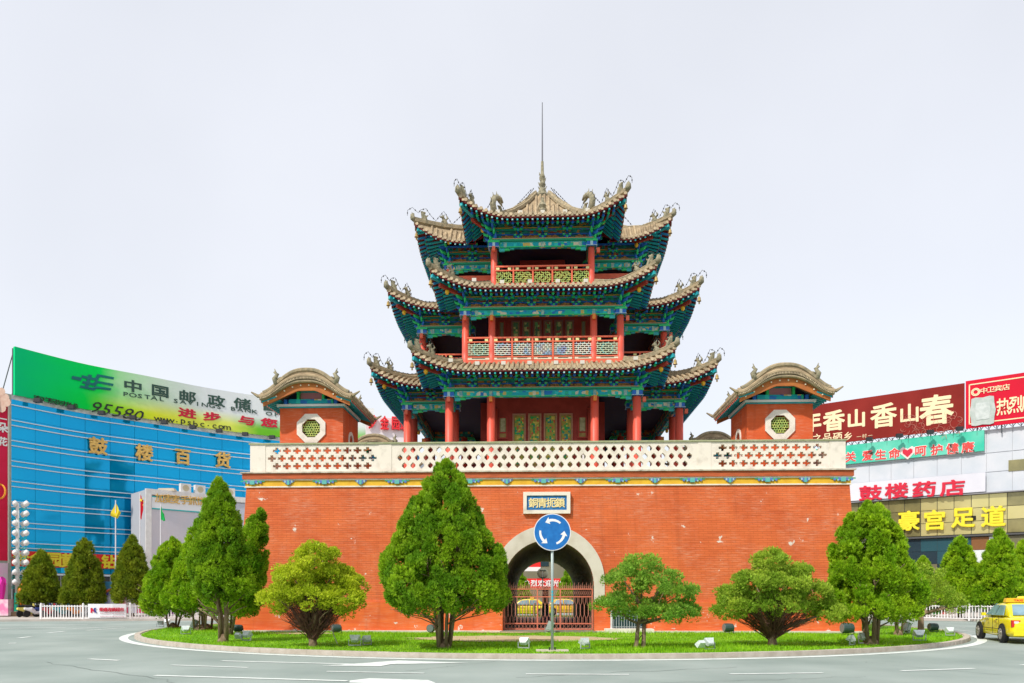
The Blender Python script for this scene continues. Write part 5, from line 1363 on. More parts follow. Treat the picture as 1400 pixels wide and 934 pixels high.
# striped emblem
def emb(pts):
    m = MB(); P = []
    for px, py in pts:
        u = LC.find(px, .33); q = LC.at(u, .34); q.z = zpx(q, py); P.append(q)
    n_ = LC.at(LC.find(pts[0][0]), 1)-LC.at(LC.find(pts[0][0]), 0)
    m.prism([(a, b) for a, b in pts], lambda a, b, t: P[[i for i, q in enumerate(pts) if q == (a, b)][0]]+n_*t, 0, .03); m.build('emblem_stroke', tealk, bb)
for pts in ([(99, 514), (112, 516.5), (110, 521), (97, 518)], [(112, 513), (130, 517), (133, 511.5), (156, 516), (155, 519), (136, 515.5), (133, 521), (111, 516.5)],
            [(113, 521), (127, 524), (131, 520.5), (155, 525), (154, 528), (134, 524), (130, 528), (112, 524)], [(110, 527), (126, 530), (131, 528), (152, 531), (151, 534), (133, 531.5), (128, 534), (109, 530)],
            [(121, 512), (126, 513), (120, 532), (115, 531)]): emb([tuple(q) for q in pts])

# ------------------------------------------------------------------ red vertical billboard at far left
rb = thing('vertical_billboard', 'tall pinkish-red billboard with a flower picture cut by the left edge', 'billboard', at(-30, 58))
A, B = at(-24, 58.2), at(15.5, 60); cvR = Curve([A, B]); zR = 17.4
pkr = mat('pink_red_print', (0.62, 0.012, 0.05), (0.68, 0.02, 0.08), scale=.4, rough=.6, spec=.15)
ribbon(cvR, 0, cvR.L, 0, .0, zR, 2.5, 2).build('pylon', mat('grey_green_frame', (0.30, 0.32, 0.27), (.4, .42, .36), scale=3), rb)
ribbon(cvR, .3, cvR.L-.28, .05, 4.4, zR-.35, .06, 2).build('printed_panel', pkr, rb)
m = MB(); 
for a, b, c, d in ((.18, .3, 4.2, zR-.2), (cvR.L-.30, cvR.L-.2, 4.2, zR-.2)): ribbon(cvR, a, b, .10, c, d, .1, 1, 0, m)
ribbon(cvR, .3, cvR.L-.3, .10, zR-.32, zR-.2, .1, 1, 0, m); m.build('frame', mat('pale_frame', (.6, .58, .5), rough=.6), rb)
u = cvR.find(0, .1); p = cvR.at(u, .08); p.z = zpx(p, 548)
m = MB()
for i in range(14): a = i*2.4; r_ = .28*math.sqrt(i)*.62; m.lathe([(.34, -.01), (.28, .03)], 9, p+Vector((r_*math.cos(a), -.05-.004*i, r_*math.sin(a)*1.2)), 0, 'y')
m.build('flower_print', mat('cream_flower', (0.55, 0.35, 0.27), (0.60, 0.45, 0.36), scale=4), rb, kind='stuff')
m = MB(); p.z = zpx(p, 560); m.box(p+Vector((0, -.03, 0)), (1.2, .03, .3)); m.build('shadow_print', mat('deep_red_print', (.35, .0, .02)), rb)
for ch, py, s_ in (('一', 572, .6), ('朵', 584, .8), ('花', 603, .7)):
    p.z = zpx(p, py); put_char(ch, cvR.at(cvR.find(4, .1), .09, p.z), cvR.ang(1), s_, white_p, rb, .02, .03)
m = MB(); p = cvR.at(cvR.find(0, .1), .1); p.z = zpx(p, 672); m.tube([p+Vector((.42*math.cos(t), 0, .55*math.sin(t))) for t in np.linspace(0, 2*PI, 16)], .07, 5); m.build('ring_logo', mat('orange_ink', (.85, .35, .03)), rb)
ribbon(cvR, .3, cvR.L-.28, .05, 1.2, 4.2, .05, 2).build('lower_panel', mat('pale_display', (.62, .55, .58), (.75, .45, .62), scale=1.5), rb)
mg = thing('promotion_stand', 'small magenta and white promotion stand at the left edge below the red billboard', 'promotion stand', at(3, 57)); p = at(3, 57)
m = MB(); m.box((p.x, p.y, .8), (1.3, .6, 1.2)); m.build('counter', mat('white_pink_panel', (.75, .7, .72), (.75, .2, .4), scale=2), mg)
m = MB(); m.tube([(p.x-.3, p.y, 1.4), (p.x-.2, p.y, 2.2), (p.x+.1, p.y, 2.9), (p.x+.3, p.y, 2.5)], [.35, .40, .25, .05], 8); m.build('balloon', mat('magenta', (.85, .03, .45)), mg)

# ------------------------------------------------------------------ white shop hoarding before the store
sh = thing('shop_hoarding', 'large white framed hoarding with yellow brush characters and air conditioners on top', 'hoarding', LC.at(LC.find(260, 5), 5))
ua, uc = LC.find(199, 5), LC.find(352, 5); zA = zpx(LC.at(ua, 5), 668)
ribbon(LC, ua, uc, 5, 0.1, zA-.1, 4, 10).build('building_mass', mat('grey_render', (.45, .46, .50), rough=.8), sh)
ribbon(LC, ua+.45, uc, 5.06, .2, zA-.6, .06, 10).build('panel', mat('lilac_grey_panel', (0.52, 0.54, 0.62), (0.62, 0.58, 0.62), scale=.25, rough=.5), sh)
wf = mat('off_white_frame', (.78, .76, .74), (.66, .64, .62), scale=2)
ribbon(LC, ua, ua+.45, 5.16, .1, zA, .3, 2).build('frame', wf, sh); ribbon(LC, ua+.45, uc, 5.16, zA-.5, zA, .3, 10).build('frame', wf, sh)
ribbon(LC, ua+.5, ua+8.2, 5.12, zA-1.75, zA-.62, .1, 10).build('sign_band', mat('white_sign', (.82, .84, .86), rough=.4), sh)
ribbon(LC, ua+.5, ua+8.2, 5.13, zA-.72, zA-.62, .1, 10).build('sign_edge', cyan, sh); ribbon(LC, ua+.5, ua+8.2, 5.13, zA-1.78, zA-1.68, .1, 10).build('sign_edge', cyan, sh)
for j, ch in enumerate('加麦麦手抓饼'):
    u = LC.find(218+j*11.5, 5.2); p = LC.at(u, 5.18); p.z = zpx(p, 681+j*.9); put_char(ch, p, LC.ang(u), .85, goldc, sh, .03, .008, sx=1.0)
for px in (252, 272, 294, 313):
    u = LC.find(px, 4.5); q = LC.at(u, 4.6, zA+.42); a_ = thing('air_conditioner', {252: 'leftmost square air conditioner unit on the white hoarding', 272: 'second air conditioner unit from the left on the white hoarding', 294: 'third air conditioner unit beside the tall cypress top', 313: 'rightmost air conditioner unit behind the cypress'}[px], 'air conditioner', q-Vector((0, 0, .42)), LC.ang(u), 'air conditioners along the hoarding')
    MB().box((0, 0, .42), (.95, .4, .82)).build('casing', wf, a_, local=True); MB().lathe([(.30, -.21), (.30, -.19), (.05, -.21)], 14, (0, 0, .42), 0, 'y').build('fan_grille', mat('beige_fan', (.50, .44, .30), rough=.7), a_, local=True)
m = MB(); q = LC.at(LC.find(228, 4.6), 4.6, zA); dish = thing('roof_box', 'low tan box on the left of the white hoarding top', 'roof box', q); MB().box(q+Vector((0, 0, .12)), (1.7, .5, .25), taper=.8).build('cover', mat('tan_box', (.5, .42, .32)), dish)

# ================================================================== RIGHT: pale commercial building with billboards
P0, P1 = at(1110, 80), at(1400, 68.7); e_ = (P1-P0).normalized()
RC = Curve([P0-e_*2.2, P0, P1, P1+e_*18])
rbld = thing('commercial_building', 'pale grey commercial building with yellow glass band and shop signs on the right', 'building', RC.at(14))
def rz_(px, py, o=0): u = RC.find(px, o); return u, zpx(RC.at(u, o), py)
zt_r = rz_(1350, 588)[1]
m = MB(); a_, b_ = RC.at(0, 0), RC.at(RC.L, 0); nb_ = RC.at(0, -1)-RC.at(0, 0)
m.prism([(a_.x, a_.y), (b_.x, b_.y), (b_.x+nb_.x*16, b_.y+nb_.y*16), (a_.x+nb_.x*16, a_.y+nb_.y*16)], lambda x, y, t: (x, y, t), -.1, zt_r); m.build('wall', mat('pale_panel_wall', (0.50, 0.53, 0.58), (0.62, 0.63, 0.66), scale=.4, rough=.6), rbld)
# cladding panels
cp = MB().box((0, 0, 0), (2.0-.03, .05, 1.0)).mesh('cladding_panel', [mat('cladding_panel_grey', (0.53, 0.57, 0.62), (0.60, 0.62, 0.66), scale=.7, rough=.5)])
zrow = [(zt_r-.02, 14.75), (14.72, 13.0), (12.97, 11.1)]
for za, zb_ in zrow:
    for i in range(int(RC.L/2.0)):
        u = 1.0+2.0*i; o = link('cladding_panel', cp, rbld, RC.at(u, .04+random.uniform(0, .008), (za+zb_)/2), RC.ang(u)); o.scale = (1, 1, za-zb_-.03)
yglass = mat('yellow_reflective_glass', (0.58, 0.52, 0.22), (0.68, 0.60, 0.28), scale=.3, rough=.12, spec=.7, metal=.35)
yg2 = mat('olive_glass_and_reflection', (0.22, 0.20, 0.09), (0.34, 0.30, 0.13), scale=.8, rough=.12, spec=.7, metal=.35)
zy1, zy0 = 11.0, 7.35; pmY = MB().box((0, 0, 0), (1.345, .06, 1.16)).mesh('window_pane', yglass); pmO = MB().box((0, 0, 0), (1.345, .06, 1.16)).mesh('window_pane', yg2)
dark_set = {(0, 0), (0, 1), (0, 2), (1, 0), (1, 1), (2, 2)}
for i in range(int(RC.L/1.4)):
    u = .7+1.4*i
    for j in range(3):
        px_ = proj(RC.at(u, .05)); dk_ = px_ < 1262 or 1365 < px_ < 1400 and (i+j) % 2 == 0  # darker panes paint the dark reflections into the glass colour
        o = link('window_pane', pmO if dk_ else pmY, rbld, RC.at(u, .05, zy1-.6-1.21*j), RC.ang(u)+random.uniform(-.01, .01)); 
ribbon(RC, 0, RC.L, .03, zy0-.05, zy1+.05, .05, 4).build('window_backing', mat('black_joint', (.05, .05, .04)), rbld)
ribbon(RC, 0, RC.L, .35, zy0-.18, zy0-.04, .4, 4).build('ledge', mat('dark_ledge', (.08, .08, .08), rough=.5), rbld)
ribbon(RC, 0, RC.L, .45, 11.02, 11.12, .5, 4).build('ledge', mat('grey_ledge_line', (.25, .25, .27), rough=.5), rbld)
# lower dark storey of small panes
cols4 = [mat('teal_dark_pane', (.025, .08, .10), rough=.1), mat('navy_pane', (.02, .04, .055), rough=.1), mat('brown_pane', (.22, .10, .04), rough=.15), mat('white_pane_panel', (.65, .68, .68), rough=.4), mat('olive_pane', (.16, .15, .09), rough=.15)]
pms = [MB().box((0, 0, 0), (1.38, .06, 1.17)).mesh('shop_pane', c) for c in cols4]
for i in range(int(RC.L/1.4)):
    for j in range(3):
        k = random.choices(range(5), (3, 6, 1, 1, 6))[0]; u = .7+1.4*i; link('shop_pane', pms[k], rbld, RC.at(u, .05, zy0-.85-1.2*j), RC.ang(u))
ribbon(RC, 0, RC.L, .03, 3.5, zy0-.2, .05, 4).build('window_backing', mat('black_joint', (.05, .05, .04)), rbld)
ribbon(RC, 0, RC.L, .05, .1, 3.4, .05, 4).build('shop_front', shop, rbld)
ribbon(RC, 0, RC.L, .5, 3.35, 4.1, .5, 4).build('shop_fascia', mat('teal_fascia', (.05, .25, .28), (.3, .1, .08), scale=.5), rbld)
# small upper window at right
u, z = rz_(1393, 636); ribbon(RC, u-.8, u+1.6, .12, z-.5, z+.5, .1, 1).build('upper_window', yg2, rbld)
# yellow characters on the glass
for ch, px, py in (('豪', 1243, 712), ('宫', 1278, 711), ('足', 1317, 708), ('道', 1358, 706)):
    u, z = rz_(px, py, .3); put_char(ch, RC.at(u, .30, z), RC.ang(u), 1.95, yl, rbld, .10, .03)
m = MB(); u, z = rz_(1332, 708, .3); m.box(RC.at(u, .1, z), (.45, .1, .4)); m.build('open_vent', black_m, rbld)
# signboards
def board(name, label, cat, px0, px1, zb_, zt_, o, m_, n=6):
    u0, u1 = RC.find(px0, o), RC.find(px1, o); t = thing(name, label, cat, RC.at((u0+u1)/2, o, zb_)); ribbon(RC, u0, u1, o, zb_, zt_, .15, n).build('board', m_, t); return t, u0, u1
s1, *_ = board('pharmacy_sign', 'white signboard with four red characters on the pale building', 'shop sign', 1100, 1347, 11.2, 12.95, .5, mat('white_board_print', (.68, .68, .73), (.62, .62, .68), scale=.5))
for ch, px, py in (('鼓', 1190, 674), ('楼', 1226, 671), ('药', 1263, 669), ('店', 1302, 667)):
    u, z = rz_(px, py, .55); put_char(ch, RC.at(u, .53, z), RC.ang(u), 1.55, rdk, s1, .05, .025, sx=1.38)
tealb = mat('turquoise_print', (0.03, 0.50, 0.34), (0.20, 0.62, 0.48), scale=.35, ramp=(.4, .8))
s2, *_ = board('health_banner', 'turquoise banner with red brush characters and a pink heart', 'banner', 1100, 1346, 14.95, 16.85, .4, tealb)
pinkl = mat('white_outline', (.85, .80, .78))
for ch, px in (('关', 1163), ('爱', 1186), ('生', 1204), ('命', 1223), ('呵', 1259), ('护', 1281), ('健', 1302), ('康', 1323)):
    py = 625-(px-1160)*.083; u, z = rz_(px, py, .45); put_char(ch, RC.at(u, .41, z), RC.ang(u), 1.05, pinkl, s2, .02, .07); put_char(ch, RC.at(u, .44, z), RC.ang(u), 1.05, mat('vermilion_ink', (.70, .06, .05)), s2, .02, .02)
m = MB(); u, z = rz_(1241, 619, .45); hp = [(0, -.5), (.5, 0), (.52, .3), (.3, .46), (0, .28), (-.3, .46), (-.52, .3), (-.5, 0)]; a = RC.ang(u); 
for s_, t0, mi in ((1.3, .02, 0), (.85, .05, 1)):
    q0 = RC.at(u, .40, z); n_ = RC.at(u, 1)-RC.at(u, 0); m.prism([(x*s_, y*s_) for x, y in hp], lambda x, y, t: q0+Vector((x*math.cos(a), x*math.sin(a), y))+n_*t, 0, t0, mi)
m.build('heart', [mat('pale_pink', (.85, .65, .62)), rdk], s2)
maro = mat('maroon_print', (0.20, 0.014, 0.010), (0.26, 0.022, 0.016), scale=.3, rough=.6, spec=.15)
s3, u0, u1 = board('maroon_billboard', 'maroon roof billboard with large cream characters right of the right pavilion', 'billboard', 1092, 1318.5, 17.15, 21.35, .6, maro)
crm = mat('cream_ink', (0.85, 0.68, 0.42), rough=.6)
for ch, px, py, s_ in (('年', 1109, 577, 2.1), ('香', 1140, 575, 2.15), ('山', 1171, 572, 1.9), ('香', 1208, 568, 2.45), ('山', 1243, 565, 1.9), ('春', 1280, 560, 2.95)):
    u, z = rz_(px, py, .65); put_char(ch, RC.at(u, .62, z), RC.ang(u), s_, crm, s3, .02, .03 if px < 1190 else .02)
for j, ch in enumerate('之品硒乡'): u, z = rz_(1117+j*14, 599-j*.8, .65); put_char(ch, RC.at(u, .62, z), RC.ang(u), .95, crm, s3, .02, .01)
for j, ch in enumerate('一村一'): u, z = rz_(1174+j*8, 597-j*.8, .65); put_char(ch, RC.at(u, .62, z), RC.ang(u), .45, crm, s3, .02, .0)
# faint line drawing of figures on the billboard
m = MB(); rs = random.Random(4); ink = mat('faint_pink_ink', (.50, .16, .12))
for i in range(60):
    px, py = rs.uniform(1232, 1312), rs.uniform(572, 600)-10*rs.random(); u, z = rz_(px, py, .65); c = RC.at(u, .63, z); r_ = rs.uniform(.12, .4); a0 = rs.uniform(0, 6)
    ex = RC.at(u+1, .63)-RC.at(u, .63); ex.z = 0
    m.tube([c+ex*(r_*math.cos(a0+t))+Vector((0, 0, r_*math.sin(a0+t))) for t in np.linspace(0, rs.uniform(2, 4), 6)], .022, 3)
m.build('line_drawing', ink, s3, kind='stuff')
redp = mat('crimson_print', (0.62, 0.006, 0.03), (0.55, 0.008, 0.03), scale=.3, rough=.6, spec=.15)
s4, v0, v1 = board('red_billboard', 'bright red billboard with cream border and picture cut by the right edge', 'billboard', 1320.5, 1470, 17.1, 21.5, .6, redp)
m = MB(); 
for a_, b_, c_, d_ in ((v0+.25, v0+.35, 17.45, 21.15), (v0+.25, v1-.3, 21.05, 21.15), (v0+.25, v1-.3, 17.45, 17.55)): ribbon(RC, a_, b_, .63, c_, d_, .04, 2, 0, m)
m.build('border', crm, s4)
for ch, px, py, s_ in (('热', 1372, 556, 1.6), ('烈', 1389, 553, 1.6), ('庆', 1406, 550, 1.6)): u, z = rz_(px, py, .65); put_char(ch, RC.at(u, .63, z), RC.ang(u), s_, crm, s4, .02, .012, sx=.68)
for j, ch in enumerate('中卫宾店'): u, z = rz_(1345+j*10, 534-j*1.6, .65); put_char(ch, RC.at(u, .63, z), RC.ang(u), .58, crm, s4, .02, .01, sx=1.1)
u, z = rz_(1334, 536, .65); put_char('◎', RC.at(u, .63, z), RC.ang(u), .9, crm, s4, .02, .01)
m = MB(); u, z = rz_(1343, 562, .66); c = RC.at(u, .66, z); a = RC.ang(u); n_ = RC.at(u, 1)-RC.at(u, 0)
pl = [(-.95, -1.2), (-.6, -1.28), (0, -1.2), (.6, -1.28), (.95, -1.2), (1.0, -.6), (1.12, 0), (1.0, .6), (.95, 1.2), (.6, 1.28), (0, 1.2), (-.6, 1.28), (-.95, 1.2), (-1.0, .6), (-1.12, 0), (-1.0, -.6)]
m.prism([(x*.92, y*1.02) for x, y in pl], lambda x, y, t: c+Vector((x*math.cos(a), x*math.sin(a), y))+n_*t, 0, .04, 0)
m.prism([(x*.55, y*.62) for x, y in pl], lambda x, y, t: c+Vector((x*math.cos(a), x*math.sin(a), y))+n_*t, 0, .07, 1)
m.build('ornate_picture', [mat('silver_print', (.50, .53, .51), (.38, .45, .41), scale=2), mat('pale_silver_print', (.58, .62, .60), (.45, .50, .48), scale=3)], s4)
m = MB()
for i in range(60):
    u = .2+i*.62; m.beam(RC.at(u, .4, 16.85), RC.at(u+.3, .4, 17.2), .05, .05); m.beam(RC.at(u+.3, .4, 17.2), RC.at(u+.6, .4, 16.85), .05, .05); m.beam(RC.at(u, .3, 17.1), RC.at(u, -1.8, 16.4), .06, .06)
for i in range(20): m.beam(RC.at(.2+i*1.9, .35, 16.4), RC.at(.2+i*1.9, .35, 21.0), .09, .09)
m.build('truss', mat('dark_steel_truss', (0.10, 0.11, 0.12), rough=.6), s3, kind='stuff')
for px in (1189, 1230, 1272, 1312): 
    u = RC.find(px, 1.2); p = RC.at(u, 1.3, 17.05); m = MB(); m.box(p, (.55, .35, .35)); m.beam(RC.at(u, .4, 17.1), p, .05, .05); m.build('flood_lamp', mat('black_lamp', (0.03, 0.03, 0.035), rough=.5), s3)

# rooftop sign between left pavilion and tower
rs_ = thing('rooftop_characters', 'row of red block characters on a white board between left pavilion and tower', 'rooftop sign', LC.at(LC.find(530, 1), 1, ZT))
ra, rb_ = LC.find(500, 1), LC.find(556, 1)
ribbon(LC, ra, rb_, .9, 17.3, 21.4, .2, 6).build('board', mat('white_pink_board', (.80, .72, .74), rough=.6), rs_)
for ch, px, py, s_ in (('梦', 509.5, 577, 1.55), ('金', 526, 578, 1.6), ('园', 541, 579, 1.6), ('珠', 553, 581, 1.5)):
    u = LC.find(px, 1.1); p = LC.at(u, 1.15); p.z = zpx(p, py); put_char(ch, p, LC.ang(u), s_, mat('red_block_letter', (.80, .03, .04)), rs_, .15, .02, sx=.95 if s_ > 1.8 else .6)

# ================================================================== STREET FURNITURE AND VEHICLES
# roundabout sign
p = gnd(755, 891, .10); P = Vector((p.x, -11.9, 0)); P = Vector((at(755, (gnd(755, 891, .1)-CAM).dot(FW)).x, gnd(755, 891, .1).y, .1))
sg = thing('roundabout_sign', 'round blue roundabout sign with three white arrows on a grey pole', 'road sign', P)
MB().tube([(P.x, P.y, .0), (P.x, P.y, zat(P, 712))], .040, 12).build('pole', steel, sg, smooth=True)
MB().box((P.x, P.y, .12), (.9, .5, .06)).build('base_slab', mat('pale_concrete_slab', (.62, .56, .44), (.5, .45, .36), scale=4), sg)
m = MB()
for i in range(4): a = PI/4+i*PI/2; m.lathe([(.018, .14), (.018, .22)], 6, (P.x+.11*math.cos(a), P.y+.11*math.sin(a), 0), 0)
m.build('anchor_bolt', black_m, sg, kind='stuff')
SZ = zat(P, 728); SR = .515; yf = P.y-.07
signb = mat('sign_blue', (0.005, 0.13, 0.42), (0.01, 0.17, 0.50), scale=7, rough=.4, detail=8)
MB().lathe([(SR, -.012), (SR, .0)], 48, (P.x, yf, SZ), 0, 'y').build('sign_plate', white_p, sg)
MB().lathe([(SR-.022, -.003), (SR-.022, .0)], 48, (P.x, yf-.014, SZ), 0, 'y').build('sign_face', signb, sg)
def arc_arrow(a0, a1, r=.335, w=.035):
    pts = []; n = 12; s = 1 if a1 > a0 else -1
    for i in range(n+1): t = a0+(a1-a0)*i/n; ww = w*(.75+.35*i/n); pts.append(((r+ww)*math.cos(t), (r+ww)*math.sin(t)))
    pts += [((r+.10)*math.cos(a1-s*.02), (r+.10)*math.sin(a1-s*.02)), (r*math.cos(a1+s*.36), r*math.sin(a1+s*.36)), ((r-.10)*math.cos(a1-s*.02), (r-.10)*math.sin(a1-s*.02))]
    for i in range(n, -1, -1): t = a0+(a1-a0)*i/n; ww = w*(.75+.35*i/n); pts.append(((r-ww)*math.cos(t), (r-ww)*math.sin(t)))
    MB().prism(pts, lambda a, b, t: (P.x+a, yf-.020+t, SZ+b), 0, .006).build('arrow', white_p, sg)
for a0, a1 in ((R(48), R(105)), (R(172), R(226)), (R(290), R(345))): arc_arrow(a0, a1)
m = MB(); m.box((P.x, P.y-.0, SZ+.15), (.12, .11, .05)); m.box((P.x, P.y, SZ-.2), (.12, .11, .05)); m.build('clamp', grey_m, sg, kind='stuff')
m = MB(); zz = zat(P, 815)
for k in range(4): m.box((P.x, P.y-.041, zz+.12-k*.085), (.035, .006, .055))
m.build('sticker', mat('cyan_sticker', (0.02, .45, .60)), sg, kind='stuff')

# floodlights on the lawn
flm = mat('galvanised_lamp', (0.78, 0.84, 0.84), (0.60, 0.66, 0.66), scale=20, rough=.4, metal=.2); fgl = mat('lamp_glass', (.62, .68, .70), rough=.15)
def floodlight(px, py, rz, label, s=1.0, kind='box', pair=False, tilt=.7):
    s *= .78
    p = gnd(px, py, .13); t = thing('floodlight', label, 'floodlight', (p.x, p.y, .13), rz+(PI if kind == 'box' else 0), 'floodlights on the island lawn')
    if kind == 'box':
        m = MB(); tilt = -tilt; M = Matrix.Rotation(tilt, 3, 'X')
        f = lambda v: M @ Vector(v)+Vector((0, 0, .24*s))
        pr = [(-.20, -.10), (.20, -.10), (.14, .10), (-.14, .10)]
        m.add([f((x*s, -.14*s, z*s)) for x, z in ((-.21, -.13), (.21, -.13), (.21, .13), (-.21, .13))]+[f((x*s, .08*s, z*s)) for x, z in ((-.12, -.07), (.12, -.07), (.12, .07), (-.12, .07))], [(0, 1, 2, 3), (7, 6, 5, 4), (0, 4, 5, 1), (1, 5, 6, 2), (2, 6, 7, 3), (3, 7, 4, 0)])
        for k in range(5): m.box(f(((-.10+.05*k)*s, .07*s, 0)), (.012*s, .09*s, .12*s), 0, M=M)
        m.build('housing', flm, t, local=True)
        m = MB(); m.box(f((0, -.15*s, 0)), (.36*s, .02*s, .20*s), 0, M=M); m.build('glass', fgl, t, local=True)
    elif kind == 'drum':
        m = MB(); m.lathe([(.10*s, .22*s), (.19*s, .16*s), (.21*s, 0), (.21*s, -.24*s), (.19*s, -.26*s)], 16, (0, 0, .27*s), 0, 'x'); m.build('housing', dark_m, t, local=True, smooth=False)
        MB().lathe([(.18*s, -.01), (.18*s, .01)], 16, (-.27*s, 0, .27*s), 0, 'x').build('glass', mat('dark_lamp_glass', (.16, .19, .19), rough=.2), t, local=True)
    else:
        m = MB(); m.box((0, 0, .30*s), (.30*s, .20*s, .44*s), 0, M=Matrix.Rotation(.35, 3, 'Y')); m.box((.02, -.11*s, .30*s), (.22*s, .03, .34*s), 0, M=Matrix.Rotation(.35, 3, 'Y')); m.build('housing', grey_m, t, local=True)
    m = MB()
    for q in (-1, 1): m.beam((q*.23*s, 0, .02), (q*.23*s, 0, .26*s), .02, .04)
    m.beam((-.24*s, 0, .02), (.24*s, 0, .02), .04, .03); m.build('bracket', grey_m if kind != 'drum' else dark_m, t, local=True)
    if pair:
        m = MB(); M = Matrix.Rotation(tilt, 3, 'X'); m.box((.42*s, .02, .22*s), (.34*s, .20*s, .22*s), 0, M=M, taper=.7); m.build('second_housing', flm, t, local=True)
for a in [(219, 857.5, .3, 'small pale floodlight farthest left on the lawn', .9), (228, 854.5, .2, 'pale floodlight behind the leftmost one, under the bushy cypress', .9), (254, 867, .5, 'pale floodlight on open grass left of the leaning trunk', 1.0),
          (266, 861, 0, 'tilted grey panel floodlight among the left cypress trunks', 1.1, 'panel'), (337, 876, -.3, 'double pale floodlight right of the leaning trunk', 1.0, 'box', True), (327, 865, .2, 'dark low floodlight by the left wall corner', .9, 'drum'),
          (461, 866, .5, 'dark drum floodlight behind the twiggy pine trunk', 1.0, 'drum'), (485, 883, .1, 'pale floodlight by the kerb right of the yellow-green pine', 1.0), (502, 882, .9, 'pale floodlight turned sideways right of its neighbour by the kerb', .9),
          (590, 866, 1.4, 'dark drum floodlight behind the largest cypress trunks', 1.0, 'drum'), (716, 886.5, -.4, 'pale floodlight left of the sign pole base', .95), (800, 887, .7, 'pale floodlight right of the sign pole base', .95),
          (752, 865, 0, 'upright grey box floodlight at the gate behind the sign pole', 1.15, 'panel'), (970, 888, .5, 'double pale floodlight between the small tree and the olive pine', 1.0, 'box', True), (997, 866, .2, 'dark drum floodlight at the wall left of the olive pine', 1.1, 'drum'),
          (1160, 868, .1, 'large dark drum floodlight at the right end of the wall', 1.25, 'drum'), (1165, 882, .8, 'pale floodlight left of the broad cypress trunk', .95), (1182, 880, 0, 'pale wide floodlight in front of the broad cypress trunk', 1.05),
          (1240, 866, .6, 'grey upright floodlight behind the right cypress', 1.1, 'panel'), (1257, 876, -.2, 'pale floodlight on the open grass at the right end', 1.1), (1277, 864, .1, 'dark floodlight near the pale pine at the right end', 1.0, 'drum'), (1299, 869, 0, 'small pale floodlight farthest right on the lawn', .95)]:
    floodlight(*a)
# cables and a leaning stake
for q in ((461, 880, 448, 850, 'thin pale stake leaning in front of the dead twigs'), (866, 884, 884, 860, 'dark thin stick leaning on the small tree trunk')):
    a = gnd(q[0], q[1], .13); b = Vector((a.x+(q[2]-q[0])*.0205, a.y+.1, .13+.02*(q[1]-q[3]))); o = MB().tube([a, b], .014, 5).build('garden_stake', white_w if q[0] < 500 else bark_d); props(o, q[4], 'stake')

# globe street lamp on the left
p = at(24, 60); sl = thing('globe_street_lamp', 'tall white street lamp with nine tiers of round globes and green base', 'street lamp', (p.x, p.y, .1))
zt_ = zat(p, 688)
MB().tube([(p.x, p.y, .1), (p.x, p.y, 1.9)], [.26, .22], 12).build('pedestal', mat('green_pedestal', (.01, .30, .20), rough=.4), sl)
MB().tube([(p.x, p.y, 1.9), (p.x, p.y, zt_)], [.16, .12], 10).build('pole', white_p, sl, smooth=True)
gm = MB().lathe([(.02, -.24), (.11, -.18), (.18, -.09), (.205, 0), (.18, .09), (.11, .18), (.02, .245)], 12).mesh('globe', mat('frosted_globe', (.88, .87, .84), (.78, .76, .72), scale=4, rough=.3), True)
scl = MB()
for k in range(9):
    z = zt_-.05-k*.765
    for (dx, dy) in ((0, -.30), (.74, -.05), (-.74, -.05), (0, .65)):
        link('globe', gm, sl, (p.x+dx, p.y+dy, z))
    for s in (-1, 1):
        scl.tube([(p.x, p.y, z-.42), (p.x+s*.35, p.y, z-.50), (p.x+s*.66, p.y, z-.42), (p.x+s*.74, p.y-.05, z-.22)], .032, 4)
        scl.tube([(p.x+s*.12, p.y, z-.42), (p.x+s*.3, p.y, z-.28), (p.x+s*.5, p.y, z-.36), (p.x+s*.36, p.y, z-.46)], .028, 4)
scl.build('scroll_arms', mat('green_scroll', (.01, .35, .26), rough=.4), sl, kind='stuff')
# planter kerb under it
q0, q1 = at(-60, 56), at(52, 57.5)
o = MB().prism([(q0.x, q0.y), (q1.x, q1.y), (q1.x-.5, q1.y+5), (q0.x, q0.y+5)], lambda a, b, t: (a, b, t), .1, .45).build('planter_bed', mat('brown_planter', (.22, .13, .08), (.3, .2, .12), scale=2)); props(o, 'low brown planter bed under the globe street lamp', 'planter')

# flags
def flag(px, d, top_py, label, colr, pts, pole_top=None, star=False):
    p = at(px, d); zt2 = zat(p, top_py); t = thing('flag_pole', label, 'flag', (p.x, p.y, .1))
    MB().tube([(p.x, p.y, .1), (p.x, p.y, zt2)], [.06, .035], 8).build('pole', mat('pale_pole', (.75, .75, .78), rough=.4), t)
    m = MB(); k = 10; vs = []
    for i in range(k+1):
        w = i/k
        for a, b in pts:
            vs.append((p.x+a[0]*(1-w)+b[0]*w, p.y+.12*math.sin(w*7+a[1])*w, zt2+a[1]*(1-w)+b[1]*w))
    n2 = len(pts); m.add(vs, [(i*n2+j, i*n2+j+1, (i+1)*n2+j+1, (i+1)*n2+j) for i in range(k) for j in range(n2-1)])
    f = m.build('flag_cloth', mat(colr[0], colr[1], rough=.7, trans=.3), t)
    if star:
        m = MB()
        for (sx_, sz_, sr) in ((.12, -.6, .16), (.32, -.45, .06), (.36, -.75, .06), (.30, -1.0, .06)):
            m.prism([((sr if i % 2 == 0 else sr*.4)*math.sin(i*PI/5), (sr if i % 2 == 0 else sr*.4)*math.cos(i*PI/5)) for i in range(10)], lambda a, b, q: (p.x+sx_+a, p.y-.1+q, zt2+sz_+b), 0, .02)
        m.build('star', yl, f, kind='stuff')
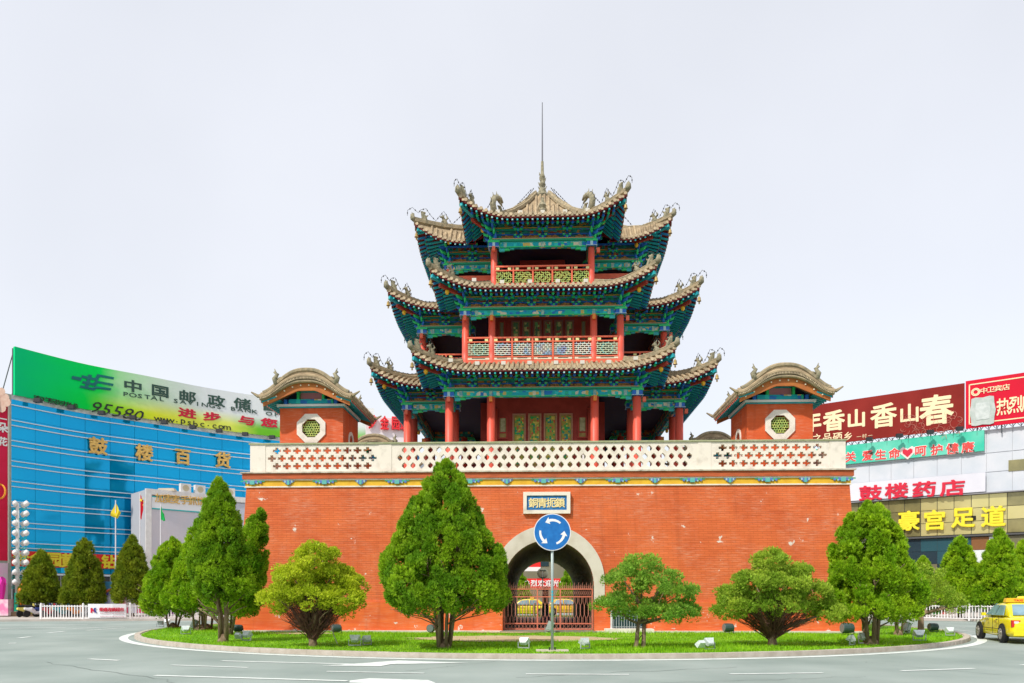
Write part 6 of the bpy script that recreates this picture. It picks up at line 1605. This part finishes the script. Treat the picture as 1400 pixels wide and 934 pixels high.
flag(158, 62, 684, 'flag pole with a yellow triangular flag before the blue store', ('yellow_cloth', (.85, .68, .03)), [((.0, -.2), (-.45, -1.25)), ((0, -.6), (.15, -1.5)), ((.0, -1.3), (.35, -1.1))][:2]+[((.03, -.25), (.42, -1.0))])
flag(191.5, 63, 674, 'flag pole with a limp red five-star flag before the blue store', ('red_cloth', (.75, .01, .03)), [((.02, -.1), (.25, -.6)), ((.02, -1.2), (.30, -1.4)), ((.02, -2.1), (.15, -2.2))], star=True)
flag(219.5, 62, 689, 'flag pole with a small green pennant before the white hoarding', ('green_cloth', (.01, .50, .10)), [((.0, -.1), (.25, -.8)), ((.0, -.8), (.40, -1.35)), ((.0, -1.25), (.30, -1.4))])

# white fences along the far pavement
def fence(label, pts, h=1.08, gap=.19, posts=2.9, skip=None):
    t = thing('road_fence', label, 'fence', (pts[0].x, pts[0].y, .0)); cv = Curve(pts)
    base = .13 if False else .02
    pm_ = MB().box((0, 0, h/2), (.11, .11, h)).lathe([(.07, h), (.05, h+.06), (.0, h+.1)], 6).mesh('fence_post', fence_w); bm_ = MB().box((0, 0, h/2+.06), (.055, .03, h-.22)).mesh('baluster', fence_w)
    np_ = int(cv.L/posts); count = 0
    for i in range(np_+1): link('fence_post', pm_, t, cv.at(i*posts, 0, base), cv.ang(i*posts))
    for z in (.16, h-.12): ribbon(cv, 0, np_*posts, .03, base+z-.03, base+z+.03, .05, max(2, np_*2)).build('rail', fence_w, t)
    n_ = int(np_*posts/gap)
    if n_ <= 290:
        for i in range(n_):
            if abs((i*gap) % posts) > .08: link('baluster', bm_, t, cv.at(i*gap+.05, 0, base), cv.ang(i*gap))
    return t, cv
f1, c1 = fence('white road fence with an advertising panel on the far left side', [gnd(56, 849), gnd(150, 849), gnd(240, 847.5), gnd(330, 846), gnd(420, 845)])
f2, c2 = fence('white road fence beyond the road at the far right', [gnd(1262, 848), gnd(1345, 850), gnd(1440, 853), gnd(1520, 856)])
ua_, ub_ = c1.find(121), c1.find(172)
ad_t = thing('fence_advert', 'white advertising panel with red lettering hung on the left road fence', 'advert panel', c1.at((ua_+ub_)/2, .1, .3))
ribbon(c1, ua_, ub_, .10, .22, 1.13, .03, 3).build('panel', mat('white_advert_print', (.85, .84, .87), rough=.5), ad_t)
for j, ch in enumerate('荣盛连锁超市'):
    u = c1.find(138.5+j*5.7, .1); q = c1.at(u, .13); q.z = zpx(q, 833.5); put_char(ch, q, c1.ang(u), .27, rdk, ad_t, .008, .03)
m = MB(); u = c1.find(128, .1); q = c1.at(u, .12); q.z = zpx(q, 834.5)
m.prism([(-.2, -.16), (-.08, -.16), (-.08, 0), (.05, -.16), (.02, .02), (-.1, .16), (-.2, .16)], lambda a, b, t: q+Vector((a, -t, b)), 0, .01, 0); m.prism([(.04, .16), (.2, .16), (.1, .05), (.22, -.16), (.1, -.16), (.0, .02)], lambda a, b, t: q+Vector((a, -t, b)), 0, .01, 1)
m.build('logo', [rdk, mat('navy_ink', (.02, .04, .25))], ad_t)
m = MB(); 
for k, py in enumerate((838.5, 843)):
    for j in range(15): u = c1.find(138+j*2.2, .1); q = c1.at(u, .115); q.z = zpx(q, py); m.box(q, (.07, .01, .03))
m.build('small_print', mat('pink_grey_ink', (.6, .35, .4)), ad_t, kind='stuff')

# stalls and hoardings behind the left fence
def stall(px0, px1, d, z0, z1, cols, label, name='display_board', cat='display board'):
    a, b = at(px0, d), at(px1, d); t = thing(name, label, cat, ((a.x+b.x)/2, (a.y+b.y)/2, .1)); cv = Curve([a, b]); n_ = len(cols)
    for i, c in enumerate(cols): ribbon(cv, cv.L*i/n_, cv.L*(i+1)/n_-.02, 0, z0, z1, .08, 1).build('printed_panel', c, t)
    for u in (.05, cv.L-.05): MB().beam(cv.at(u, -.1, .1), cv.at(u, -.1, z1), .06, .06).build('leg', grey_m, t)
    return t
skyb = mat('sky_blue_print', (.10, .42, .75), (.55, .72, .85), scale=.7); pinkr = mat('pink_red_mixed_print', (.75, .10, .20), (.80, .70, .72), scale=1.1, ramp=(.45, .55)); whp = mat('white_lilac_print', (.75, .74, .82), (.45, .45, .70), scale=1.3, ramp=(.5, .6))
stall(120, 158, 57.5, .5, 2.05, [whp, skyb, whp], 'blue and white sale board behind the fence advert'); stall(163, 200, 57, .4, 1.9, [pinkr, whp, pinkr], 'pink and white sale board behind the fence, right of the blue one')
m_t = stall(139, 153, 58.3, 1.6, 2.75, [mat('deep_sky_print', (.05, .40, .80), (.30, .60, .85), scale=.6)], 'tall blue poster in the dark doorway of the store')
a = at(140, 57.4); arch_t = thing('balloon_arch', 'red and orange inflatable arch over the sale board', 'inflatable arch', a)
MB().tube([a+Vector((1.25-1.25*math.cos(t), 0, 1.5+.75*math.sin(t))) for t in np.linspace(.1, PI-.1, 12)], .09, 7).build('outer_tube', mat('red_vinyl', (.70, .05, .05), (.8, .35, .1), scale=2, rough=.4), arch_t)
MB().tube([a+Vector((1.25-1.05*math.cos(t), -.05, 1.45+.6*math.sin(t))) for t in np.linspace(.1, PI-.1, 12)], .07, 7).build('inner_tube', mat('navy_vinyl', (.08, .06, .3), rough=.4), arch_t)
# scooters
def scooter(px, d, rz, c, label):
    p = at(px, d); t = thing('scooter', label, 'scooter', (p.x, p.y, .13), rz, 'scooters parked behind the left fence')
    body = mat('scooter_'+c[0], c[1], rough=.35)
    for x in (-.6, .6):
        w = MB().lathe([(.12, -.05), (.24, -.05), (.26, 0), (.24, .05), (.12, .05)], 14, (x, 0, .26), 0, 'y').build('wheel', black_m, t, local=True)
    m = MB(); m.tube([(.62, 0, .30), (.50, 0, .70), (.42, 0, .98)], [.05, .12, .06], 8); m.tube([(.48, 0, .45), (.25, 0, .32), (-.1, 0, .32)], [.10, .12, .12], 8, 0, 1.4)
    m.tube([(-.1, 0, .38), (-.35, 0, .58), (-.78, 0, .62)], [.14, .20, .08], 8); m.build('body', body, t, local=True)
    MB().tube([(-.08, 0, .70), (-.35, 0, .76), (-.72, 0, .80)], [.08, .12, .09], 8).build('seat', black_m, t, local=True)
    m = MB(); m.tube([(.40, -.30, 1.02), (.44, 0, .98), (.40, .30, 1.02)], .02, 6); m.build('handlebar', black_m, t, local=True)
    MB().lathe([(.02, -.08), (.09, -.02), (.09, .05), (.0, .06)], 8, (.52, 0, .88), 0, 'x').build('headlight', fgl, t, local=True)
for i, (px, d, c) in enumerate([(38, 55.5, ('yellow', (.75, .65, .15))), (43, 56.5, ('black', (.03, .03, .04))), (49, 55.4, ('white', (.75, .75, .78))), (61, 56.5, ('navy', (.05, .08, .3))), (68, 55.5, ('crimson', (.6, .03, .05))), (77, 56.5, ('cream', (.7, .62, .4))), (86, 55.6, ('teal', (.05, .35, .4))), (103, 55.8, ('orange', (.75, .25, .03))), (111, 56.4, ('silver', (.5, .52, .55))), (238, 54.5, ('purple', (.3, .08, .35)))]):
    scooter(px, d, 1.2+.2*math.sin(i*2.1), c, ['yellow scooter nearest the globe lamp', 'black scooter by the orange figure', 'white scooter left of the fence end', 'navy blue scooter behind the fence under the first cypress', 'crimson scooter behind the fence under the first cypress', 'cream scooter behind the fence right of the crimson one', 'teal scooter just left of the dark fountain rock', 'orange scooter behind the fence right of the fountain rock', 'silver scooter just left of the fence advert', 'purple scooter behind the fence under the bushy cypress'][i])
# dark fountain rock / statue
p = at(96, 58); fr_ = thing('rock_sculpture', 'dark grey rearing rock sculpture between two far cypresses', 'sculpture', (p.x, p.y, .13))
dkrock = mat('dark_rock', (.05, .055, .06), (.16, .17, .18), scale=3, bump=.8)
MB().lathe([(.95, 0), (.85, .35), (.55, .5), (.5, .9)], 10, (p.x, p.y, .13)).build('pedestal', dkrock, fr_)
m = MB(); m.tube([(p.x-.5, p.y, 1.0), (p.x, p.y, 1.35), (p.x+.25, p.y, 1.9), (p.x+.15, p.y, 2.5), (p.x+.45, p.y, 2.95)], [.32, .42, .30, .18, .08], 9); m.tube([(p.x-.1, p.y, 1.3), (p.x-.45, p.y-.1, 1.8), (p.x-.3, p.y, 2.2)], [.18, .12, .05], 7); m.tube([(p.x+.3, p.y, 1.8), (p.x+.62, p.y, 2.2)], [.12, .05], 6)
m.build('figure', dkrock, fr_, smooth=True)

# person in orange
def person(loc, label, rz=0.0, h=1.7, col_=('orange_cloth', (.85, .22, .02)), legs=(.10, .05, .04)):
    t = thing('person', label, 'person', loc, rz); s = h/1.7
    J = {'pel': (0, 0, .93), 'ch': (0, 0, 1.25), 'nk': (0, -.01, 1.44), 'hd': (0, -.03, 1.56), 'ht': (0, -.02, 1.67), 'sl': (-.18, 0, 1.38), 'el': (-.24, -.06, 1.12), 'wl': (-.10, -.22, 1.10), 'hl': (-.03, -.28, 1.13),
         'sr': (.18, 0, 1.38), 'er': (.27, -.05, 1.20), 'wr': (.20, -.25, 1.30), 'hr': (.15, -.32, 1.34), 'kl': (-.10, -.01, .50), 'al': (-.11, .02, .09), 'tl': (-.12, -.14, .03), 'kr': (.10, -.01, .50), 'ar': (.12, .02, .09), 'tr': (.13, -.14, .03), 'hpl': (-.09, 0, .88), 'hpr': (.09, 0, .88)}
    rr = {'pel': .135, 'ch': .15, 'nk': .055, 'hd': .095, 'ht': .07, 'sl': .07, 'el': .048, 'wl': .035, 'hl': .04, 'sr': .07, 'er': .048, 'wr': .035, 'hr': .04, 'kl': .06, 'al': .042, 'tl': .035, 'kr': .06, 'ar': .042, 'tr': .035, 'hpl': .085, 'hpr': .085}
    E = [('pel', 'ch'), ('ch', 'nk'), ('nk', 'hd'), ('hd', 'ht'), ('ch', 'sl'), ('sl', 'el'), ('el', 'wl'), ('wl', 'hl'), ('ch', 'sr'), ('sr', 'er'), ('er', 'wr'), ('wr', 'hr'), ('pel', 'hpl'), ('hpl', 'kl'), ('kl', 'al'), ('al', 'tl'), ('pel', 'hpr'), ('hpr', 'kr'), ('kr', 'ar'), ('ar', 'tr')]
    K = list(J); me = bpy.data.meshes.new('body'); me.from_pydata([tuple(c*s for c in J[k]) for k in K], [(K.index(a), K.index(b)) for a, b in E], [])
    o = link('body', me, t, (0, 0, 0), local=True); md = o.modifiers.new('skin', 'SKIN'); sv = me.skin_vertices[0].data
    for i, k in enumerate(K): sv[i].radius = (rr[k]*s, rr[k]*s*.85)
    sv[0].use_root = True; o.modifiers.new('sub', 'SUBSURF').levels = 1; me.materials.append(mat('skin', (.45, .25, .16), rough=.6))
    # robe, trousers, hair as clothing
    MB().lathe([(.25*s, .62*s), (.21*s, .9*s), (.20*s, 1.15*s), (.22*s, 1.36*s), (.12*s, 1.45*s)], 14).build('coat', mat(*col_), t, local=True, smooth=True)
    m = MB()
    for q in ('l', 'r'):
        m.tube([Vector(J['s'+q])*s, Vector(J['e'+q])*s, Vector(J['w'+q])*s], [.095*s, .075*s, .055*s], 8)
    m.build('sleeves', mat(*col_), t, local=True, smooth=True, kind='stuff')
    m = MB()
    for q in ('l', 'r'): m.tube([Vector(J['hp'+q])*s, Vector(J['k'+q])*s, Vector(J['a'+q])*s], [.11*s, .08*s, .06*s], 8)
    m.build('trousers', mat('brown_trousers', legs), t, local=True, smooth=True, kind='stuff')
    MB().lathe([(.02, 1.73*s), (.08*s, 1.71*s), (.115*s, 1.62*s), (.11*s, 1.55*s)], 10, (0, .01, 0)).build('hair', mat('orange_hat', (.80, .20, .02)), t, local=True, smooth=True)
    return t
p = at(30.5, 57.2); pd = MB().lathe([(.32, 0), (.28, .35), (.22, .7)], 8, (p.x, p.y, .13)).build('stone_plinth', mat('brown_stone', (.2, .13, .09), bump=.4)); props(pd, 'small brown plinth under the orange-clad person', 'plinth')
person((p.x, p.y, .80), 'person in an orange coat and hat with arms raised beside the globe lamp', 0, 1.75, legs=(.80, .20, .02))

# boards behind the right fence
stall(1340, 1362, 57, .9, 2.7, [mat('cobalt_print', (.02, .18, .65), rough=.5), mat('red_yellow_print', (.80, .08, .05), (.8, .6, .1), scale=2), mat('cobalt_print', (.02, .18, .65), rough=.5)], 'blue board with a red poster behind the right fence')
stall(1318, 1333, 56, 1.2, 2.2, [mat('green_white_sign', (.02, .45, .15), (.75, .8, .75), scale=2, ramp=(.5, .55))], 'green and white board behind the right fence left of the blue one')
stall(1275, 1312, 57, .3, 1.2, [mat('green_red_goods', (.05, .4, .12), (.6, .1, .1), scale=1.6, ramp=(.5, .55)), mat('pink_goods', (.7, .4, .45), (.5, .5, .55), scale=1.5)], 'low colourful goods rack behind the right fence', 'goods_rack', 'goods rack')
stall(1370, 1440, 58, .3, 1.6, [mat('white_purple_sign', (.8, .78, .85), (.5, .1, .3), scale=1.2, ramp=(.55, .6))], 'white sign with purple marks behind the taxi', 'shop_sign', 'sign')

# ------------------------------------------------------------------ taxi
def loft(m, st, n=20, mi=0, pw=4.0):
    """st: list of (x, zbottom, ztop, halfwidth_bottom, halfwidth_top)"""
    rings = []
    for x, zb, zt2, wb, wt in st:
        r_ = []
        for j in range(n):
            a = 2*PI*(j+.5)/n; c, s = math.cos(a), math.sin(a); c2 = math.copysign(abs(c)**(2/pw), c); s2 = math.copysign(abs(s)**(2/pw), s)
            f = (s2+1)/2; w = wb+(wt-wb)*f; r_.append((x, c2*w, zb+(zt2-zb)*f))
        rings.append(r_)
    vs = [v for r_ in rings for v in r_]; k = len(rings)
    fs = [(i*n+j, i*n+(j+1) % n, (i+1)*n+(j+1) % n, (i+1)*n+j) for i in range(k-1) for j in range(n)]+[tuple(range(n))[::-1], tuple((k-1)*n+j for j in range(n))]
    return m.add(vs, fs, mi)
def car(loc, rz, label, name='taxi', cat='taxi', roof_sign=True, c=(.85, .72, .01), paint='taxi_yellow_paint'):
    # local +x is forward
    t = thing(name, label, cat, loc, rz); pt = mat(paint, c, rough=.28, coat=.6, spec=.5)
    m = MB()
    loft(m, [(-2.18, .42, .70, .70, .66), (-2.14, .30, .86, .80, .74), (-1.95, .22, .93, .84, .77), (-1.4, .20, .95, .85, .78), (-.6, .19, .93, .86, .79), (.3, .19, .92, .86, .79), (1.05, .20, .90, .85, .77), (1.6, .22, .82, .84, .74), (1.98, .25, .72, .80, .68), (2.14, .33, .62, .72, .60)], 28, pw=5.5)
    body = m.build('body', pt, t, local=True, smooth=True)
    m = MB(); loft(m, [(-1.62, .90, .93, .72, .70), (-1.38, .90, 1.16, .74, .62), (-1.05, .90, 1.37, .75, .57), (-.5, .90, 1.425, .75, .57), (.15, .90, 1.40, .75, .57), (.45, .90, 1.30, .75, .60), (.82, .90, 1.08, .74, .66), (1.12, .89, .92, .72, .70)], 24, pw=6); m.build('cabin', pt, t, local=True, smooth=True)
    gl = mat('car_glass', (.12, .22, .28), (.25, .40, .48), scale=1.4, rough=.06, spec=.8)
    for s in (-1, 1):
        for q in ([(-1.22, .97, .775), (-.38, .96, .785), (-.40, 1.33, .625), (-.92, 1.32, .62)], [(-.30, .96, .785), (.72, .96, .775), (.28, 1.30, .635), (-.30, 1.34, .625)]):
            vs = [(x, s*(y-.012), z) for x, z, y in q]+[(x, s*(y+.004), z) for x, z, y in q]
            MB().add(vs, [(0, 1, 2, 3), (7, 6, 5, 4), (0, 4, 5, 1), (1, 5, 6, 2), (2, 6, 7, 3), (3, 7, 4, 0)]).build('side_window', gl, t, local=True)
    for pts in ([(-1.60, .60, .97), (-1.60, -.60, .97), (-1.17, -.50, 1.335), (-1.17, .50, 1.335)], [(1.02, .62, .97), (1.02, -.62, .97), (.42, -.52, 1.345), (.42, .52, 1.345)]):
        e = -.02 if pts[0][0] < 0 else .025
        MB().add([Vector(q)+Vector((e*.4, 0, 0)) for q in pts]+[Vector(q)+Vector((e*1.6, 0, .02)) for q in pts], [(0, 1, 2, 3), (7, 6, 5, 4), (0, 4, 5, 1), (1, 5, 6, 2), (2, 6, 7, 3), (3, 7, 4, 0)]).build('windscreen', gl, t, local=True)
    for x in (-1.30, 1.30):
        for s in (-1, 1):
            MB().lathe([(.36, -.02), (.36, .015)], 24, (x, s*.845, .33), 0, 'y').build('wheel_arch', black_m, t, local=True)
            w = MB().lathe([(.18, -.09), (.29, -.10), (.315, -.06), (.315, .06), (.29, .10), (.18, .09)], 24, (x, s*.80, .315), 0, 'y').build('wheel', black_m, t, local=True, smooth=True)
            m = MB(); m.lathe([(.20, -.01), (.185, .01)], 20, (x, s*.905, .315), 0, 'y')
            for k in range(7): a = k*2*PI/7; m.beam((x+.04*math.cos(a), s*.918, .315+.04*math.sin(a)), (x+.17*math.cos(a), s*.918, .315+.17*math.sin(a)), .02, .035, 1)
            m.build('hubcap', [mat('grey_rim', (.30, .28, .25), rough=.35, metal=.5), mat('bright_rim', (.5, .48, .44), rough=.3, metal=.6)], w, local=True)
    for s in (-1, 1):
        MB().box((-2.10, s*.66, .70), (.12, .26, .24)).build('tail_light', mat('tail_light_red', (.65, .02, .02), rough=.2, spec=.7), t, local=True)
        MB().box((-2.155, s*.66, .745), (.03, .14, .08)).build('reverse_lamp', mat('lamp_white', (.8, .7, .7), rough=.2), t, local=True)
        MB().box((2.03, s*.58, .60), (.14, .30, .16)).build('headlight', fgl, t, local=True)
        m = MB(); m.box((.60, s*.90, .98), (.14, .14, .11)); m.build('mirror', pt, t, local=True)
        for x in (-.55, .42): MB().box((x-.25, s*.868, .80), (.16, .02, .03)).build('door_handle', dark_m, t, local=True)
        m = MB()
        for x in (-1.02, -.33, .80): m.box((x, s*.862, .60), (.012, .01, .62))
        m.box((-.1, s*.866, .48), (1.9, .012, .02)); m.build('door_gap', black_m, t, local=True, kind='stuff')
    MB().box((-2.15, 0, .36), (.10, 1.50, .14)).build('rear_bumper', pt, t, local=True)
    m = MB(); m.box((-2.17, .0, .70), (.03, .46, .13)); m.build('number_plate', mat('blue_plate', (.02, .08, .4)), t, local=True)
    o = link('character', glyph('TAXI', rdk, .004, .02), t, (-2.16, 0, .86), local=True); o.rotation_euler = (PI/2, 0, -PI/2); o.scale = (.18, .16, 1)
    for x, tx in ((-.68, '出租'), (.20, '中卫')):
        o = link('character', glyph(tx, mat('brown_door_ink', (.35, .25, .05)), .003, .0), t, (x, .875, .74), local=True); o.rotation_euler = (PI/2, 0, PI); o.scale = (.17, .13, 1)
    if roof_sign:
        sgn = MB().box((-.55, 0, 1.50), (.30, 1.10, .15), taper=.92).build('roof_sign', mat('amber_sign', (.80, .45, .02), rough=.4), t, local=True)
        MB().box((-.55, 0, 1.59), (.2, .30, .10), taper=.7).build('roof_lamp', mat('yellow_lamp', (.85, .70, .05), rough=.3), t, local=True)
        o = link('character', glyph('TAXI 出租', rdk, .004, .01), t, (-.705, 0, 1.50), local=True); o.rotation_euler = (PI/2, 0, -PI/2); o.scale = (.13, .10, 1)
    return t
pr_, pf_ = at(1371.5, 27.1), at(1339.5, 29.7); hd = (pf_-pr_).normalized(); nL = Vector((hd.y, -hd.x, 0)); cen = (pr_+pf_)/2+nL*.82
car((cen.x, cen.y, 0), math.atan2(hd.y, hd.x), 'yellow taxi cut by the right edge of the photo, seen from behind')

# ================================================================== seen through the tunnel and round the back
f3, c3 = fence('white fence seen through the tunnel behind the gate', [at(660, 56), at(820, 56)], posts=1.9)
q = at(719, 62); car((q.x, q.y, 0), PI*.97, 'small yellow taxi seen through the tunnel behind the bars')
q = at(775, 66); car((q.x, q.y, 0), PI*.02, 'orange-yellow car seen through the right half of the tunnel', 'parked_car', 'car', False, (.80, .50, .03), 'amber_paint')
A, B = at(560, 98), at(960, 98); cB = Curve([A, B]); ob = thing('olive_building', 'low olive-grey building closing the view through the tunnel', 'building', at(747, 98))
ribbon(cB, 0, cB.L, 0, 0, 11, 8, 2).build('wall', mat('olive_grey_render', (.17, .165, .10), (.22, .21, .14), scale=.4), ob)
wm = MB().box((0, 0, 0), (1.5, .1, 1.5)).mesh('window', glass_d)
for i in range(12):
    for j in range(3): link('window', wm, ob, cB.at(2+i*3, .02, 3.2+j*3), cB.ang(1))
tb = thing('red_banner', 'red banner with white characters seen through the tunnel above the fence', 'banner', at(744, 90, 798))
cb_ = Curve([at(690, 90), at(800, 90)]); ribbon(cb_, 0, cb_.L, 0, 2.6, 3.7, .1, 1).build('cloth', redb, tb)
for j, ch in enumerate('热烈欢迎光临'): q = cb_.at(cb_.find(720+j*10), .08, 3.15); put_char(ch, q, cb_.ang(1), .8, white_p, tb, .02, .02)
tb = thing('red_white_sign', 'red and white shop sign at the top left of the tunnel view', 'shop sign', at(725, 94, 770))
cb_ = Curve([at(690, 94), at(739, 94)]); ribbon(cb_, 0, cb_.L, 0, 5.0, 6.6, .1, 1).build('board', redb, tb); ribbon(cb_, 0, cb_.L, .03, 4.7, 5.2, .1, 1).build('lower_stripe', white_p, tb)
q = at(742, 57.5); rs2 = thing('round_road_sign', 'back of a round road sign on a post seen through the tunnel', 'road sign', (q.x, q.y, 0))
MB().tube([(q.x, q.y, 0), (q.x, q.y, zat(q, 780))], .05, 8).build('pole', grey_m, rs2); MB().lathe([(.42, -.02), (.42, .02)], 24, (q.x, q.y, zat(q, 784)), 0, 'y').build('sign_plate', mat('grey_green_plate', (.35, .40, .34)), rs2)
m = MB(); m.box((q.x, q.y-.04, zat(q, 780)), (.45, .04, .05)); m.box((q.x, q.y-.04, zat(q, 790)), (.3, .04, .05)); m.build('stiffener', dark_m, rs2, kind='stuff')
q = at(745.5, 30); cbp = thing('striped_pillar', 'small blue and yellow advertising pillar standing inside the tunnel', 'pillar', (q.x, 14, .18))
q = Vector((.0, 14.0, 0)); q.x = at(746, (Vector((0, 14, 0))-CAM).dot(FW)).x
MB().lathe([(.22, .3), (.22, 1.0), (.18, 1.02), (.18, 2.1), (.12, 2.2)], 12, (q.x, 14, 0)).build('column', mat('pale_blue_column', (.35, .50, .62), (.5, .6, .65), scale=4), cbp)
m = MB(); 
for k in range(4): m.box((q.x, 13.8, 1.15+k*.23), (.20, .03, .13))
m.build('yellow_mark', mat('yellow_mark', (.8, .6, .05)), cbp, kind='stuff'); MB().lathe([(.26, .18), (.26, .42)], 12, (q.x, 14, 0)).build('base', blue, cbp)

# ------------------------------------------------------------------ street blocks behind the viewer (they show in the glass facades)
def block(x0, x1, y, h, c, label, dep=14):
    t = thing('city_block', label, 'building', ((x0+x1)/2, y, 0)); nx = int((x1-x0)/3.2)
    MB().box(((x0+x1)/2, y-dep/2, h/2), (x1-x0, dep, h)).build('wall', mat(c[0], c[1], c[2], scale=.3), t)
    MB().box(((x0+x1)/2, y-dep/2, h+.3), (x1-x0+.4, dep+.4, .6)).build('parapet', mat('block_parapet', (.4, .38, .35)), t)
    wmB = MB().box((0, 0, 0), (1.9, .1, 1.7)).mesh('window', glass_d)
    for i in range(nx):
        for j in range(int(h/3.3)): link('window', wmB, t, (x0+1.6+i*3.2, y+.02, 2.2+j*3.3))
    MB().box((x0+(x1-x0)*.3, y-dep/2, h+2.1), (4, 4, 3.2)).build('stair_head', mat('block_parapet', (.4, .38, .35)), t)
block(-96, -66, -62, 17, ('block_brown', (.30, .22, .17), (.36, .28, .22)), 'brown flat-roofed block behind the viewer, far left')
block(-62, -44, -60, 13, ('block_grey', (.32, .33, .34), (.4, .4, .42)), 'low grey block behind the viewer, left')
block(-42, -20, -66, 21, ('block_tan', (.40, .33, .24), (.46, .4, .3)), 'tall tan block behind the viewer, left of the street')
block(6, 30, -64, 15, ('block_pale', (.5, .48, .42), (.55, .52, .48)), 'pale block behind the viewer, right of the street')
block(34, 62, -60, 19, ('block_red', (.36, .18, .13), (.42, .22, .16)), 'reddish block behind the viewer, far right')
